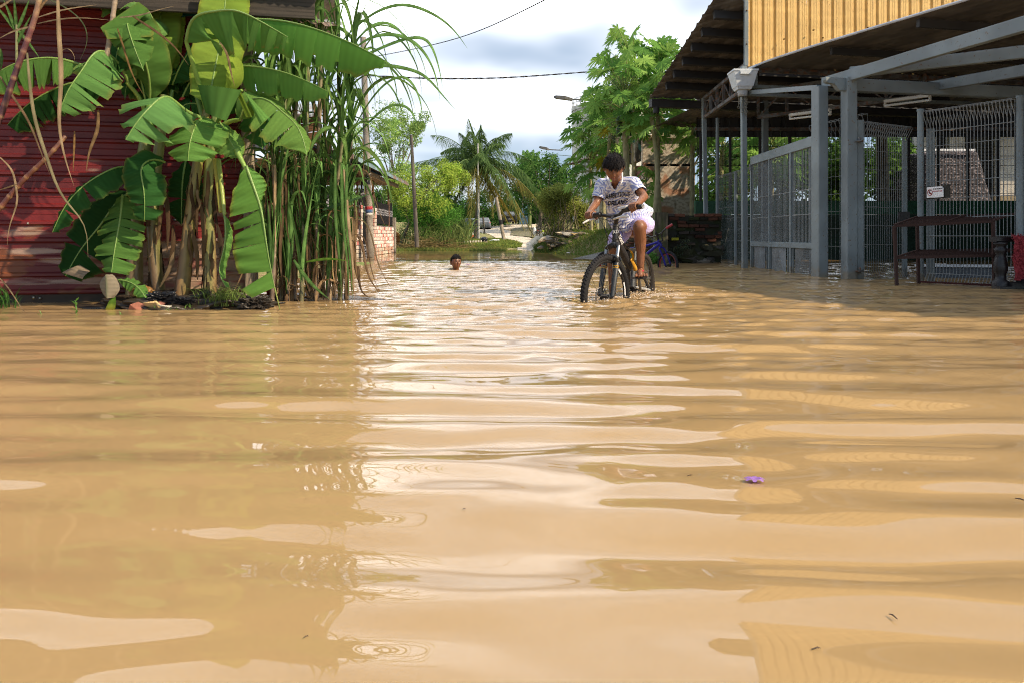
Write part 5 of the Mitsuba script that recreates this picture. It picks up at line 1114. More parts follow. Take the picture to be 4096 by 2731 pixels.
def coconut(root_label, base, top, fronds, seed):
    t = thing('coconut_palm', root_label, 'palm'); rs = np.random.default_rng(seed)
    part(t, 'trunk', MB((0.13, 0.105, 0.075)).tube([base, (np.asarray(base) + top) / 2 + [0.1, 0, 0], top], [0.20, 0.15, 0.13], 12, np.array((0.14, 0.115, 0.085)), n=30), 'matte', True, jit=0.5, freq=5)
    for a, el, ln, sag, c in fronds:
        d = np.array([math.cos(a) * math.cos(el), math.sin(a) * math.cos(el), math.sin(el)]); n = 26
        s = np.linspace(0, 1, n); r = np.asarray(top) + np.outer(s, d) * ln + np.outer(s ** 2, [0, 0, -sag])
        tg = np.gradient(r, axis=0); tg /= np.linalg.norm(tg, axis=1, keepdims=True); mb = MB(c)
        mb.tube(r, np.linspace(0.045, 0.008, n), 5, np.array(c) * 1.5 + 0.03)
        side = np.cross(tg, [0, 0, 1.0]); side /= np.linalg.norm(side, axis=1, keepdims=True) + 1e-9
        for i in np.linspace(2.5, n - 1.01, 84):
            k = int(i); p = r[k] * (1 - (i - k)) + r[k + 1] * (i - k); f = i / n; l = 0.95 * math.sin(math.pi * min(0.12 + f * 0.9, 1.0)) ** 0.7 * (1.0 - 0.35 * f) * ln / 3.6
            for sg in (1, -1):
                o = norm(side[k] * sg * 0.75 + tg[k] * 0.55 + [0, 0, -0.65 - 0.4 * rs.uniform()] + rs.normal(0, 0.08, 3)); q = p + o * l * rs.uniform(0.8, 1.1)
                w = np.cross(o, tg[k]); w = norm(w + 0.3 * rs.normal(size=3)) * 0.028; m = p + o * l * 0.5 + [0, 0, 0.03]; e = q - [0, 0, 0.34 * l]
                mb.add([p + w * 0.5, p - w * 0.5, m + w, m - w, e], [[0, 1, 2], [1, 3, 2], [2, 3, 4]], np.asarray(c) * rs.uniform(0.7, 1.35))
        part(t, 'frond', mb, 'tree_leaf')
    for i in range(9):
        a = rs.uniform(0, 6.28); part(t, 'coconut', MB((0.30, 0.30, 0.06)).blob(np.asarray(top) + [0.32 * math.cos(a), 0.32 * math.sin(a), -0.35 - 0.25 * rs.uniform()], (0.13, 0.13, 0.16), 2, 0.05), 'satin', True)
    return t


pr_ = np.random.default_rng(12); FR = []
PB = P(1902, 965, 60); PT = P(1908, 655, 60)
for i in range(32):
    a = i * 2.39996 + 0.3; k = i / 31
    el = math.radians(86 - 100 * k ** 0.9); FR.append((a, el, pr_.uniform(4.9, 6.0) * (0.82 if k < 0.2 else 1), 1.3 + 4.2 * (k if k < 0.8 else 0.7), (0.11, 0.185, 0.065) if k < 0.75 else (0.19, 0.18, 0.055)))
FR += [(0.35, -0.85, 4.6, 0.9, (0.24, 0.19, 0.04)), (-0.5, -0.95, 4.6, 0.8, (0.20, 0.18, 0.045)), (2.9, -0.9, 4.0, 1.0, (0.10, 0.13, 0.05)), (math.pi - 0.1, 0.28, 6.2, 2.0, (0.07, 0.12, 0.05))]
coconut('coconut palm with drooping fronds, the lowest ones yellowing, beside the road', PB, PT, FR, 5)

fb_ = thing('banana_plant', 'far banana plant with upright ragged leaves above the mango-like tree', 'banana plant')
for i, (u, v, uu, vv) in enumerate(((2115, 690, 2090, 600), (2118, 690, 2108, 598), (2122, 690, 2135, 598), (2126, 690, 2160, 605), (2128, 695, 2190, 640), (2112, 695, 2060, 630))):
    banana_leaf(fb_, PP((u, v, 92), ((u + uu) / 2 - (uu - u) * 0.15, (v + vv) / 2 - 8, 92), (uu, vv, 92)), 0.42, (0.2, -1, 0.2), 10, 14, (0.3, 0.5, 0.62, 0.75, 0.88), col=LEAFC * 0.75, seed=60 + i, n=16)
part(fb_, 'pseudostem', MB((0.16, 0.2, 0.06)).tube(PP((2120, 910, 92), (2120, 690, 92)), 0.18, 9), 'satin', True)
# reeds and cut grass heap left of the road
mb = tuft(420, [*P(1740, 985, 29)[:2], 0.06], 1.3, 1.25, (0.17, 0.22, 0.075), 31, 0.022, 0.42)
solo('reeds', mb, 'tree_leaf', 'pale tall reed grass growing below the yellow-green tree', 'reeds', kind='stuff', smooth=True)
mb = tuft(120, [*P(1835, 940, 56)[:2], 0.3], 1.1, 2.2, (0.13, 0.19, 0.06), 32, 0.07, 0.45)
solo('tall_grass', mb, 'tree_leaf', 'tall grass with bending blades left of the lamp pole', 'grass', kind='stuff', smooth=True)
mb = MB(); hr = np.random.default_rng(6)
for i in range(420):
    x = hr.normal(0, 0.95); z = max(0, 0.34 * math.exp(-(x / 0.8) ** 2)) * hr.uniform(); p = np.array([P(1700, 990, 28.2)[0] + x, 28.2 + hr.normal(0, 0.3), 0.03 + z]); d = norm([hr.normal(0.3, 1), hr.normal(0, 0.6), hr.normal(0, 0.25)]) * hr.uniform(0.25, 0.8)
    mb.ribbon([p, p + d * 0.5 + [0, 0, 0.04], p + d], [0.014, 0.016, 0.003], (0, 0.3, 1), 4, 0.2, np.array(DRYC[hr.integers(0, 3)]) * hr.uniform(0.7, 1.7) + [0.02, 0.03, 0])
solo('cut_grass', mb, 'tree_leaf', 'heap of dry cut stalks on the bank left of the thin black pole', 'cut grass', kind='stuff', smooth=True)


def lawn(poly_fn, n, h, col, seed, w=0.02):
    rs = np.random.default_rng(seed); mb = MB(col); xy = poly_fn(rs, n); z = ground_z(xy[:, 0], xy[:, 1]); ok = z > -0.05; xy, z = xy[ok], z[ok]; n = len(z)
    l = h * rs.uniform(0.4, 1.2, n); o = rs.normal(0, 0.5, (n, 2)) * l[:, None]; th = rs.uniform(0, 3.14, n); sd = np.stack([np.cos(th), np.sin(th) * 0.4, 0 * th], 1) * (w * rs.uniform(0.5, 1.2, n))[:, None]
    b = np.stack([xy[:, 0], xy[:, 1], z - 0.02], 1); m = b + np.stack([o[:, 0] * 0.4, o[:, 1] * 0.4, l * 0.65], 1); e = b + np.stack([o[:, 0], o[:, 1], l], 1)
    v = np.stack([b + sd, b - sd, m + sd * 0.8, m - sd * 0.8, e], 1).reshape(-1, 3); i = np.arange(n)[:, None] * 5
    f = np.vstack([i + [0, 1, 2], i + [1, 3, 2], i + [2, 3, 4]]); patch = 0.6 + 0.8 * meshkit.fbm(np.stack([xy[:, 0] * 1.2, xy[:, 1] * 1.2, z * 0], 1), 3, seed)
    c = np.asarray(col)[None] * (patch * rs.uniform(0.7, 1.3, n))[:, None]; c = np.where((rs.uniform(size=n) < 0.2)[:, None], c * 0.5 + np.array([0.16, 0.13, 0.055]), c)
    return mb.add(v, f, np.repeat(c, 5, 0))


def bank_xy(rs, n):
    x = rs.uniform(0.75, 3.6, n); return np.stack([x, 23.2 - (x - 0.8) * 2.75 + rs.uniform(-0.4, 4.6, n)], 1)


solo('bank_grass', lawn(bank_xy, 15000, 0.11, (0.14, 0.22, 0.045), 41, 0.008), 'tree_leaf', 'sunlit green grass on the bank between the water and the hedge', 'grass', kind='stuff')
solo('shore_grass', lawn(lambda rs, n: np.stack([rs.uniform(-4.8, -0.2, n), 26.2 + rs.uniform(0, 1, n) ** 2 * 6], 1), 9000, 0.15, (0.14, 0.19, 0.05), 42, 0.012), 'tree_leaf', 'low grass along the water edge left of the road', 'grass', kind='stuff')
solo('verge_grass', lawn(lambda rs, n: (lambda y: np.stack([road_mid(y) - road_half(y) + 0.12 - rs.uniform(0, 1, n) ** 1.5 * 4.0, y], 1))(rs.uniform(31, 62, n)), 14000, 0.2, (0.16, 0.22, 0.045), 43, 0.03), 'tree_leaf', 'mown grass verge between the palm and the concrete road', 'grass', kind='stuff')
solo('corner_grass', lawn(lambda rs, n: np.stack([rs.uniform(0.75, 1.5, n), rs.uniform(23, 26, n)], 1), 2500, 0.22, (0.075, 0.125, 0.03), 44, 0.012), 'tree_leaf', 'taller dark grass at the left foot of the rubble heap', 'grass', kind='stuff')
# concrete drive strip by the bank
dv = np.array([P(2288, 1036, 17.6), P(2500, 1038, 17.1), P(2505, 1000, 18.4), P(2420, 1005, 18.5)])
dm = trimesh.convex.convex_hull(np.vstack([dv, dv - [0, 0, 0.5]])); struct('driveway', (dm.vertices, dm.faces), 'wet_road')

# clipped hedge on the rubble
hb = []
rs = np.random.default_rng(15)
for i in range(130):
    th, ph = rs.uniform(0, math.pi), rs.uniform(0, 2 * math.pi); x = math.cos(th); zz = math.sin(th) * rs.uniform(0.02, 1) ** 0.6
    if zz < 0.55 and x < -0.45: continue
    hb.append((np.array([1.48 + 0.92 * x, 24.5 + 0.5 * math.sin(ph) * (1 - abs(x)) , 0.62 + 1.32 * zz * (1 - 0.12 * x)]), 0.22))
hedge = thing('hedge', 'dense rounded bush of small dark leaves on top of the rubble, left of the cyclist', 'bush')
tw = MB((0.20, 0.165, 0.11))
for i in range(60):
    p = np.array([1.48 + rs.normal(0, 0.5), 24.1 + rs.normal(0, 0.3), 0.5]); e = p + [rs.normal(0, 0.35), rs.normal(0, 0.2), rs.uniform(0.5, 1.35)]
    tw.tube([p, (p + e) / 2 + rs.normal(0, 0.06, 3), e], [0.012, 0.009, 0.004], 4, np.array((0.22, 0.18, 0.12)) * rs.uniform(0.5, 1.3), n=5)
part(hedge, 'twigs', tw, 'matte', stuff=True)
c = np.array([h[0] for h in hb]); part(hedge, 'foliage', leaf_cloud(c, np.full((len(c), 3), 0.25), 32000, 0.024, (0.15, 0.18, 0.045), 16, ratio=0.5, light=(0.23, 0.26, 0.065), var=0.6), 'tree_leaf')
# rubble heap under the hedge: blocks one by one
rb = np.random.default_rng(19)
RUB = ['flat grey slab', 'mossy brown block', 'pale broken stone', 'dark broken slab', 'rough grey stone', 'yellowish broken block', 'weathered plank end', 'small pale stone']
PLC = ['at the left end of the rubble heap', 'low on the rubble heap', 'in the middle of the rubble heap', 'at the right end of the rubble heap', 'on top of the rubble heap']
for i in range(30):
    u = 2165 + 330 * (i % 15) / 14 + rb.normal(0, 6); lv = i // 15; v = 985 - 70 * (u - 2165) / 330 * 0.55 - lv * 28 + rb.normal(0, 5); y = 22.9 - 1.2 * (u - 2165) / 330
    r = rb.uniform(0.06, 0.13) * np.array([1.5, 1, 0.62]); m = trimesh.convex.convex_hull(rb.normal(size=(16, 3)) * 0.62 * r); m = m.subdivide()
    k = i % 8; col = np.array([(0.17, 0.155, 0.135), (0.10, 0.09, 0.05), (0.36, 0.31, 0.23), (0.06, 0.055, 0.045), (0.2, 0.185, 0.16), (0.33, 0.25, 0.14), (0.13, 0.105, 0.075), (0.42, 0.38, 0.31)][k]) * rb.uniform(1.0, 1.7)
    solo('rubble_block', MB(col).add(np.array(m.vertices) + P(u, v, y), m.faces), 'matte', f'{RUB[k]} {PLC[min(3, int((u - 2150) / 90))] if lv == 0 else PLC[4]} below the hedge, {"left" if i % 15 < 8 else "right"} half', 'rubble', 'rubble blocks under the hedge', jit=0.5, freq=9)
solo('rubble_mound', MB((0.075, 0.062, 0.045)).blob([2.1, 23.6, 0.2], (1.05, 0.9, 0.42), 5, 0.45, 2.6, 23), 'matte', 'dark earth and debris heaped under the hedge', 'earth heap', jit=0.6, freq=6)
solo('white_litter', MB(S(225, 225, 222)).blob(P(2273, 1012, 19.4), (0.045, 0.03, 0.016), 3, 0.6, 2.5, 2), 'satin', 'white scrap of litter on the sunlit grass bank', 'litter', smooth=True)

# ---------------------------------------------------------------- papaya trees
def papaya_leaf_mesh():
    """A seven-lobed leaf in its own plane, midrib towards +x, about one metre wide."""
    out = []; lobes = [(-2.35, 0.30), (-1.75, 0.40), (-1.1, 0.50), (-0.5, 0.58), (0.0, 0.64), (0.5, 0.58), (1.1, 0.50), (1.75, 0.40), (2.35, 0.30)]
    for i, (a, r) in enumerate(lobes):
        if i: out.append(((a + lobes[i - 1][0]) / 2, 0.17, 0))
        out += [(a - 0.20, r * 0.55, 0), (a - 0.17, r * 0.80, 0), (a - 0.07, r * 0.72, 0), (a, r, 1), (a + 0.07, r * 0.72, 0), (a + 0.17, r * 0.80, 0), (a + 0.20, r * 0.55, 0)]
    v = [[0, 0, 0.0]] + [[r * math.cos(a), r * math.sin(a), -0.30 * r * r - 0.04 * abs(math.sin(a * 5))] for a, r, t in out]
    return np.array(v), np.array([[0, i, i + 1] for i in range(1, len(out))])


PLV, PLF = papaya_leaf_mesh()
PCOL = [(0.20, 0.36, 0.075), (0.135, 0.28, 0.06), (0.26, 0.42, 0.10), (0.095, 0.215, 0.045), (0.30, 0.27, 0.03)]
PLEAF = [ply_of(MB(c).add(PLV, PLF, np.tile(np.array(c), (len(PLV), 1)) * (1 + 0.25 * (np.arange(len(PLV)) % 3 == 0))[:, None]), 'tree_leaf') for c in PCOL]


def papaya(label, base, top, r, n, size, seed, reach=(0.5, 1.0), fruit=0, spread=0.75, low=0, group='papaya trees behind the brick wall'):
    t = thing('papaya_tree', label, 'papaya tree', group); rs = np.random.default_rng(seed); base, top = np.asarray(base, float), np.asarray(top, float)
    tr = spline([base, (base + top) / 2 + rs.normal(0, 0.05, 3), top], 46); ph = np.arange(46)
    part(t, 'trunk', MB().tube(tr, r * np.linspace(1.1, 0.85, 46) * (1 + 0.10 * (ph % 2)), 10, np.array((0.33, 0.30, 0.17)) * (0.85 + 0.3 * rs.uniform(size=(46, 1)))), 'matte', True, jit=0.3, freq=16)
    n = int(n * 1.15); size = size * 1.1
    for i in range(n):
        k = i / max(1, n - 1); a = i * 2.39996 + rs.uniform(0, 0.5); el = math.radians(80 - 115 * k * spread + rs.normal(0, 7)); s = top + [0, 0, 0.25 - 0.55 * k - (low * k)]
        d = np.array([math.cos(a) * math.cos(el), math.sin(a) * math.cos(el), math.sin(el)]); ln = rs.uniform(*reach) * (0.65 + 0.5 * math.sin(math.pi * min(1, k + 0.2)))
        e = s + d * ln - [0, 0, 0.12 * ln]; part(t, 'leaf_stalk', MB((0.22, 0.27, 0.09)).tube([s, s + d * ln * 0.5, e], [0.014, 0.009, 0.006], 4), 'satin', True)
        x = norm(np.array([d[0], d[1], -0.2 - 0.5 * k + rs.normal(0, 0.25)])); nn = norm(np.array([d[0] * 0.35, d[1] * 0.35, 1]) + rs.normal(0, 0.42, 3)); z = norm(nn - x * np.dot(nn, x)); y = np.cross(z, x); sz = size * rs.uniform(0.6, 1.2)
        M = np.eye(4); M[:3, 0], M[:3, 1], M[:3, 2], M[:3, 3] = x * sz, y * sz, z * sz, e
        kk = uniq(f'{t}__leaf'); scene[kk] = {**PLEAF[int(rs.integers(0, 4)) if k < 0.97 or low < 0.25 else 4], 'to_world': T(M)}
    for i in range(fruit):
        a = rs.uniform(0, 6.28); z = rs.uniform(0.15, 0.85); part(t, 'papaya_fruit', MB((0.035, 0.085, 0.025)).blob(top + [0.13 * math.cos(a), 0.13 * math.sin(a), -z], (0.07, 0.07, 0.095), 2, 0.03), 'satin', True)
    return t


papaya('tallest papaya tree with a thick pale trunk and clustered green fruit', P(2508, 930, 18.6), P(2498, 400, 18.6), 0.075, 46, 0.62, 1, (0.65, 1.15), 16, 0.8, 0.25)
papaya('papaya tree with a high bright crown against the sky, behind the fruiting one', P(2530, 930, 20.5), P(2540, 325, 20.5), 0.06, 70, 0.62, 2, (0.6, 1.35), 0, 0.85)
papaya('papaya tree whose crown touches the gutter of the tin roof', P(2700, 930, 20), P(2640, 370, 20), 0.055, 46, 0.64, 22, (0.6, 1.2), 0, 0.9)
papaya('slim papaya trunk left of the pair in front of the peeling wall', P(2610, 930, 18.0), P(2605, 470, 18.0), 0.055, 22, 0.55, 3, (0.4, 0.8), 0, 0.9)
papaya('slim papaya trunk right of the pair in front of the peeling wall', P(2638, 930, 18.2), P(2634, 420, 18.2), 0.057, 26, 0.55, 4, (0.4, 0.9), 0, 0.9)
papaya('papaya tree under the left end of the tin roof, with leaves before the peeling wall', P(2770, 930, 18.4), P(2775, 470, 18.4), 0.05, 30, 0.6, 5, (0.5, 0.95), 3, 0.95)
papaya('young papaya tree with slender twin-looking trunk left of the utility pole', P(2415, 930, 22), P(2400, 560, 22), 0.05, 40, 0.62, 6, (0.55, 1.1), 0, 0.9)
papaya('papaya tree with a drooping dense crown at the left of the row', P(2365, 930, 22.5), P(2362, 640, 22.5), 0.045, 44, 0.6, 7, (0.5, 1.1), 0, 0.95, 0.2)
papaya('papaya tree between the street lamp and the row, thin trunk', P(2440, 930, 21), P(2445, 480, 21), 0.05, 36, 0.6, 8, (0.5, 1.1), 0, 0.9, 0.3)
papaya('small papaya sapling with pale leaves between the trunks', P(2590, 900, 18.6), P(2585, 745, 18.6), 0.02, 16, 0.38, 9, (0.15, 0.32), 0, 0.95)
papaya('papaya tree behind the shed fence, hanging fruit beside the slim posts', P(2890, 940, 19.5), P(2890, 600, 19.5), 0.06, 40, 0.7, 10, (0.6, 1.2), 4, 1.0, 0.3)
papaya('papaya tree seen over the gate, between the slim post and the left column', P(3090, 940, 20), P(3090, 590, 20), 0.06, 44, 0.7, 11, (0.6, 1.3), 0, 1.0)
for i, (u0, v0, u1, v1, y, lab) in enumerate(((2850, 560, 3060, 800, 23, 'shaded tree filling the gap behind the wire fence beside the slim posts'), (3040, 550, 3280, 800, 24, 'shaded tree seen over the sliding gate'), (3260, 560, 3460, 800, 25, 'shaded tree seen between the two grey columns'), (3430, 560, 3660, 760, 22, 'tree with a leaning trunk seen through the open gate leaf'), (2650, 480, 2860, 620, 27, 'dark trees rising behind the peeling plaster wall'))):
    tree('shade_tree', lab, 'tree', [*P((u0 + u1) / 2, 900, y)[:2], 0.2], scatter((u0, v0, u1, v1, y - 1.5, y + 1.5), 26, 0.42, 90 + i), 4200 if i != 3 else 2600, 0.085, (0.05, 0.10, 0.024), 95 + i, 0.10, light=(0.08, 0.15, 0.03))

# ---------------------------------------------------------------- walls right of the cyclist
wall = thing('plaster_wall', 'old wall with peeling stained plaster and a row of vent slots behind the papaya trunks', 'wall')
wy_ = 19.6; xa, xb = P(2568, 0, wy_)[0], P(2775, 0, wy_)[0]
raw(wall, 'lower_wall', MB().beam([xa, wy_, 0.2], [xb, wy_, 0.2], 0.25, 4.0 - 0.25), 'old_plaster')
scene[f'{wall}__lower_wall'] = mply(MB().beam([xa, wy_, 0.95], [xb, wy_, 0.95], 0.25, 2.5).arrays()[:2], 'old_plaster')
zs = P(0, 662, wy_)[2]
scene[f'{wall}__lower_wall'] = mply(MB().beam([xa, wy_, (zs - 0.03) / 2], [xb, wy_, (zs - 0.03) / 2], 0.25, zs - 0.03).arrays()[:2], 'old_plaster')
zt = P(0, 557, wy_)[2]
raw(wall, 'upper_wall', MB().beam([xa, wy_ + 0.01, (zs + 0.03 + zt) / 2], [xb, wy_ + 0.01, (zs + 0.03 + zt) / 2], 0.22, zt - zs - 0.03), 'old_plaster')
raw(wall, 'coping', MB().beam([xa - 0.5, wy_ - 0.03, zt + 0.04], [xb + 0.02, wy_ - 0.03, zt + 0.04], 0.34, 0.075, ch=0.01), 'old_plaster')
for i in range(5): raw(wall, 'vent_pier', MB().beam([xa + 0.06 + i * (xb - xa - 0.1) / 4, wy_ + 0.01, zs - 0.03], [xa + 0.06 + i * (xb - xa - 0.1) / 4, wy_ + 0.01, zs + 0.03], 0.06, 0.2, up=(0, 1, 0)), 'old_plaster')
raw(wall, 'vent_back', MB().beam([xa, wy_ + 0.1, zs], [xb, wy_ + 0.1, zs], 0.02, 0.1), 'dark_steel')
pk = thing('pink_house', 'salmon pink plastered house wall with a dark gable between the papaya trunks', 'house')
px0, px1 = P(2380, 0, 23)[0], P(2572, 0, 21)[0]
raw(pk, 'wall', MB().beam([P(2545, 0, 20.6)[0], 20.6, 0.9], [P(2585, 0, 20.2)[0] + 0.1, 20.2, 0.9], 0.2, 2.8), 'pink_plaster')
raw(pk, 'gable', MB().beam([P(2525, 0, 21.2)[0], 21.2, 2.75], [xa, 20.2, 2.75], 0.15, 0.7), 'old_plaster')
raw(pk, 'white_wall', MB().beam([P(2400, 0, 25)[0], 25, 1.2], [P(2530, 0, 24.5)[0], 24.5, 1.2], 0.15, 2.2), 'white_wall')
raw(pk, 'roof', MB().beam(P(2330, 640, 25), P(2520, 590, 23.2), 1.6, 0.06, up=(0.2, -0.7, 0.8)), 'maroon_roof')
raw(pk, 'verge_board', MB().beam(P(2535, 560, 20.3), P(2600, 640, 20.0), 0.03, 0.10), 'green_board')

bw = thing('brick_wall', 'mossy dark brick wall on rough stones right of the blue bicycle', 'wall')
brr = np.random.default_rng(33); y0 = 14.7; X0, X1 = P(2622, 0, y0)[0], P(2885, 0, y0)[0]
raw(bw, 'core', MB().beam([X0, y0 + 0.12, 0.2], [X1, y0 + 0.12, 0.2], 0.2, 1.36), 'mossy_mortar')
BV = [(0.12, 0.05, 0.032), (0.075, 0.045, 0.03), (0.045, 0.04, 0.025), (0.15, 0.065, 0.04), (0.035, 0.042, 0.015), (0.06, 0.05, 0.042)]
for j in range(9):
    z = 0.885 - j * 0.066; x = X0 + (j % 2) * 0.06
    while x < X1 - 0.05:
        w = brr.uniform(0.15, 0.19)
        if brr.uniform() < 0.86 - 0.04 * j:
            k = [0, 3, 5][brr.integers(0, 3)] if j == 0 else brr.integers(0, 6)
            kk = uniq(f'{bw}__brick'); scene[kk] = ply_of(MB(np.array(BV[k]) * (brr.uniform(1.0, 1.5) if j == 0 else brr.uniform(0.4, 0.9))).beam([x, y0 + brr.normal(0, 0.008), z + brr.normal(0, 0.003)], [min(x + w, X1), y0 + brr.normal(0, 0.008), z + brr.normal(0, 0.003)], 0.09, 0.055, ch=0.006), 'matte', jit=0.6, freq=25)
        x += w + 0.014
for i in range(26):
    r = brr.uniform(0.05, 0.12) * np.array([1.4, 0.8, 0.8]); m = trimesh.convex.convex_hull(brr.normal(size=(15, 3)) * 0.6 * r).subdivide()
    kk = uniq(f'{bw}__stone'); scene[kk] = ply_of(MB(np.array([(0.05, 0.05, 0.03), (0.035, 0.04, 0.016), (0.075, 0.07, 0.06)][i % 3]) if i != 7 else (0.22, 0.20, 0.165)).add(np.array(m.vertices) + [X0 + 0.35 + (X1 - X0 - 0.35) * ((i * 0.37) % 1), y0 - 0.05, -0.02 + 0.33 * ((i * 0.61) % 1)], m.faces), 'matte', jit=0.6, freq=14)
raw(bw, 'pier', MB().beam([P(2642, 0, 14.5)[0], 14.5, -0.4], [P(2642, 0, 14.5)[0], 14.5, 0.93], 0.24, 0.2, up=(0, 1, 0), ch=0.01), 'mossy_pier')
solo('yellow_block', MB((0.34, 0.33, 0.03)).beam(P(2686, 957, 14.55), P(2714, 957, 14.55), 0.05, 0.048, ch=0.005), 'matte', 'small yellow-painted block set in the dark brick wall', 'block', jit=0.3, freq=30)
solo('wall_fern', leaf_cloud(np.array([P(2725, 995, 14.5), P(2740, 980, 14.5), P(2705, 1010, 14.5)]), np.full((3, 3), 0.12), 420, 0.016, (0.06, 0.085, 0.05), 6), 'tree_leaf', 'little grey-green fern growing out of the dark brick wall', 'fern', kind='stuff')
bl = scatter((2590, 1000, 2640, 1050, 14.2, 14.8), 8, 0.10, 55); solo('ground_weeds', leaf_cloud(np.array([b[0] for b in bl]), np.full((8, 3), 0.12), 1500, 0.02, (0.06, 0.14, 0.03), 56), 'tree_leaf', 'green weeds behind the frame of the blue bicycle', 'weeds', kind='stuff')
lowb = MB(); lx = np.random.default_rng(4)
lw = thing('low_stone_wall', 'tumbledown low wall of pale stones behind the cyclist', 'wall')
for i in range(40):
    u = 2490 + 130 * ((i * 0.381) % 1); v = 1010 - 100 * (i // 5) / 8; r = lx.uniform(0.05, 0.09) * np.array([1.4, 0.8, 0.7]); m = trimesh.convex.convex_hull(lx.normal(size=(14, 3)) * 0.6 * r).subdivide()
    kk = uniq(f'{lw}__stone'); scene[kk] = ply_of(MB(np.array([(0.36, 0.30, 0.22), (0.22, 0.15, 0.10), (0.13, 0.11, 0.075), (0.30, 0.14, 0.09)][i % 4]) * lx.uniform(0.6, 1.2)).add(np.array(m.vertices) + P(u, v, 16.5), m.faces), 'matte', jit=0.5, freq=12)

# ---------------------------------------------------------------- storage tank, poles, lamps, wires
tank = thing('storage_tank', 'huge white storage tank with dark drip stains and railed top behind the papaya trees', 'storage tank')
tc = np.array([P(2472, 0, 120)[0], 120, 0]); tr_ = 6.9; th_ = P(0, 402, 113)[2]
raw(tank, 'shell', MB().lathe(tc, [(tr_, 0), (tr_, th_ - 0.55)], 72), 'tank_paint', True)
raw(tank, 'rim', MB().lathe(tc, [(tr_ + 0.12, th_ - 0.55), (tr_ + 0.12, th_), (0, th_ + 1.5)], 72), 'tank_paint')
for i in range(24): raw(tank, 'rim_bracket', MB().beam(tc + [tr_ * math.cos(3.3 + i * 0.14) * 1.0, tr_ * math.sin(3.3 + i * 0.14), th_ - 0.9], tc + [tr_ * math.cos(3.3 + i * 0.14), tr_ * math.sin(3.3 + i * 0.14), th_ - 0.5], 0.25, 0.1), 'tank_paint')
for z in (0.55, 1.15): raw(tank, 'handrail', MB((0.5, 0.5, 0.5)).tube([tc + [tr_ * math.cos(a), tr_ * math.sin(a), th_ + z] for a in np.linspace(0, 2 * math.pi, 73)], 0.045, 4, cap=False), 'wire')
for i in range(36): raw(tank, 'rail_post', MB().tube([tc + [tr_ * math.cos(i * math.pi / 18), tr_ * math.sin(i * math.pi / 18), th_], tc + [tr_ * math.cos(i * math.pi / 18), tr_ * math.sin(i * math.pi / 18), th_ + 1.15]], 0.04, 4), 'wire')


def pole(label, a, b, r0, r1, mat='concrete', name='utility_pole', cat='pole'):
    t = thing(name, label, cat); raw(t, 'shaft', MB().tube([a, b], [r0, r1], 16, n=12), mat, True); return t


up1 = pole('concrete utility pole with red, blue and white painted bands before the brick fence', P(1483, 1060, 18.2), P(1452, 150, 18.2), 0.088, 0.066)
def on_pole(v): return P(1483 + (1452 - 1483) * (1060 - v) / 910.0, v, 18.2)
for v0, v1, col, nm in ((827, 840, S(170, 62, 70), 'red_band'), (840, 853, S(70, 96, 140), 'blue_band'), (853, 863, S(205, 203, 198), 'white_band')):
    part(up1, nm, MB(col).tube([on_pole(v1), on_pole(v0)], 0.0835, 18), 'matte', True)
for v0, v1, col in ((863, 908, S(96, 92, 88)), (908, 930, S(168, 162, 154))):
    part(up1, 'paint_patch', MB(col).tube([on_pole(v1), on_pole(v0)], 0.0838 if v0 > 900 else 0.083, 18), 'matte', True, jit=0.3, freq=14)
pa_, pb_ = on_pole(740), on_pole(690); ang = np.linspace(-2.0, -0.75, 9)
v = np.array([pp + 0.0815 * np.array([math.cos(a), math.sin(a), 0]) for pp in (pa_, pb_) for a in ang]); i_ = np.arange(8)
part(up1, 'number_plate', MB(S(40, 42, 48)).add(v, np.stack([i_, i_ + 1, i_ + 10, i_ + 9], -1)), 'matte', True)
m = meshkit.text_mesh('OF 2 . 3', 0.055, 0.001); w = np.array(m.vertices); pl = pb_ + [0, 0, -0.02]; a = -1.05 - (w[:, 1] - 0.03) / 0.082 * -1.0
part(up1, 'number', MB(S(225, 225, 220)).add(pl + np.stack([0.0832 * np.cos(a), 0.0832 * np.sin(a), -w[:, 0] * 0.72], 1), m.faces[:, ::-1]), 'matte')
up2 = pole('dark street pole rising through the papaya crowns', P(2470, 940, 23), P(2462, 262, 23), 0.17, 0.12, 'dark_pole')
part(up2, 'cap', MB((0.1, 0.09, 0.08)).blob(P(2462, 258, 23), (0.13, 0.13, 0.07), 2, 0.05), 'matte', True)
pole('thin black service pole behind the tall cane leaves', P(1398, 985, 20), P(1410, 150, 20), 0.045, 0.04, 'dark_pole')
pole('thin dark pole standing before the yellow-green tree', P(1668, 990, 27.2), P(1645, 540, 27.2), 0.075, 0.05, 'dark_pole')
lpst = pole('leaning wooden post with a black band at the roadside', P(2018, 972, 50), P(1985, 790, 50), 0.12, 0.10, 'old_wood')
part(lpst, 'black_band', MB((0.02, 0.02, 0.02)).tube([P(2018, 972, 50) + (P(1985, 790, 50) - P(2018, 972, 50)) * t_ for t_ in (0.40, 0.50)], 0.118, 14), 'matte', True)
lp = pole('tall grey lamp pole in front of the coconut palm', P(1915, 968, 58), P(1911, 575, 58), 0.085, 0.06, 'grey_pole', 'lamp_pole', 'lamp pole')
pole('short black stake beside the black refuse bag', P(1938, 936, 62), P(1932, 868, 62), 0.08, 0.07, 'dark_pole', 'stake', 'post')
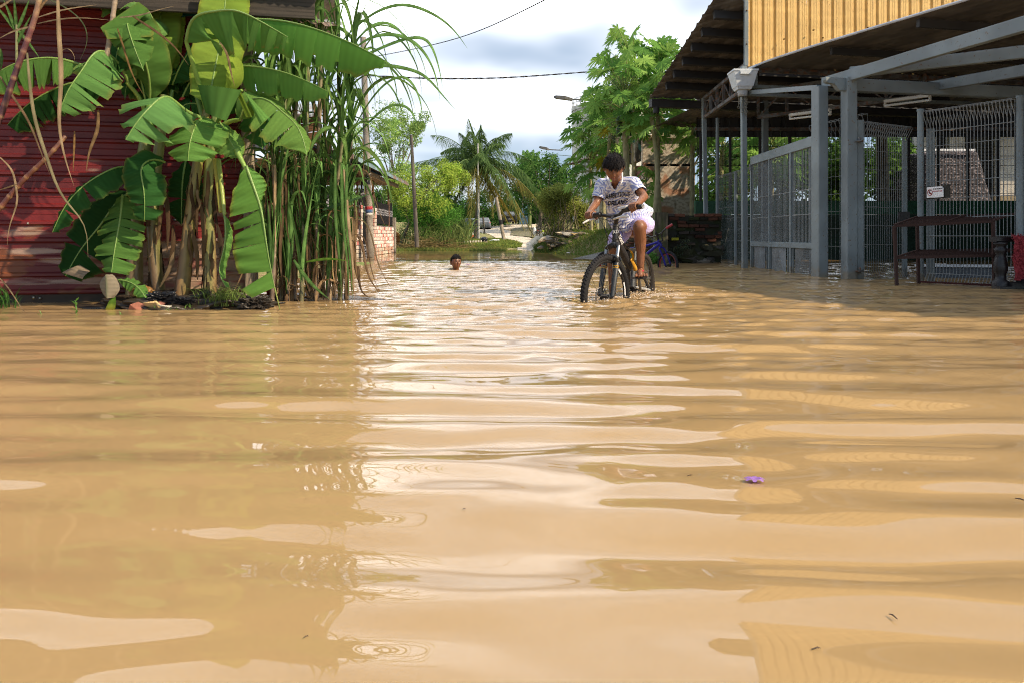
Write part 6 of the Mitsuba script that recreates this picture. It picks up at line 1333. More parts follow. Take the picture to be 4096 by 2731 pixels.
for label, u0, u1, uv_, y, s in (('street lamp head on a ringed bracket arm in front of the white tank', 2216, 2290, 395, 23, 1.0), ('small far street lamp on its arm over the mango-like tree', 2156, 2195, 595, 50, 1.05)):
    t = thing('street_lamp', label, 'street lamp'); a_, b_ = P(u0, uv_ - 5, y), P(u1, uv_ + 4, y); q = y / 23 * s * (0.7 if y > 30 else 1)
    d = norm(b_ - a_)
    part(t, 'head', MB(S(92, 92, 92)).mesh(m3.Manifold.hull_points(np.array([a_ + d * x + np.array([0, w, z]) for x, wd, z0_, z1_ in ((0, 0.03, -0.01, 0.03), (0.06 * q, 0.09, -0.03, 0.05), (0.32 * q, 0.10, -0.03, 0.06), (np.linalg.norm(b_ - a_), 0.05, -0.04, 0.03)) for w in (-wd * q, wd * q) for z in (z0_ * q, z1_ * q)]))), 'satin')
    e_ = P(2462, 402, y) if y < 30 else P(2250, 602, y)
    part(t, 'arm', MB(S(98, 102, 106)).tube([b_, e_], 0.022 * q, 8), 'satin', True)
    if y < 30:
        part(t, 'stay', MB(S(88, 92, 96)).tube([b_ + d * 0.15 - [0, 0, 0.03], (b_ + e_) / 2 - [0, 0, 0.10], e_ - [0, 0, 0.14]], 0.009, 6, n=10), 'satin', True)
        for uu, rr in ((2356, 0.018), (2402, 0.03)):
            o = P(uu, 403 if rr < 0.02 else 406, y) - [0, 0, 0.0]; part(t, 'ring', MB(S(88, 92, 96)).tube([o + [rr * math.cos(a), 0, rr * math.sin(a)] for a in np.linspace(0, 6.283, 17)], 0.006, 5, cap=False), 'satin', True)
def wire(label, pts, r=0.012, twist=False, col=(0.02, 0.02, 0.022)):
    c = spline(np.array(pts), 120); mb = MB(col)
    if twist:
        s = np.linspace(0, 60, 120)
        for ph in (0, 3.14): mb.tube(c + r * np.stack([0 * s, np.cos(s + ph), np.sin(s + ph)], 1), r * 0.9, 5)
    else: mb.tube(c, r, 5)
    solo('overhead_wire', mb, 'matte', label, 'wire', smooth=True)
wire('twisted overhead wire sagging from the utility pole to the street pole', PP((1440, 300, 18.2), (1560, 308, 18.6), (1900, 315, 20), (2200, 300, 22), (2462, 280, 23)), 0.011, True)
wire('thin overhead wire rising out of the picture above the water', PP((1425, 240, 18), (1560, 216, 17), (1740, 178, 15.5), (1900, 130, 14), (2080, 50, 12.4), (2200, -10, 11.5)), 0.008)
wire('twisted cable running from the street pole under the tin roof, lower of two', PP((2465, 345, 22.8), (2560, 340, 21), (2640, 305, 19), (2720, 240, 17)), 0.013, True); wire('thin cable above the twisted one under the tin roof', PP((2465, 330, 22.8), (2560, 320, 21), (2640, 280, 19), (2730, 200, 17)), 0.009)
for i in range(5): wire(f'slack service wire between the cane stalks, {("top", "second", "third", "fourth", "lowest")[i]} of five', PP((1440, 250 + 16 * i, 18.2), (1340, 320 + 22 * i, 19), (1200, 370 + 24 * i, 20)), 0.007)
wire('thick dangling cable loop down the street pole', PP((2430, 352, 22.6), (2424, 390, 22.6), (2420, 425, 22.6)), 0.02)
up3 = thing('pole_transformer', 'black cross arm on the pole beside the long cane leaves', 'cross arm'); part(up3, 'arm', MB((0.03, 0.03, 0.03)).beam(P(1370, 476, 19.9), P(1425, 480, 19.9), 0.05, 0.05), 'matte')

# ---------------------------------------------------------------- brick fence and canopy at the left
bf = thing('brick_fence', 'low fence of pink and white painted bricks with two pillars behind the cane', 'fence')
fr_ = np.random.default_rng(3)
def bricks(x, ya, yb, z0, z1, face, n_len=0.2, hh=0.082):
    """Bricks one by one on the face of a wall that runs along y (or, with face 'front', along x)."""
    rows = int((z1 - z0) / (hh + 0.012))
    for j in range(rows):
        y = ya - (0.1 if j % 2 else 0)
        while y < yb - 0.02:
            a_, b_ = max(y, ya), min(y + n_len, yb); z = z0 + (j + 0.5) * (hh + 0.012); y += n_len + 0.012
            if b_ - a_ < 0.03: continue
            k = fr_.uniform(); far = 1 if ya > 20 else 0
            col = np.array(S(205, 192, 184) if k < (0.55 if far else 0.8) else (S(196, 150, 142) if k < 0.9 else S(172, 104, 98))) * fr_.uniform(0.85, 1.1)
            if z < 0.22: col = col * 0.6 + np.array([0.10, 0.10, 0.035]) * 0.6
            mb = MB(col)
            mb.beam([x, a_, z], [x, b_, z], 0.03, hh, ch=0.006) if face == 'side' else mb.beam([a_, x, z], [b_, x, z], 0.03, hh, ch=0.006)
            kk = uniq(f'{bf}__brick'); scene[kk] = ply_of(mb, 'matte', jit=0.5, freq=16)
FX = -3.53
for ya, yb, zt in ((15.2, 18.35, 0.66), (20.5, 23.7, 0.78)):
    raw(bf, 'panel', MB().beam([FX - 0.05, ya, zt / 2 - 0.15], [FX - 0.05, yb, zt / 2 - 0.15], 0.09, zt + 0.3), 'grey_joint'); bricks(FX, ya, yb, 0.0, zt, 'side')
for yc, hgt in ((18.5, 1.28), (20.4, 1.28)):
    raw(bf, 'pillar', MB().beam([FX - 0.08, yc, -0.3], [FX - 0.08, yc, hgt], 0.2, 0.2, up=(0, 1, 0)), 'grey_joint')
    bricks(FX + 0.03, yc - 0.1, yc + 0.1, 0.0, hgt, 'side', 0.2); bricks(yc - 0.115, FX - 0.18, FX + 0.02, 0.0, hgt, 'front', 0.2)
raw(bf, 'end_post', MB().beam([FX, 23.8, -0.2], [FX, 23.8, 1.05], 0.12, 0.12, up=(0, 1, 0), ch=0.01), 'concrete')
def cloth_fn(p, n, uv):
    s = p.z / 0.062; row = dr.floor(s); f = s - row; dark = cell_rand(row, 3, 1)
    line = dr.select((f > 0.15) & (f < 0.85), 1.0, 0.0) * dr.select(noise(p.x * 60, p.y * 60, p.z * 130) > 0.52, 1.0, 0.0)
    band = smoothstep(0.52, 0.56, noise(0.3, 0, p.z * 5.2))
    return mix((0.010, 0.010, 0.012), (0.34, 0.34, 0.38), line * band)
scene['woven_screen'] = two({'type': 'principled', 'base_color': proc(cloth_fn), 'roughness': 0.9, 'specular': 0.2})
for nm, ya, yb, z0, z1, lab in (('screen', 15.2, 18.38, 0.70, 1.32, 'black and white striped woven screen on the fence left of the pillars'), ('screen', 20.52, 23.75, 0.82, 1.40, 'black and white striped woven screen between the second pillar and the end post')):
    t = thing('striped_screen', lab, 'screen', 'striped woven screens on the brick fence'); n_ = 70
    v = np.array([[FX - 0.02 + 0.012 * math.sin(i * 0.9), ya + (yb - ya) * i / (n_ - 1), z] for i in range(n_) for z in (z0, (z0 + z1) / 2, z1)]); i_ = (np.arange(n_ - 1)[:, None] * 3 + np.arange(2)).reshape(-1)
    kk = uniq(f'{t}__cloth'); scene[kk] = mply((v, np.stack([i_, i_ + 1, i_ + 4, i_ + 3], -1)), 'woven_screen', smooth=True)
    for i in range(6): raw(t, 'bar', MB().beam([FX - 0.05, ya + (yb - ya) * i / 5, z0 - 0.1], [FX - 0.05, ya + (yb - ya) * i / 5, z1 + 0.12], 0.025, 0.025, up=(0, 1, 0)), 'dark_steel')
gt = thing('screened_gate', 'iron gate hung with striped black and white woven cloth between the brick pillars', 'gate')
n_ = 60; v = np.array([[FX - 0.04 + 0.015 * math.sin(i * 0.9), 18.65 + 1.6 * i / (n_ - 1), z] for i in range(n_) for z in np.linspace(-0.1, 1.42 + 0.25 * math.sin(math.pi * i / (n_ - 1)), 4)]); i_ = (np.arange(n_ - 1)[:, None] * 4 + np.arange(3)).reshape(-1)
kk = uniq(f'{gt}__cloth'); scene[kk] = mply((v, np.stack([i_, i_ + 1, i_ + 5, i_ + 4], -1)), 'woven_screen', smooth=True)
for i in range(9): raw(gt, 'bar', MB().beam([FX - 0.07, 18.65 + 0.2 * i, -0.2], [FX - 0.07, 18.65 + 0.2 * i, 1.6 + 0.28 * math.sin(math.pi * i / 8)], 0.025, 0.025, up=(0, 1, 0)), 'dark_steel')
can = thing('tin_canopy', 'rusty tin canopy on thin posts above the brick fence', 'canopy')
v, f = corr_plane(np.array([FX + 0.45, 15.2, 2.06]), [0, 1, 0], 8.3, [-1, 0, 0.26], 3.0, [-1, 0, 0.26], 0.12, 0.03, [0.25, 0, 1], 0.02, 0.4)
kk = uniq(f'{can}__roof_sheet'); scene[kk] = mply((v, f), 'rusty_tin')
v2 = v.copy(); v2[:, 2] -= 0.0
raw(can, 'eave_strip', MB().beam([FX + 0.47, 15.2, 2.02], [FX + 0.47, 23.5, 2.02], 0.01, 0.07), 'rusty_tin')
raw(can, 'eave_beam', MB().beam([FX + 0.2, 15.2, 1.95], [FX + 0.2, 23.2, 1.95], 0.06, 0.10), 'old_wood'); raw(can, 'ceiling', MB().beam([FX - 1.2, 15.2, 1.98], [FX - 1.2, 23.2, 1.98], 2.6, 0.02), 'old_wood')
for y_ in (18.3, 20.35, 22.9): raw(can, 'post', MB().beam([FX - 0.02, y_, 0.6], [FX - 0.02, y_, 1.92], 0.05, 0.05, up=(0, 1, 0)), 'rusty_pipe')
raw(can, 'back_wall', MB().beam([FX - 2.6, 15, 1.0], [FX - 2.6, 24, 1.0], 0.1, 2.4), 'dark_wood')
wh = thing('wooden_house', 'brown plank house with a pale gable seen through the sugar cane', 'house')
for i in range(5): raw(wh, 'plank', MB().beam([-5.2, 17.0, 2.2 + i * 0.19], [-4.0, 16.6, 2.2 + i * 0.19], 0.03, 0.18, ch=0.004), 'brown_plank')
raw(wh, 'pale_panel', MB().beam([-5.3, 16.4, 2.6], [-4.55, 16.2, 2.6], 0.04, 0.7), 'white_wall'); raw(wh, 'roof', MB().beam([-7, 17.4, 3.3], [-3.9, 16.8, 3.15], 1.6, 0.05, up=(0, -0.3, 1)), 'zinc')
raw(wh, 'wall', MB().beam([-7, 17.5, 1.0], [-4.0, 17.0, 1.0], 0.1, 2.3), 'dark_wood')
# red post left of the cane
solo('red_post', MB((0.22, 0.03, 0.028)).beam([-1.98, 6.52, -0.3], [-1.97, 6.52, 0.95], 0.05, 0.05, up=(0, 1, 0)), 'matte', 'red painted post end just right of the weathered wooden post', 'post', jit=0.3, freq=10)
# ---------------------------------------------------------------- people
def sph(c, r, n=16):
    m = m3.Manifold.sphere(1.0, n); r = np.broadcast_to(r, (3,))
    return m.scale(list(map(float, r))).translate(list(map(float, c)))


def bone(a, ra, b, rb): return m3.Manifold.batch_hull([sph(a, ra), sph(b, rb)])


def chain(*jr): return [bone(jr[i][0], jr[i][1], jr[i + 1][0], jr[i + 1][1]) for i in range(len(jr) - 1)]


def fuse(ms, edge=0.012, it=12, smooth=True):
    m = m3.Manifold.batch_boolean(ms, m3.OpType.Add).refine_to_length(edge); q = m.to_mesh()
    t = trimesh.Trimesh(q.vert_properties[:, :3], q.tri_verts, process=True)
    if smooth: trimesh.smoothing.filter_taubin(t, iterations=it)
    return t


def as_manifold(t): return m3.Manifold(m3.Mesh(np.asarray(t.vertices, np.float32), np.asarray(t.faces, np.uint32)))


def frame_of(face, up=(0, 0, 1)):
    f = norm(face); x = norm(np.cross(f, up)); return np.stack([x, f, np.cross(x, f)], 1)          # columns: right, front, up


def head_shape(scale):
    t = trimesh.creation.icosphere(subdivisions=5); d = np.array(t.vertices); x, y, z = d.T
    v = d * np.array([0.073, 0.090, 0.104]); lowr = np.clip(-z, 0, 1)
    v[:, 0] *= 1 - 0.20 * lowr ** 1.6; v[:, 1] *= np.where(y < 0, 1 - 0.42 * lowr, 1 - 0.06 * lowr); v[:, 1] += np.where(y < 0, 0, 0.006 * lowr)
    v[:, 1] -= np.where(y > 0.6, (y - 0.6) * 0.030, 0)
    g = lambda a, b, c, s: np.exp(-(((x - a) ** 2 + (z - c) ** 2 * 1.0) / s ** 2)) * (y > 0)
    bump = 0.017 * g(0, 0, -0.24, 0.13) + 0.009 * g(0, 0, -0.08, 0.10) + 0.006 * g(0.10, 0, -0.28, 0.07) + 0.006 * g(-0.10, 0, -0.28, 0.07)
    bump += -0.0055 * (g(0.34, 0, 0.02, 0.17) + g(-0.34, 0, 0.02, 0.17)) + 0.004 * (g(0.36, 0, 0.2, 0.14) + g(-0.36, 0, 0.2, 0.14)) + 0.005 * (g(0.45, 0, -0.25, 0.18) + g(-0.45, 0, -0.25, 0.18))
    bump += 0.0062 * g(0, 0, -0.50, 0.13) + 0.0062 * g(0, 0, -0.58, 0.12) - 0.006 * g(0, 0, -0.54, 0.035) + 0.008 * g(0, 0, -0.82, 0.16)
    v[:, 1] += bump
    return v * scale, np.array(t.faces), d


def skin_color(base, d):
    x, y, z = d.T; c = np.tile(np.asarray(base, float), (len(d), 1)); f = y > 0.2
    def put(mask, col, k=1.0): c[mask] = c[mask] * (1 - k) + np.asarray(col) * k
    put(f & (np.abs(z - 0.225 + 0.25 * (np.abs(x) - 0.36) ** 2) < 0.028) & (np.abs(np.abs(x) - 0.36) < 0.19), (0.012, 0.009, 0.008), 0.9)      # brows
    put(f & ((x / 0.24) ** 2 + ((z + 0.54) / 0.075) ** 2 < 1), (0.26, 0.075, 0.062), 0.8); put(f & (np.abs(z + 0.54) < 0.014) & (np.abs(x) < 0.22), (0.05, 0.02, 0.018), 0.8)
    put(f & (((np.abs(x) - 0.075) / 0.035) ** 2 + ((z + 0.345) / 0.028) ** 2 < 1), (0.05, 0.022, 0.016), 0.7)
    return c


SKIN = np.array([0.215, 0.092, 0.048])


def build_person(t, head_c, head_R, head_s, limbs, extra=(), skin=SKIN, lids=0.6, hair_len=0.0, seed=0):
    """One continuous body: head, ears, limbs and hands; then eyes and hair."""
    hv, hf, d = head_shape(head_s); hw = hv @ head_R.T + head_c
    hm = m3.Manifold(m3.Mesh(np.asarray(hw, np.float32), np.asarray(hf, np.uint32)))
    ears = []
    for sx in (-1, 1):
        e = lambda a: np.asarray(a) * head_s @ head_R.T + head_c
        ears.append(m3.Manifold.batch_hull([sph(e((sx * 0.077, -0.008, 0.016)), 0.011 * head_s, 10), sph(e((sx * 0.073, -0.004, -0.024)), 0.007 * head_s, 10), sph(e((sx * 0.082, -0.018, 0.006)), 0.009 * head_s, 10)]))
    b = fuse(limbs, 0.011, 10); m = m3.Manifold.batch_boolean([as_manifold(b), hm] + ears + list(extra), m3.OpType.Add); q = m.to_mesh(); v = np.array(q.vert_properties[:, :3])
    from scipy.spatial import cKDTree
    dist, idx = cKDTree(hw).query(v); c = np.tile(skin, (len(v), 1)); hc = skin_color(skin, d); near = dist < 0.004; c[near] = hc[idx[near]]
    c = c * (1 + 0.28 * (meshkit.fbm(v * 22, 3, 4) - 0.5))[:, None]
    mesh = trimesh.Trimesh(v, q.tri_verts, process=False)
    part(t, 'body', MB().add(mesh.vertices, mesh.faces, c), 'satin', True)
    for sx in (-1, 1):
        o = np.array((sx * 0.0265, 0.0725, 0.004)) * head_s; part(t, 'eye', MB(S(196, 188, 180)).mesh(sph(o @ head_R.T + head_c, np.array([0.0095, 0.0095, 0.0075]) * head_s, 16)), 'gloss', True)
        o = np.array((sx * 0.0265, 0.0795, 0.003)) * head_s; part(t, 'iris', MB((0.010, 0.007, 0.006)).mesh(sph(o @ head_R.T + head_c, 0.0058 * head_s, 12)), 'gloss', True)
        o = np.array((sx * 0.0265, 0.0715, 0.004 + 0.006 * (1 - lids))) * head_s
        lid = m3.Manifold.sphere(0.0135 * head_s, 24).trim_by_plane([0, 0.25, 1.0], 0.0135 * head_s * (0.25 - 0.6 * lids)).to_mesh()
        part(t, 'eyelid', MB(skin * 0.75).add((np.array(lid.vert_properties[:, :3]) + o) @ head_R.T + head_c, lid.tri_verts), 'satin', True)
    # hair: a cap over the scalp with locks standing off it
    rs = np.random.default_rng(seed + 5); x, y, z = d.T
    line = np.where(y > 0.15, 0.42 - hair_len * (0.9 + 0.25 * np.sin(x * 9)), np.where(y > -0.25, 0.10 - 0.25 * (0.15 - y) - 0.4 * hair_len, -0.42))
    k = np.clip((z - line) * 7, 0, 1); lift = (0.010 + 0.020 * hair_len) * k + 0.011 * k * (meshkit.fbm(d * 5 + 3, 3, seed) - 0.35)
    vv = hv + d * (lift * head_s)[:, None]; keep = (k > 0.0)[hf].any(1); idx = np.unique(hf[keep]); remap = -np.ones(len(d), int); remap[idx] = np.arange(len(idx))
    vv = vv - d * np.where(k <= 0, 0.004, 0)[:, None]
    mb = MB((0.006, 0.005, 0.006)); mb.add(vv[idx] @ head_R.T + head_c, remap[hf[keep]])
    cand = idx[k[idx] > 0.3]; whorl = np.array([0.1, -0.35, 0.93])
    for _ in range(900 if hair_len > 0.1 else 380):
        i = cand[rs.integers(0, len(cand))]; p = vv[i] - d[i] * 0.002; dirn = d[i] - whorl; dirn = norm(dirn - d[i] * np.dot(dirn, d[i]) + rs.normal(0, 0.25, 3)); ln = (0.016 + 0.05 * hair_len) * head_s * rs.uniform(0.6, 1.3)
        pts = [p, p + dirn * ln * 0.5 + d[i] * 0.005, p + dirn * ln + d[i] * 0.001 - [0, 0, 0.004 * hair_len]]
        mb.ribbon(np.array(pts) @ head_R.T + head_c, [0.006, 0.005, 0.0006], (np.cross(dirn, d[i])) @ head_R.T, 5, 0.12, np.array((0.008, 0.007, 0.008)) * rs.uniform(0.5, 1.8))
    part(t, 'hair', mb, 'matte', True)
    return hw, d


def grip_hand(c, bar, front, up, sgn, wrist, s=1.0):
    """A fist closed round a bar: palm behind it, four bent fingers over the front, the thumb under it."""
    bar = norm(bar); f_ = norm(front - bar * np.dot(front, bar)); u_ = norm(np.cross(bar, f_)); u_ = u_ if np.dot(u_, up) > 0 else -u_
    pt = lambda phi, r, off: np.asarray(c) + bar * off + r * (u_ * math.cos(phi) + f_ * math.sin(phi)); out = []
    palm = [sph(pt(-0.75, 0.034, o * 0.026), 0.016 * s, 12) for o in (-1, -0.3, 0.4, 1)] + [sph(pt(0.15, 0.031, o * 0.027), 0.0125 * s, 12) for o in (-1, 1)] + [sph(np.asarray(wrist) * 0.45 + np.asarray(c) * 0.55 + u_ * 0.016, 0.019 * s, 12)]
    out.append(m3.Manifold.batch_hull(palm)); out.append(bone(np.asarray(wrist) * 0.5 + np.asarray(c) * 0.5 + u_ * 0.014, 0.019 * s, wrist, 0.022 * s))
    for i, (L_, r0) in enumerate(((0.93, 0.0088), (1.0, 0.0092), (0.97, 0.0088), (0.82, 0.0078))):
        o = (i - 1.5) * 0.0178 * sgn; j = [(pt(0.05, 0.034, o), r0 * 1.08), (pt(0.85, 0.036, o), r0), (pt(1.75 * L_, 0.032, o * 0.97), r0 * 0.94), (pt(2.65 * L_, 0.026, o * 0.95), r0 * 0.85)]
        out += [bone(j[k][0], j[k][1], j[k + 1][0], j[k + 1][1]) for k in range(3)]
    tj = [(pt(-0.9, 0.034, -0.028 * sgn), 0.0115), (pt(-1.6, 0.036, -0.044 * sgn), 0.010), (pt(-2.6, 0.030, -0.047 * sgn), 0.0085)]
    out += [bone(tj[k][0], tj[k][1], tj[k + 1][0], tj[k + 1][1]) for k in range(2)]
    t = fuse(out, 0.0035, 5)
    return as_manifold(t)


# ---- the boy on the bicycle: joints
hipL, hipR = P(2502, 905, 6.92), P(2580, 900, 6.93)
kneeR, ankR = P(2557, 908, 6.50), P(2562, 1064, 6.60)
kneeL, ankL = P(2456, 990, 6.72), P(2450, 1200, 6.80)
shL, shR = P(2408, 742, 6.62), P(2536, 736, 6.46)
elL, wrL = P(2386, 812, 6.57), P(2356, 850, 6.45)
elR, wrR = P(2577, 787, 6.30), P(2553, 815, 6.11)
GL, GR = P(2345, 868, 6.44), P(2571, 826, 6.02)          # ends of the handlebar grips
bar = norm(GR - GL)
hL, hR = GL + bar * 0.045, GR - bar * 0.075
boy = thing('person', 'boy in a white and blue patterned T-shirt and lilac shorts riding a black bicycle', 'person')
hc = P(2455, 672, 6.42); HRm = frame_of(norm([-0.10, -0.86, -0.50]))
neck = P(2470, 728, 6.56); chest = P(2474, 775, 6.68)
limbs = chain((shL, 0.040), (elL, 0.032), ((elL + wrL) / 2 + [0, 0.0, 0.0], 0.029), (wrL, 0.0215)) + chain((shR, 0.040), (elR, 0.032), ((elR + wrR) / 2, 0.029), (wrR, 0.0215))
limbs += chain((hc + [0.01, 0.02, -0.05], 0.042), (neck, 0.046), (chest, 0.085)) + chain((shL, 0.045), (chest, 0.085), (shR, 0.045)) + chain((chest, 0.09), ((hipL + hipR) / 2, 0.11))
limbs += chain((hipR, 0.08), (kneeR, 0.053), (P(2561, 962, 6.57), 0.050), (P(2563, 1010, 6.59), 0.036), (ankR, 0.029), (P(2563, 1082, 6.63), 0.029)) + chain((P(2563, 1084, 6.64), 0.026), (P(2560, 1096, 6.49), 0.031), (P(2560, 1101, 6.45), 0.026))
limbs += chain((hipL, 0.08), (kneeL, 0.053), (P(2452, 1060, 6.78), 0.048), (P(2450, 1110, 6.79), 0.036), (ankL, 0.028)) + chain((ankL, 0.028), (P(2446, 1225, 6.72), 0.024))
toes = [m3.Manifold.batch_hull([sph(P(2548 + 9.5 * i, 1099, 6.46), 0.011, 10), sph(P(2545 + 10.2 * i + (1 if i else -2), 1104 - (0 if i else 0), 6.425 + 0.006 * i), 0.0105 if i == 0 else 0.0078, 10)]) for i in range(5)]
hands = [grip_hand(hL, bar, np.array([-0.2, -1, 0.1]), np.array([0, 0, 1.0]), -1, wrL), grip_hand(hR, bar, np.array([-0.2, -1, 0.1]), np.array([0, 0, 1.0]), 1, wrR)]
build_person(boy, hc, HRm, 1.0, limbs, toes + hands, lids=0.85, hair_len=0.24, seed=2)
# T-shirt
tors = [sph(shL + [0.012, 0.01, 0.004], 0.057), sph(shR + [-0.012, 0.01, 0.004], 0.057), sph(chest, (0.115, 0.095, 0.10)), sph(neck + [0, 0.02, -0.045], 0.06)]
low = [sph(P(2452, 880, 6.80), 0.045), sph(P(2490, 900, 6.74), 0.05), sph(P(2548, 864, 6.80), 0.060), sph(P(2590, 848, 6.98), 0.047), sph(P(2540, 850, 7.02), 0.08)]
mid = [sph(P(2462, 820, 6.72), 0.07), sph(P(2520, 815, 6.70), 0.075), sph(P(2500, 810, 6.84), 0.085)]
hem = [sph(P(2466, 912, 6.76), 0.034), sph(P(2500, 918, 6.72), 0.034), sph(P(2530, 885, 6.78), 0.04)]
B = m3.Manifold.batch_hull; shirt = [B(tors + mid), B(mid + low), B(low[:3] + hem)]
sl = P(2390, 798, 6.59); sr = P(2560, 762, 6.37)
shirt += [B([sph(shL, 0.060), sph(shL * 0.3 + elL * 0.7 + [0.004, 0, 0.006], (0.055, 0.050, 0.044))]), B([sph(shR, 0.060), sph(shR * 0.35 + elR * 0.65 + [0.0, 0, 0.006], (0.052, 0.052, 0.046))])]
sh = fuse(shirt, 0.010, 14); v = np.array(sh.vertices); nr = np.array(sh.vertex_normals)
wr_ = meshkit.fbm(v * np.array([26, 12, 11]) + 3, 3, 6) - 0.5; wr2 = meshkit.fbm(v * np.array([9, 9, 26]) + 13, 2, 8) - 0.5
v = v + nr * ((wr_ * 0.020 + wr2 * 0.022) * sstep(0.98, 0.80, v[:, 2]))[:, None]; sh = trimesh.Trimesh(v, sh.faces, process=False)
# cut the V of the neck, the sleeves' and the hem's ends open
keep = np.ones(len(sh.faces), bool); fc_ = sh.triangles_center
for o, d_ in ((shL * 0.33 + elL * 0.67, norm(elL - shL)), (shR * 0.38 + elR * 0.62, norm(elR - shR))):
    keep &= ~((((fc_ - o) @ d_) > 0.012) & (np.linalg.norm(fc_ - o, axis=1) < 0.10))
vt, vl, vr = P(2458, 762, 6.5), P(2434, 700, 6.5), P(2486, 690, 6.5)
def in_v(p):
    s = F / p[:, 1]; u, w = p[:, 0] * s + CX, HZ - (p[:, 2] - CH) * s; f = (762 - w) / 62.0
    return (w < 762) & (u > 2458 - 26 * np.clip(f, 0, 1.3) ** 0.75) & (u < 2458 + 29 * np.clip(f, 0, 1.3) ** 0.75) & (p[:, 1] < 6.70)
keep &= ~in_v(fc_); sh.update_faces(keep); sh.remove_unreferenced_vertices()


def shirt_fn(p, n, uv):
    # feather-like hatching: cells of changing direction filled with fine stripes on both sides of a rib
    x, y = p.x * 11.0 + 0.6 * p.y * 11, p.z * 11.0; f1, f2, w = voronoi(x, y); a = w * 6.283; ca, sa = dr.cos(a), dr.sin(a)
    lx, ly = x * ca + y * sa, -x * sa + y * ca; cell = dr.abs(ly - dr.floor(ly * 1.4) / 1.4 - 0.36)
    st = dr.sin((lx + cell * 0.9) * 19.0); line = smoothstep(-0.15, 0.35, st)
    blue = mix((0.24, 0.29, 0.56), (0.15, 0.18, 0.42), smoothstep(0.4, 0.7, w))
    return mix((0.74, 0.745, 0.80), blue, line * 0.88)


scene['shirt_cloth'] = two({'type': 'principled', 'base_color': proc(shirt_fn), 'roughness': 0.85, 'specular': 0.2, 'sheen': 0.3})
k = uniq(f'{boy}__tshirt'); scene[k] = mikit.ply(sh, 'shirt_cloth', smooth=True); labels[k] = {'label': 'white T-shirt with blue feather hatching and black lettering'}
from scipy.spatial import cKDTree
sv = np.array(sh.vertices); fm = (np.array(sh.vertex_normals)[:, 1] < 0.1); svf = sv[fm]; kd = cKDTree(svf[:, [0, 2]])
def on_shirt(xz, off=0.004):
    dd, ii = kd.query(xz, k=6); w = 1 / (dd + 1e-4); y = (svf[ii, 1] * w).sum(1) / w.sum(1); return np.c_[xz[:, 0], np.minimum(y, svf[ii, 1].min(1) + 0.003) - off, xz[:, 1]]
for txt, ua, va, ub, vb, hgt, arch in (('AMBITIOUS', 2425, 797, 2514, 788, 17, 3), ('DREAMS', 2436, 821, 2510, 813, 17, -3)):
    m = meshkit.text_mesh(txt, 1.0, 0.01, True); w = np.array(m.vertices); m2 = trimesh.Trimesh(w, m.faces, process=False); W_ = w[:, 0].max(); q = w[:, 0] / W_
    ys = 6.56; a0, b0 = P(ua, va, ys), P(ub, vb, ys); hh = hgt / F * ys
    xz = np.c_[a0[0] + (b0[0] - a0[0]) * q, a0[2] + (b0[2] - a0[2]) * q + w[:, 1] * hh + 4 * q * (1 - q) * arch / F * ys]
    part(boy, 'lettering', MB((0.012, 0.011, 0.014)).add(on_shirt(xz, 0.005) - np.c_[0 * q, w[:, 2] * 0.1, 0 * q], m.faces), 'matte')
rim = []
for u_, v_ in ((2432, 700), (2431, 712), (2434, 728), (2443, 748), (2458, 763), (2473, 748), (2482, 728), (2486, 708), (2485, 692)):
    rim.append(on_shirt(np.array([[P(u_, v_, 6.55)[0], P(u_, v_, 6.55)[2]]]), 0.002)[0])
part(boy, 'collar', MB(S(226, 226, 232)).tube(rim, 0.0065, 6, n=30), 'matte', True)
# shorts
LIL = S(180, 170, 216)
sh1 = fuse([B([sph(hipR, 0.084), sph(hipR * 0.25 + kneeR * 0.75 + [0, 0, 0.004], (0.080, 0.07, 0.074))]), B([sph(hipL, 0.084), sph(hipR, 0.084)]), B([sph(hipL, 0.084), sph(P(2468, 958, 6.76), (0.078, 0.075, 0.06))]), B([sph(P(2470, 950, 6.78), (0.078, 0.075, 0.06)), sph(P(2462, 978, 6.74), (0.072, 0.07, 0.045))])], 0.011, 12)
v = np.array(sh1.vertices); v += np.array(sh1.vertex_normals) * (0.018 * (meshkit.fbm(v * 16, 3, 3) - 0.5))[:, None]
k_ = np.ones(len(sh1.faces), bool); fc_ = v[sh1.faces].mean(1); dk = norm(kneeR - hipR); k_ &= ~(((fc_ - (hipR * 0.16 + kneeR * 0.84)) @ dk) > 0.03)
part(boy, 'shorts', MB(LIL).add(v, sh1.faces[k_]), 'matte', True, 'lilac sports shorts')
# sandals
for o, y_, far in (((2562, 1109), 6.53, 0),):
    t_ = uniq(f'{boy}__sandal'); so_ = m3.CrossSection([[(0.05 * math.cos(a) * (1.0 if math.sin(a) > 0 else 0.85), 0.125 * math.sin(a)) for a in np.linspace(0, 2 * math.pi, 25)[:-1]]]).extrude(0.016).to_mesh()
    c0 = P(2562, 1110, 6.54); v = np.array(so_.vert_properties[:, :3]); v[:, 1] *= -1; scene[t_] = ply_of(MB((0.016, 0.014, 0.015)).add(v + c0 - [0, 0, 0.004], np.array(so_.tri_verts)[:, ::-1]), 'matte')
    for u0, u1, col in ((2543, 2563, (0.42, 0.02, 0.045)), (2563, 2586, (0.42, 0.02, 0.045))):
        k = uniq(f'{t_}__strap'); scene[k] = ply_of(MB(col).ribbon([P(u0 if u0 < 2563 else 2587, 1104, 6.54), P((u0 + u1) / 2, 1084, 6.50), P(2563 if u0 < 2563 else u0, 1092, 6.455)], [0.03, 0.026, 0.014], (0, 1, 0.25), 12), 'satin', True)

# ---------------------------------------------------------------- bicycles
BLK = np.array([0.018, 0.018, 0.02])


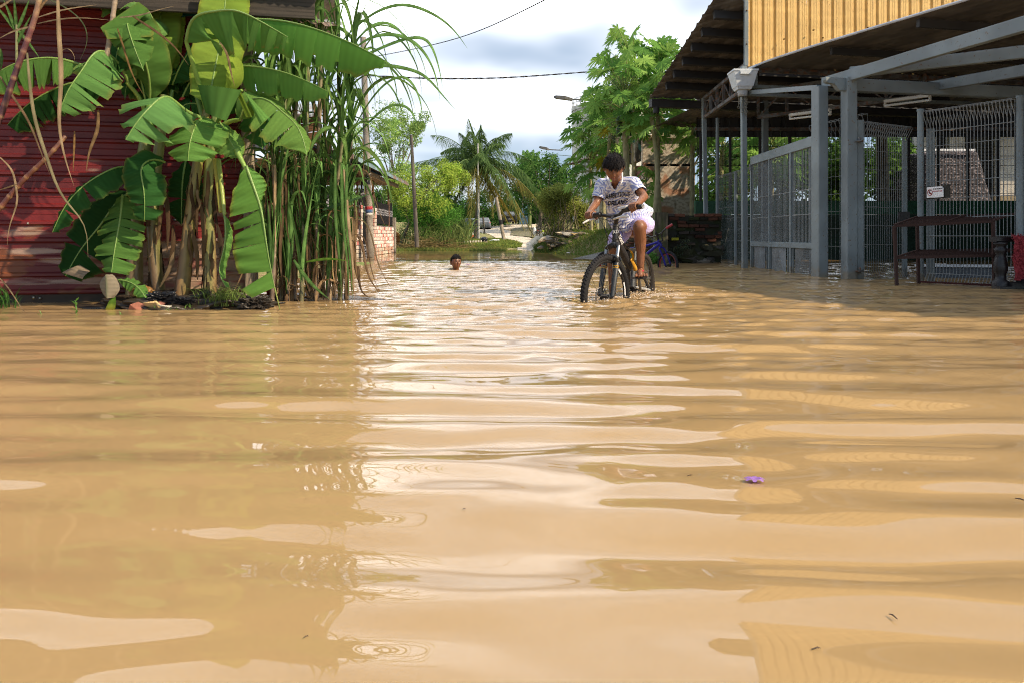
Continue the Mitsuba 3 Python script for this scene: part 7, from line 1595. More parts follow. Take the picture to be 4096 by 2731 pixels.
def wheel(t, c, head, R, tw, tyre_col, rim_col, knobs=70, spokes=28, disc=False, name='wheel', lab=None):
    """A wheel in the vertical plane that holds head: tyre with knobs, rim, spokes, hub."""
    c = np.asarray(c, float); h = norm(head); z = np.array([0, 0, 1.0]); ax = np.cross(h, z); ring = lambda r, a, o=0.0: c + (h * math.cos(a) + z * math.sin(a)) * r + ax * o
    A = np.linspace(0, 2 * np.pi, 73); w = uniq(f'{t}__{name}'); mb = MB(tyre_col); mb.tube([ring(R - tw, a) for a in A], tw, 12, cap=False)
    for i in range(knobs):
        a = 2 * math.pi * i / knobs
        for o, da in ((-0.62, 0), (0.0, 0.5), (0.62, 0)):
            aa = a + da * 2 * math.pi / knobs; rr = R - tw + tw * math.cos(math.asin(abs(o) * 0.95)); p = ring(rr, aa, o * tw); rad = norm(p - ring(R - tw, aa)); tg = norm(np.cross(ax, p - c)) * tw * 0.25
            mb.beam(p - tg, p + tg, tw * 0.42, tw * 0.26, up=rad)
    scene[w] = ply_of(mb, 'matte', True); labels[w] = {'label': lab} if lab else labels.get(w, {})
    if not lab: labels.pop(w, None)
    sub = lambda n, m, mat, sm=True: scene.__setitem__(uniq(f'{w}__{n}'), ply_of(m, mat, sm))
    sub('rim', MB(rim_col).tube([ring(R - 2.15 * tw, a) for a in A], tw * 0.5, 8, cap=False), 'satin')
    hubw = 0.045; sp = MB(np.array([0.09, 0.09, 0.09]))
    for i in range(spokes):
        a = 2 * math.pi * i / spokes; b = a + (0.9 if i % 4 < 2 else -0.9); o = hubw * (1 if i % 2 else -1); sp.tube([ring(0.022, b, o), ring(R - 2.3 * tw, a)], 0.0016, 4, cap=False)
    k = uniq(f'{w}__spokes'); scene[k] = ply_of(sp, 'satin', True); labels[k] = {'kind': 'stuff'}
    sub('hub', MB(BLK * 2).lathe(c - ax * 0.06, [(0.0, 0), (0.012, 0), (0.016, 0.015), (0.028, 0.018), (0.018, 0.03), (0.018, 0.09), (0.028, 0.102), (0.016, 0.105), (0.012, 0.12), (0, 0.12)], 14, ax), 'satin')
    if disc:
        mb = MB((0.22, 0.22, 0.22)); d0 = ax * disc
        mb.tube([c + (h * math.cos(a) + z * math.sin(a)) * 0.072 + d0 for a in A[::2]], 0.005, 5, cap=False)
        for i in range(6): mb.tube([c + (h * math.cos(i * 1.047) + z * math.sin(i * 1.047)) * 0.02 + d0, c + (h * math.cos(i * 1.047 + 0.35) + z * math.sin(i * 1.047 + 0.35)) * 0.07 + d0], 0.005, 5)
        sub('brake_disc', mb, 'metal')
    return w


bike = thing('bicycle', 'black full-suspension mountain bicycle with yellow stripes ridden through the water', 'bicycle')
FC, RC = P(2424, 1184, 6.2), P(2572, 1165, 7.12)
RC[2] = 0.02; FC[2] = 0.03
hF, hR_ = norm([-0.64, -0.77, 0]), norm([FC[0] - RC[0], FC[1] - RC[1], 0]); aF, aR = np.cross(hF, [0, 0, 1.0]), np.cross(hR_, [0, 0, 1.0])
# aF points to the bicycle's right hand side (towards the left of the picture)
wheel(bike, FC, hF, 0.33, 0.026, BLK * 0.9, S(30, 30, 32), disc=0.045, lab='front wheel with knobbly tyre, half under water')
wheel(bike, RC, hR_, 0.33, 0.025, S(52, 48, 46), S(34, 34, 36), disc=-0.045)
for a in (2.35, 3.1): 
    pts = [FC + (hF * math.cos(x) + np.array([0, 0, 1]) * math.sin(x)) * 0.262 - aF * 0.012 for x in np.linspace(a - 0.35, a + 0.1, 8)]; part(bike, 'rim_decal', MB(S(210, 210, 212)).ribbon(pts, 0.016, np.array([0, 0, 1.0]) if a > 3 else hF, None), 'satin', True)
tube = lambda n, pts, r, col=BLK, mat='satin', sides=12, nn=None, lab=None: part(bike, n, MB(col).tube(pts, r, sides, n=nn), mat, True, lab)
HT, HB = P(2463, 905, 6.40), P(2461, 962, 6.38)                 # head tube
CRN = P(2463, 985, 6.36)
for sg, top in ((1, P(2427, 992, 6.42)), (-1, P(2474, 985, 6.30))):
    axl = FC + aF * 0.058 * sg; low_ = top * 0.62 + axl * 0.38
    tube('fork_stanchion', [top, top * 0.55 + axl * 0.45], 0.0145, S(175, 180, 184), 'metal'); tube('fork_leg', [top * 0.66 + axl * 0.34, top * 0.35 + axl * 0.65, axl], [0.024, 0.022, 0.017], S(52, 56, 60))
    part(bike, 'fork_leg_band', MB((0.62, 0.34, 0.03)).tube([top * 0.60 + axl * 0.40, top * 0.585 + axl * 0.415], 0.0248, 12), 'satin', True); part(bike, 'fork_leg_band', MB((0.62, 0.34, 0.03)).tube([top * 0.565 + axl * 0.435, top * 0.55 + axl * 0.45], 0.0246, 12), 'satin', True)
    tube('fork_crown', [CRN + [0, 0, 0.01], (CRN + top) / 2 + [0, 0, 0.012], top + [0, 0, -0.01]], [0.03, 0.025, 0.023])
A1, A2 = P(2427, 992, 6.42) * 0.66 + (FC + aF * 0.058) * 0.34, P(2474, 985, 6.30) * 0.66 + (FC - aF * 0.058) * 0.34
tube('fork_brace', [A1, A1 + [0, -0.03, 0.045], (A1 + A2) / 2 + [0, -0.04, 0.06], A2 + [0, -0.03, 0.045], A2], 0.014, S(52, 56, 60), nn=16)
tube('head_tube', [HT, HB], 0.025, BLK * 1.3); tube('headset', [HT + [0, 0, 0.012], HT - [0, 0, 0.004]], 0.028, S(70, 72, 74)); tube('headset', [HB, HB - [0, 0, 0.022]], 0.029, BLK)
STM = P(2468, 862, 6.34); tube('stem', [HT + [0, 0, 0.01], HT * 0.3 + STM * 0.7 + [0, 0.01, 0], STM], [0.019, 0.02, 0.018], BLK)
M1, M2 = P(2412, 862, 6.40), P(2500, 840, 6.19)
tube('handlebar', [GL, P(2380, 866, 6.43), M1, P(2440, 866, 6.37), STM, P(2482, 855, 6.26), M2, P(2520, 838, 6.12), GR], 0.0135, BLK, nn=40)
for a_, b_ in ((GL, GL + bar * 0.10), (GR, GR - bar * 0.13)): tube('grip', [a_, b_], 0.0185, BLK * 0.8)
part(bike, 'grip_cap', MB((0.3, 0.3, 0.3)).lathe(GR, [(0.0145, 0), (0.0145, 0.002), (0.007, 0.002), (0.007, -0.004)], 14, bar), 'satin', True)
tube('shifter', [GR - bar * 0.13, GR - bar * 0.19], 0.022, BLK); tube('shifter', [GL + bar * 0.10, GL + bar * 0.15], 0.021, BLK)
part(bike, 'brake_body', MB(S(196, 198, 200)).beam(GR - bar * 0.155 + [0, -0.012, 0.018], GR - bar * 0.235 + [0, -0.012, 0.014], 0.03, 0.022, ch=0.005), 'satin')
for p0, p1, p2 in ((P(2452, 878, 6.30), P(2480, 869, 6.2), P(2513, 868, 6.08)), (P(2385, 876, 6.40), P(2362, 880, 6.38), P(2331, 895, 6.36))):
    part(bike, 'brake_lever', MB(S(214, 212, 206)).tube([p0, p0 * 0.5 + p1 * 0.5, p1, p1 * 0.4 + p2 * 0.6 + [0, 0, 0.004], p2], [0.006, 0.009, 0.0095, 0.008, 0.006], 8, n=12), 'satin', True)
    tube('lever_clamp', [p0, p0 + [0.0, 0.03, 0.02]], 0.011, BLK)
bl_ = P(2375, 862, 6.39); part(bike, 'bell', MB((0.55, 0.55, 0.55)).lathe(bl_, [(0.024, 0), (0.025, 0.008), (0.020, 0.018), (0.010, 0.024), (0, 0.025)], 18, (-0.3, -0.7, 0.6)), 'metal', True)
for pts in (((2390, 868, 6.38), (2412, 900, 6.28), (2430, 950, 6.26), (2440, 972, 6.30)), ((2432, 872, 6.34), (2418, 905, 6.26), (2430, 940, 6.24), (2462, 962, 6.30)), ((2455, 862, 6.28), (2440, 890, 6.2), (2448, 935, 6.2), (2470, 960, 6.32)), ((2398, 876, 6.36), (2440, 885, 6.28), (2478, 915, 6.3), (2492, 950, 6.4)), ((2432, 950, 6.27), (2430, 990, 6.3), (2445, 1040, 6.25), (2452, 1120, 6.2))):
    tube('cable', PP(*pts), 0.0026, BLK * 0.7, sides=6, nn=24)
BBk = P(2530, 1150, 6.80); SEAT = P(2552, 925, 6.98); ST = P(2540, 1000, 6.90)
tube('down_tube', [HB + [0.0, 0.02, 0.015], P(2490, 1010, 6.55), P(2520, 1075, 6.70)], [0.026, 0.032, 0.03], BLK * 1.4, nn=14)
tube('top_tube', [HT - [0, -0.02, 0.02], P(2495, 985, 6.6), ST], [0.02, 0.018, 0.018], BLK * 1.2, nn=10)
tube('seat_post', [SEAT, ST, P(2534, 1060, 6.88)], [0.014, 0.014, 0.018], S(120, 124, 126), 'metal')
tube('seat_tube', [ST, P(2533, 1070, 6.86), BBk], [0.018, 0.02, 0.024], S(70, 74, 78)); tube('strut', [P(2510, 1005, 6.66), P(2512, 1150, 6.72)], 0.02, BLK * 1.5)
for i, s in enumerate((0.0, 1.0)):
    part(bike, 'frame_stripe', MB((0.60, 0.33, 0.02)).ribbon([P(2521 + 4 * s, 1003 + 2 * s, 6.60), P(2529 + 4 * s, 1020, 6.63), P(2531 + 3 * s, 1046, 6.66)], 0.010, (1, 0.3, 0), 10), 'satin', True)
tube('shock', [P(2520, 1040, 6.72), P(2542, 1078, 6.80)], 0.021, (0.55, 0.28, 0.03)); tube('rocker', [P(2512, 1030, 6.70), P(2548, 1055, 6.86)], 0.016, BLK * 1.3)
for s in (-1, 1):
    tube('chain_stay', [BBk + aR * 0.03 * s, RC + aR * 0.06 * s], 0.012, S(150, 152, 154) if s < 0 else BLK); tube('seat_stay', [P(2540, 1060, 6.88) + aR * 0.03 * s, RC + aR * 0.06 * s], 0.011, BLK * 1.4)
part(bike, 'saddle', MB(BLK * 1.2).mesh(m3.Manifold.batch_hull([sph(SEAT + hR_ * 0.13 + [0, 0, 0.018], 0.02), sph(SEAT + [0, 0, 0.02], (0.045, 0.045, 0.022)), sph(SEAT - hR_ * 0.11 + aR * 0.05 + [0, 0, 0.025], 0.028), sph(SEAT - hR_ * 0.11 - aR * 0.05 + [0, 0, 0.025], 0.028)]).refine_to_length(0.012)), 'satin', True)
part(bike, 'saddle_side', MB((0.50, 0.20, 0.03)).mesh(m3.Manifold.batch_hull([sph(SEAT - hR_ * 0.10 - aR * 0.055 + [0, 0, 0.006], 0.022), sph(SEAT - hR_ * 0.02 - aR * 0.045 + [0, 0, 0.004], 0.012)])), 'satin', True)
part(bike, 'chainring', MB(S(60, 60, 62)).lathe(BBk - [0, 0, 0.06] + aR * 0.05, [(0.03, 0), (0.085, 0), (0.088, 0.002), (0.085, 0.004), (0.03, 0.004)], 28, aR), 'satin')
tube('crank', [BBk - aR * 0.07 - [0, 0, 0.02], P(2556, 1116, 6.62)], 0.012, S(90, 92, 94)); tube('crank', [BBk + aR * 0.07 - [0, 0, 0.03], BBk + aR * 0.07 - [0, 0, 0.2]], 0.012, BLK)
part(bike, 'pedal', MB(S(72, 66, 60)).beam(P(2534, 1114, 6.52), P(2592, 1114, 6.56), 0.09, 0.014, ch=0.003), 'satin')
part(bike, 'derailleur', MB(BLK * 1.5).beam(RC + aR * 0.075 + [0, 0, 0.02], RC + aR * 0.075 - hR_ * -0.03 - [0, 0, 0.10], 0.02, 0.03), 'satin')
for r_, n_ in ((0.055, 14), (0.042, 12), (0.03, 10)): part(bike, 'sprocket', MB((0.10, 0.10, 0.10)).lathe(RC + aR * (0.045 - r_ * 0.3), [(0.01, 0), (r_, 0), (r_, 0.004), (0.01, 0.004)], 20, aR), 'satin')
# lettering on the down tube, the head badge and the fork leg
dx = norm(P(2512, 1035, 6.60) - P(2473, 945, 6.40)); dyv = norm(np.cross([0.3, -1, 0.2], dx)); dyv = dyv if dyv[0] > 0 else -dyv
part(bike, 'lettering', MB(S(216, 216, 216)).text('Nord', 0.032, P(2473, 948, 6.36), dx, dyv, 0.002, bold=True), 'satin')
part(bike, 'head_badge', MB(S(200, 202, 204)).text('XD', 0.026, P(2452, 936, 6.345), (1, 0.1, 0.15), (-0.15, 0, 1), 0.002), 'satin')
# ---- blue bicycle half drowned by the brick wall
bx = thing('bicycle', 'small blue bicycle with red grips and red rims half under water by the brick wall', 'bicycle')
bF, bRr = P(2672, 1072, 12.5), P(2432, 1072, 12.9); bF[2] = bRr[2] = 0.04; BLU = S(34, 32, 140)
wheel(bx, bF, norm([0.55, -0.83, 0]), 0.225, 0.021, BLK * 1.3, (0.30, 0.03, 0.035), 30, 16); wheel(bx, bRr, norm(bF - bRr), 0.225, 0.021, BLK * 1.3, (0.30, 0.03, 0.035), 30, 16)
bt = lambda n, pts, r, col=BLU, nn=None: part(bx, n, MB(col).tube(pts, r, 10, n=nn), 'satin', True)
H1, H2 = P(2636, 968, 12.5), P(2645, 985, 12.48); bax = np.array([0.83, 0.55, 0]) * 0.05
bt('head_tube', [P(2633, 962, 12.5), H2], 0.024); bt('top_tube', [H1, P(2586, 984, 12.6), P(2500, 1000, 12.75)], 0.019); bt('down_tube', [P(2638, 976, 12.5), P(2588, 1016, 12.6), P(2540, 1062, 12.7)], 0.024)
bt('seat_tube', [P(2498, 985, 12.75), P(2530, 1085, 12.72)], 0.018); bt('chain_stay', [P(2530, 1080, 12.72), bRr], 0.012); bt('seat_stay', [P(2500, 1000, 12.75), bRr], 0.012)
for s in (-1, 1): bt('fork_leg', [H2 + [0, 0, -0.02], H2 + bax * s * 0.8 + [0, 0, -0.03], H2 * 0.7 + bF * 0.3 + bax * s * 1.15, bF + bax * s * 1.15], 0.014, BLU, 14)
S0 = P(2628, 940, 12.48); bt('stem', [P(2633, 962, 12.5), S0, P(2622, 930, 12.47)], 0.017, BLK * 1.2); bt('handlebar', [P(2596, 946, 12.75), P(2606, 952, 12.7), P(2624, 970, 12.6), P(2640, 965, 12.45), P(2651, 962, 12.42)], 0.012, BLK * 1.2)
bt('handlebar', [P(2596, 946, 12.75), P(2588, 943, 12.8)], 0.012, BLK); bt('handlebar', [P(2651, 963, 12.42), P(2648, 932, 12.4), P(2660, 918, 12.36), P(2666, 913, 12.34)], 0.012, BLK * 1.2, 12); bt('crossbar', [P(2604, 950, 12.7), P(2630, 942, 12.5), P(2648, 931, 12.4)], 0.011, BLK * 1.2)
bt('grip', [P(2665, 914, 12.34), P(2690, 898, 12.3)], 0.019, (0.36, 0.04, 0.05)); bt('axle_nut', [bF + bax * 1.2, bF + bax * 1.9], 0.014, (0.5, 0.5, 0.5))
part(bx, 'saddle', MB(BLK).mesh(m3.Manifold.batch_hull([sph(P(2492, 972, 12.75), (0.10, 0.05, 0.02)), sph(P(2476, 970, 12.78), 0.035)])), 'satin', True)
part(bx, 'reflector', MB((0.28, 0.02, 0.03)).beam(P(2394, 1058, 13.0), P(2437, 1060, 12.9), 0.03, 0.10, ch=0.01), 'gloss')

# ---------------------------------------------------------------- the swimmer and the wading child
sw_ = thing('person', 'boy with short black hair swimming, only his head above the brown water', 'person')
sc = P(1824, 1049, 11.9); sR = frame_of(norm([0.42, -0.90, 0.10]))
build_person(sw_, sc, sR, 1.0, chain((sc + [0, 0.01, -0.06], 0.045), (sc + [-0.01, 0.03, -0.14], 0.05), (sc + [-0.02, 0.06, -0.24], 0.09)) + chain((sc + [-0.15, 0.05, -0.16], 0.045), (sc + [0.11, 0.05, -0.19], 0.05)), skin=np.array([0.17, 0.074, 0.042]), lids=0.5, hair_len=0.04, seed=9)
part(sw_, 'shirt', MB((0.012, 0.013, 0.02)).mesh(fuse([bone(sc + [-0.16, 0.055, -0.165], 0.052, sc + [-0.05, 0.05, -0.14], 0.05)], 0.02, 5)), 'satin', True)
kid = thing('person', 'child in a red top and dark shorts wading behind the sugar cane', 'person')
kc = P(1325, 925, 11.4); kR = frame_of(norm([-0.8, -0.5, -0.3])); kh, kp = P(1310, 975, 11.45), P(1350, 1040, 11.5)
limbs = chain((kc + [0, 0, -0.05], 0.045), (kh + [0, 0, 0.06], 0.05), (kp, 0.09)) + chain((kh + [0.08, 0.05, 0.03], 0.04), (P(1300, 1020, 11.3), 0.033), (P(1280, 1045, 11.25), 0.025)) + chain((kp, 0.09), (P(1372, 1075, 11.4), 0.045), (P(1372, 1100, 11.4), 0.04)) + chain((kp + [0.1, 0.1, 0], 0.08), (P(1385, 1090, 11.6), 0.045))
build_person(kid, kc, kR, 0.95, limbs, skin=np.array([0.17, 0.075, 0.042]), lids=0.5, hair_len=0.1, seed=12)
part(kid, 'top', MB((0.42, 0.02, 0.065)).mesh(fuse([B([sph(kh + [0.0, 0, 0.05], 0.085), sph(kh + [0.05, 0.03, -0.12], 0.10), sph(kh + [-0.04, -0.04, -0.12], 0.07)])], 0.03, 4)), 'matte', True, jit=0.2, freq=9)
part(kid, 'shorts', MB((0.018, 0.016, 0.02)).mesh(fuse([B([sph(kp + [0, 0, 0.02], 0.115), sph(P(1372, 1062, 11.4), 0.075)])], 0.03, 4)), 'matte', True)
# ---------------------------------------------------------------- vehicles and roadside things far down the road
def car(label, p, yaw, col, L=4.3, W=1.72, H=1.42, plate=None):
    """A saloon seen mostly from behind: local x to the right, y forwards, z up, ground at 0."""
    t = thing('parked_car', label, 'car'); c, s = math.cos(yaw), math.sin(yaw); R = np.array([[c, -s, 0], [s, c, 0], [0, 0, 1]]); X = lambda a: np.asarray(a, float) @ R.T + p
    def sect(y, w, z0, z1, n=0.12): return [(x, y, z) for x, z in ((-w, z0), (w, z0), (w, z0 + n), (w * 0.98, z1 - n), (w * 0.9, z1), (-w * 0.9, z1), (-w * 0.98, z1 - n), (-w, z0 + n))]
    def loft(secs): return m3.Manifold.batch_hull([m3.Manifold.hull_points(np.array(a + b)) for a, b in zip(secs[:-1], secs[1:])]) if False else [m3.Manifold.hull_points(np.array(a + b)) for a, b in zip(secs[:-1], secs[1:])]
    w = W / 2; body = loft([sect(-L / 2, w * 0.88, 0.35, 0.88), sect(-L / 2 + 0.12, w * 0.96, 0.25, 0.98), sect(-L / 2 + 0.75, w, 0.2, 1.02), sect(0, w, 0.2, 0.95), sect(L / 2 - 0.9, w * 0.98, 0.2, 0.86), sect(L / 2 - 0.1, w * 0.9, 0.25, 0.70), sect(L / 2, w * 0.8, 0.32, 0.6)])
    bm = m3.Manifold.batch_boolean(body, m3.OpType.Add)
    for yy in (-L / 2 + 0.78, L / 2 - 0.85): bm = bm - m3.Manifold.cylinder(W + 1, 0.36, 0.36, 28, True).rotate([0, 90, 0]).translate([0, yy, 0.31])
    part(t, 'body', MB(col).add(X(bm.to_mesh().vert_properties[:, :3]), bm.to_mesh().tri_verts), 'gloss')
    cab = m3.Manifold.hull_points(np.array([(sx * w * a, y, z) for sx in (-1, 1) for a, y, z in ((0.9, -L / 2 + 0.55, 0.98), (0.92, L / 2 - 1.25, 0.92), (0.70, -L / 2 + 1.15, H), (0.70, L / 2 - 2.05, H))]))
    part(t, 'cabin', MB(col).add(X(cab.to_mesh().vert_properties[:, :3]), cab.to_mesh().tri_verts), 'gloss')
    def quad(n, pts, cl, mat='gloss'): part(t, n, MB(cl).add(X(pts), [[0, 1, 2, 3]]), mat)
    e = 0.006; quad('rear_window', [(-w * 0.76, -L / 2 + 0.60 - e, 1.04), (w * 0.76, -L / 2 + 0.60 - e, 1.04), (w * 0.6, -L / 2 + 1.08 - e, H - 0.05), (-w * 0.6, -L / 2 + 1.08 - e, H - 0.05)], (0.10, 0.12, 0.14))
    for sx in (-1, 1):
        quad('side_window', [(sx * (w * 0.9 + e), -L / 2 + 1.0, 1.0), (sx * (w * 0.915 + e), L / 2 - 1.55, 0.98), (sx * (w * 0.72 + e), L / 2 - 2.1, H - 0.06), (sx * (w * 0.72 + e), -L / 2 + 1.25, H - 0.06)][::sx], (0.03, 0.035, 0.04))
        part(t, 'tail_light', MB((0.40, 0.012, 0.015)).add(X(m3.Manifold.batch_hull([sph((sx * w * 0.78, -L / 2 + 0.06, 0.82), (0.12, 0.05, 0.07)), sph((sx * w * 0.90, -L / 2 + 0.16, 0.84), (0.06, 0.08, 0.06))]).to_mesh().vert_properties[:, :3]), m3.Manifold.batch_hull([sph((sx * w * 0.78, -L / 2 + 0.06, 0.82), (0.12, 0.05, 0.07)), sph((sx * w * 0.90, -L / 2 + 0.16, 0.84), (0.06, 0.08, 0.06))]).to_mesh().tri_verts), 'gloss', True)
        for yy in (-L / 2 + 0.78, L / 2 - 0.85):
            wk = uniq(f'{t}__wheel'); ax = X((1, 0, 0)) - X((0, 0, 0)); scene[wk] = ply_of(MB((0.015, 0.015, 0.015)).lathe(X((sx * (w - 0.2), yy, 0.31)), [(0.2, 0), (0.3, 0.0), (0.32, 0.03), (0.32, 0.16), (0.3, 0.19), (0.2, 0.19)], 24, ax * sx), 'matte', True)
            scene[uniq(f'{wk}__rim')] = ply_of(MB((0.45, 0.45, 0.46)).lathe(X((sx * (w - 0.04), yy, 0.31)), [(0.21, 0.02), (0.19, 0.0), (0.06, 0.02), (0, 0.025)], 20, ax * sx), 'metal')
    part(t, 'rear_bumper', MB(np.asarray(col) * 0.7 if max(col) > 0.05 else col).beam(X((-w * 0.9, -L / 2 + 0.02, 0.46)), X((w * 0.9, -L / 2 + 0.02, 0.46)), 0.16, 0.2, ch=0.03), 'satin')
    part(t, 'chrome_bar', MB((0.6, 0.6, 0.6)).beam(X((-0.45, -L / 2 - 0.015, 0.86)), X((0.45, -L / 2 - 0.015, 0.86)), 0.03, 0.03), 'metal')
    pk_ = part(t, 'number_plate', MB((0.015, 0.015, 0.016)).beam(X((-0.26, -L / 2 - 0.075, 0.50)), X((0.26, -L / 2 - 0.075, 0.50)), 0.02, 0.12), 'satin')
    if plate: part(t, 'plate_characters', MB((0.7, 0.7, 0.7)).text(plate, 0.075, X((-0.20, -L / 2 - 0.087, 0.465)), X((1, 0, 0)) - X((0, 0, 0)), (0, 0, 1), 0.004), 'matte')
    return t


gz = lambda x, y: float(ground_z(x, y))
x1 = P(2032, 0, 93)[0]
car('black saloon car parked on the paved rise behind the leaning post', np.array([x1, 95, 1.98]), 0.12, (0.010, 0.011, 0.018), plate='JKK 4504')
car('grey saloon car parked behind the lamp pole, left of the black one', np.array([P(1932, 0, 92)[0], 94, 1.22]), 0.02, (0.17, 0.185, 0.21), plate='WJT 52')
car('dull green car half hidden by shrubs behind the drying rack', np.array([P(1868, 0, 92)[0], 95, 1.2]), 0.9, (0.10, 0.14, 0.13))
# paved rise under the black car
pav = np.array([[P(u, v, y)[0], y, z] for u, v, y, z in ((1975, 0, 89, 1.15), (2115, 0, 89, 1.55), (2160, 0, 104, 2.2), (1960, 0, 104, 2.0))]); pvm = trimesh.convex.convex_hull(np.vstack([pav, pav - [0, 0, 1.6]])); struct('paved_rise', (pvm.vertices, pvm.faces), 'road_concrete')
bkp = np.array([[P(u, 0, y)[0], y, gz(P(u, 0, y)[0], y) + dz] for u, y, dz in ((2040, 72, 0.06), (2150, 66, 0.10), (2200, 88, 0.5), (2050, 90, 0.12))]); struct('brick_pavement', (bkp, np.array([[0, 1, 2], [0, 2, 3]])), 'mossy_pier')
solo('blue_wall', MB((0.16, 0.30, 0.42)).beam(P(2078, 0, 99) * [1, 1, 0] + [0, 0, 3.2], P(2112, 0, 99) * [1, 1, 0] + [0, 0, 3.2], 0.2, 2.6), 'matte', 'pale blue painted house wall showing between the dark trees', 'wall', jit=0.2, freq=1)
# motorbike
mt = thing('motorbike', 'black motorbike parked at the edge of the road under the bush', 'motorbike'); mp = P(2153, 955, 62); mp[2] = gz(mp[0], 62) + 0.05
mh = norm([0.25, 1, 0]); mx = np.array([1, -0.25, 0]); up_ = np.array([0, 0, 1.0]); q = lambda a, b, c: mp + mx * a + mh * b + up_ * c
for b in (0.0, 1.2):
    wk = uniq(f'{mt}__wheel'); scene[wk] = ply_of(MB((0.014, 0.014, 0.014)).tube([q(0, b, 0.27) + (mh * math.cos(a) + up_ * math.sin(a)) * 0.23 for a in np.linspace(0, 6.283, 25)], 0.05, 8, cap=False), 'matte', True)
part(mt, 'body', MB((0.03, 0.02, 0.022)).mesh(m3.Manifold.batch_hull([sph(q(0, 0.05, 0.62), (0.12, 0.16, 0.1)), sph(q(0, 0.7, 0.6), (0.12, 0.12, 0.16)), sph(q(0, 0.3, 0.42), 0.10)])), 'gloss', True); part(mt, 'seat', MB((0.012, 0.012, 0.012)).mesh(m3.Manifold.batch_hull([sph(q(0, -0.1, 0.78), (0.11, 0.1, 0.05)), sph(q(0, 0.5, 0.76), (0.1, 0.1, 0.05))])), 'satin', True)
part(mt, 'mudguard', MB((0.02, 0.02, 0.02)).tube([q(0, -0.22, 0.42), q(0, -0.1, 0.56), q(0, 0.1, 0.6)], 0.06, 8), 'satin', True); part(mt, 'handlebar', MB((0.02, 0.02, 0.02)).tube([q(-0.32, 0.85, 1.0), q(0, 0.95, 0.98), q(0.32, 0.85, 1.0)], 0.022, 8), 'satin', True)
part(mt, 'fork', MB((0.03, 0.03, 0.03)).tube([q(0, 0.92, 0.95), q(0, 1.2, 0.27)], 0.045, 8), 'satin', True); part(mt, 'tail_light', MB((0.3, 0.02, 0.02)).mesh(sph(q(0, -0.17, 0.68), (0.07, 0.03, 0.03))), 'gloss', True); part(mt, 'number_plate', MB((0.2, 0.2, 0.2)).beam(q(-0.09, -0.26, 0.52), q(0.09, -0.26, 0.52), 0.01, 0.12), 'satin')
part(mt, 'silencer', MB((0.05, 0.05, 0.05)).tube([q(0.16, -0.1, 0.36), q(0.14, 0.4, 0.3)], 0.05, 8), 'satin', True)
solo('white_bag', MB(S(225, 228, 230)).blob(q(-0.34, 0.3, 0.62), (0.12, 0.06, 0.32), 3, 0.25, 2, 5), 'satin', 'white bag hanging on the left side of the motorbike', 'bag', smooth=True)
solo('yellow_bag', MB((0.45, 0.55, 0.06)).blob(q(0.36, 0.3, 0.62), (0.14, 0.08, 0.14), 3, 0.3, 2, 6), 'satin', 'yellow-green bag hanging on the right side of the motorbike', 'bag', smooth=True)
# roadside group at the water edge
o = P(1848, 988, 36); e = P(1928, 985, 36); o[2] += 0.13; e[2] += 0.13
mb = MB(S(150, 140, 118))
ax = norm(e - o); cyl = MB(); n = 22
for i in range(n):
    a_, b_ = o + (e - o) * i / n, o + (e - o) * (i + 1) / n; col = S(206, 198, 178) if i % 3 == 0 else S(122, 112, 90)
    cyl.lathe(a_, [(0.125, 0.0), (0.128, np.linalg.norm(b_ - a_))], 24, ax, np.array(col)); 
sp = MB(S(70, 64, 52)); th = np.linspace(0, 14, 70); sp.ribbon([o + (np.cross(ax, [0, 0, 1]) * math.cos(a) + np.array([0, 0, 1]) * math.sin(a)) * (0.03 + 0.0066 * a) - ax * 0.002 for a in th], 0.02, ax)
rm = thing('rolled_mat', 'striped beige mat rolled up and lying at the water edge by the road', 'mat'); part(rm, 'roll', cyl, 'matte', True, jit=0.2, freq=20); part(rm, 'roll_end', sp, 'matte', True)
cn = thing('traffic_cone', 'orange traffic cone with a white band beside the lamp pole', 'traffic cone'); cp = P(1887, 968, 66); cp[2] = gz(cp[0], 66) + 0.0
part(cn, 'cone', MB((0.62, 0.085, 0.03)).lathe(cp, [(0.19, 0.03), (0.045, 0.72), (0.0, 0.73)], 20), 'satin', True); part(cn, 'white_band', MB(S(226, 224, 220)).lathe(cp, [(0.1352, 0.30), (0.098, 0.48)], 20), 'satin', True); part(cn, 'foot', MB((0.30, 0.04, 0.02)).box(cp + [0, 0, 0.016], (0.42, 0.42, 0.035), ch=0.01), 'satin')
pt_ = thing('planter', 'round concrete planter beside the rolled mat', 'planter'); pp = P(1937, 986, 37); pp[2] = gz(pp[0], 37) - 0.02
part(pt_, 'pot', MB((0.30, 0.255, 0.19)).lathe(pp, [(0.12, 0), (0.15, 0.2), (0.155, 0.23), (0.13, 0.23), (0.12, 0.18), (0, 0.17)], 24), 'matte', True, jit=0.3, freq=14)
solo('refuse_bag', MB((0.012, 0.013, 0.016)).blob(pp + [-0.01, 0, 0.32], (0.16, 0.13, 0.12), 4, 0.35, 2.6, 7), 'gloss', 'tied black refuse bag sitting on the round planter', 'refuse bag', smooth=True)
solo('white_sack', MB(S(222, 224, 226)).blob([*P(1980, 965, 47)[:2], gz(P(1980, 965, 47)[0], 47) + 0.1], (0.34, 0.2, 0.13), 4, 0.35, 2.0, 8), 'satin', 'white sack lying in the grass left of the leaning post', 'sack', smooth=True)
solo('white_stick', MB(S(226, 226, 226)).tube(PP((1930, 935, 64), (1936, 890, 64)), 0.03, 8), 'satin', 'white stick leaning by the black refuse bag', 'stick', smooth=True)
dr_ = thing('drying_rack', 'white clothes drying rack behind the reeds left of the cone', 'drying rack'); dy = 68
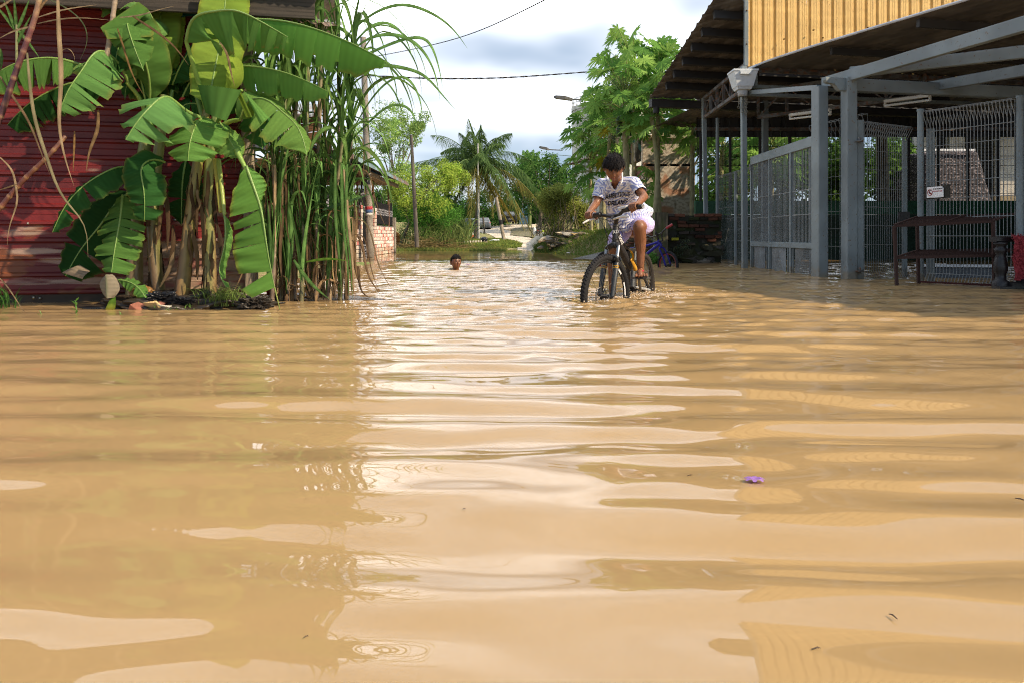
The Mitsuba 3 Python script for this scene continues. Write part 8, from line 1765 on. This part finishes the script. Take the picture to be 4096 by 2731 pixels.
for u0, u1, v0 in ((1819, 1872, 913), (1845, 1878, 913)): part(dr_, 'frame', MB(S(226, 226, 226)).tube(PP((u0, 962, dy), (u0, v0 + 4, dy), (u0 + 4, v0, dy), (u1 - 3, v0, dy), (u1, v0 + 5, dy), (u1, 960, dy)), 0.025, 8), 'satin', True)
for u, v0, v1, w_, col, lab in ((1862, 920, 958, 0.17, (0.50, 0.012, 0.06), 'bright pinkish red cloth hanging on the drying rack'), (1823, 920, 938, 0.22, (0.60, 0.25, 0.03), 'orange cloth hanging at the left of the drying rack'), (1842, 918, 950, 0.16, (0.10, 0.09, 0.10), 'dark cloth hanging in the middle of the drying rack')):
    pts = [P(u, v0 + (v1 - v0) * s, dy - 0.1) + [0.03 * math.sin(s * 5), 0, 0] for s in np.linspace(0, 1, 9)]; solo('hanging_cloth', MB(col).ribbon(pts, w_ * 2, (1, 0.2, 0), None, 0.08), 'matte', lab, 'cloth', smooth=True)
lat = thing('lattice_panel', 'white lattice panel leaning behind the reeds', 'panel'); lo_ = P(1822, 912, 74)
for i in range(9):
    part(lat, 'bar', MB(S(226, 226, 222)).beam(lo_ + [0.05 * i, 0, 0], lo_ + [0.05 * i, 0, 0.5], 0.016, 0.012, up=(0, 1, 0)), 'satin'); part(lat, 'bar', MB(S(226, 226, 222)).beam(lo_ + [0, 0, 0.06 * i], lo_ + [0.4, 0, 0.06 * i], 0.016, 0.012), 'satin')
solo('soil_heap', MB((0.42, 0.16, 0.05)).blob(P(1578, 955, 31), (0.26, 0.2, 0.24), 4, 0.4, 2, 9), 'matte', 'heap of orange soil behind the reeds right of the brick fence', 'soil', smooth=True, jit=0.4, freq=9)
# ---------------------------------------------------------------- seen through the shed
vn = thing('covered_van', 'van under a dark speckled dust cover behind the shed, seen through the wire fence', 'van'); vy = 20.5
x0, x1 = P(3700, 0, vy)[0], P(3968, 0, vy)[0]; zt = P(0, 604, vy)[2]
def cover_fn(p, n, uv):
    d = noise(p.x * 26, p.y * 26, p.z * 26); return mix((0.035, 0.030, 0.034), (0.20, 0.17, 0.18), smoothstep(0.60, 0.70, d))
scene['speckled_cover'] = two({'type': 'principled', 'base_color': proc(cover_fn), 'roughness': 0.8, 'specular': 0.3})
cv = fuse([B([sph((x0 + 0.1, vy, 0.35), 0.25), sph((x1 + 0.05, vy, 0.35), 0.25), sph((x0 + 0.1, vy + 2.5, 0.35), 0.25), sph((x1, vy + 2.5, 0.35), 0.25), sph((x0 + 0.12, vy + 0.2, zt - 0.12), 0.12), sph((x1 - 0.38, vy + 0.25, zt - 0.12), 0.14), sph((x0 + 0.1, vy + 2.3, zt - 0.12), 0.12), sph((x1 - 0.35, vy + 2.3, zt - 0.12), 0.14)])], 0.08, 6)
v = np.array(cv.vertices); v += np.array(cv.vertex_normals) * (0.09 * (meshkit.fbm(v * [3, 3, 1.2], 3, 2) - 0.5))[:, None]
k = uniq(f'{vn}__dust_cover'); scene[k] = mikit.ply((v, cv.faces), 'speckled_cover', smooth=True)
part(vn, 'roof_rail', MB(S(225, 228, 235)).beam([x0 - 0.05, vy, zt + 0.02], [x1 - 0.45, vy, zt + 0.02], 0.06, 0.05), 'satin')
hs = thing('pillared_house', 'house with white pillars and grey louvre windows behind the covered van', 'house'); hy = 25.0
raw(hs, 'wall', MB().beam([P(3640, 0, hy)[0], hy + 0.4, 1.6], [P(4400, 0, hy)[0], hy + 0.4, 1.6], 0.2, 4.2), 'grey_joint')
for u0, u1 in ((3660, 3732), (3790, 3848), (3985, 4045), (4180, 4250)): raw(hs, 'pillar', MB().beam([P((u0 + u1) / 2, 0, hy)[0], hy, 0], [P((u0 + u1) / 2, 0, hy)[0], hy, 4.0], (u1 - u0) / F * hy, 0.3, up=(0, 1, 0)), 'white_wall')
for i in range(18): raw(hs, 'louvre', MB().beam([P(3735, 0, hy)[0], hy + 0.2, 2.0 + i * 0.11], [P(4250, 0, hy)[0], hy + 0.2, 2.0 + i * 0.11], 0.02, 0.085, up=(0, -0.5, 1)), 'inner_sheet')
raw(hs, 'dado', MB().beam([P(3960, 0, hy)[0], hy - 0.2, 1.0], [P(4400, 0, hy)[0], hy - 0.2, 1.0], 0.1, 1.5), 'tan_dado')
raw(hs, 'eave', MB().beam([P(3640, 0, hy)[0], hy - 0.5, 4.0], [P(4500, 0, hy)[0], hy - 0.5, 4.0], 1.6, 0.15), 'grey_joint')
car('pale blue car seen through the narrow fence strip between the columns', np.array([P(3330, 0, 24)[0], 25.5, 0.35]), 1.5, (0.28, 0.34, 0.42), plate=None)
solo('boundary_wall', MB((0.40, 0.38, 0.34)).beam([P(3380, 0, 26)[0], 26, 0.9], [P(3700, 0, 26)[0], 26, 0.9], 0.15, 1.4), 'matte', 'pale boundary wall in the sun behind the open gate leaf', 'wall', jit=0.2, freq=3)
for uu, lab in ((3525, 'pale tree trunk standing behind the open gate leaf'), (3548, 'second slim tree trunk close beside the pale one behind the open gate leaf')):
    solo('tree_trunk', MB((0.19, 0.165, 0.12)).tube(PP((uu, 940, 19), (uu - 4, 750, 19), (uu - 10, 540, 19)), [0.085, 0.075, 0.06], 10, n=16), 'matte', lab, 'tree trunk', smooth=True, jit=0.4, freq=9)
# ---------------------------------------------------------------- things floating on the water
fl_ = thing('purple_flower', 'purple flower floating on the water right of the middle of the picture', 'flower'); fp = np.array([*P(3018, 1934, 0.5 * F / 989)[:2], 0.008])
for i in range(7):
    a = i * 0.9; d = np.array([math.cos(a), math.sin(a) * 0.8, 0]); part(fl_, 'petal', MB((0.42, 0.24, 0.62)).ribbon([fp, fp + d * 0.010 + [0, 0, 0.004], fp + d * 0.021 + [0, 0, 0.001]], [0.003, 0.014, 0.006], np.cross(d, [0, 0, 1]), 6, 0.1), 'leaf', True)
f2_ = thing('purple_flower', 'small lilac blossom floating beside the swimming boy', 'flower'); fp = np.array([*P(1871, 1065, 13.2)[:2], 0.02])
for i in range(6):
    a = i * 1.05; d = np.array([math.cos(a), math.sin(a), 0.3]); part(f2_, 'petal', MB((0.50, 0.36, 0.62)).ribbon([fp, fp + d * 0.03, fp + d * 0.055], [0.01, 0.04, 0.01], np.cross(d, [0, 0, 1]), 5, 0.1), 'leaf', True)
for u, v, l, a, lab in ((3572, 2475, 0.014, 1.9, 'thin dark twig floating at the lower right'), (1856, 2042, 0.006, 0.2, 'dark speck floating left of the middle'), (1224, 2557, 0.006, 0.5, 'dark speck floating at the lower left'), (3265, 2605, 0.012, 0.2, 'brown leaf scrap floating at the bottom right'), (4085, 2005, 0.022, 2.2, 'dark twig floating at the right edge'), (2760, 1906, 0.012, 0.3, 'small brown leaf floating below the bicycle'), (1559, 1706, 0.008, 0.1, 'tiny dark leaf floating in the sky reflection')):
    p = np.array([*P(u, v, 0.5 * F / (v - HZ))[:2], 0.004]); d = np.array([math.cos(a), math.sin(a), 0]) * l / 2
    solo('floating_debris', MB((0.11, 0.075, 0.05)).tube([p - d, p + d * 0.2 + [0.001, 0.001, 0.001], p + d], [l * 0.03 + 0.0003, l * 0.05 + 0.0005, l * 0.02 + 0.0002], 5), 'matte', lab, 'debris', smooth=True)
# foam and drops thrown up where the wheels cut the water
fr2 = np.random.default_rng(77); mb = MB(S(214, 196, 172))
for i in range(420):
    w = fr2.uniform(); c = (WHEEL_F + [0.0, -0.1]) * (1 - w) + WHEEL_R * w; a = fr2.uniform(0, 6.28); r = abs(fr2.normal(0.16, 0.12)); x, y = c[0] + r * 1.4 * math.cos(a), c[1] + r * math.sin(a); h = abs(fr2.normal(0, 0.010)); s_ = fr2.uniform(0.002, 0.0065)
    m = trimesh.creation.icosphere(subdivisions=1, radius=1); mb.add(np.array(m.vertices) * [s_ * 1.3, s_, s_ * 0.8] + [x, y, 0.008 + h], m.faces, S(214, 196, 172) * fr2.uniform(0.8, 1.1))
solo('splash_foam', mb, 'gloss', 'foam and water drops round the wheels of the ridden bicycle', 'foam', kind='stuff', smooth=True)
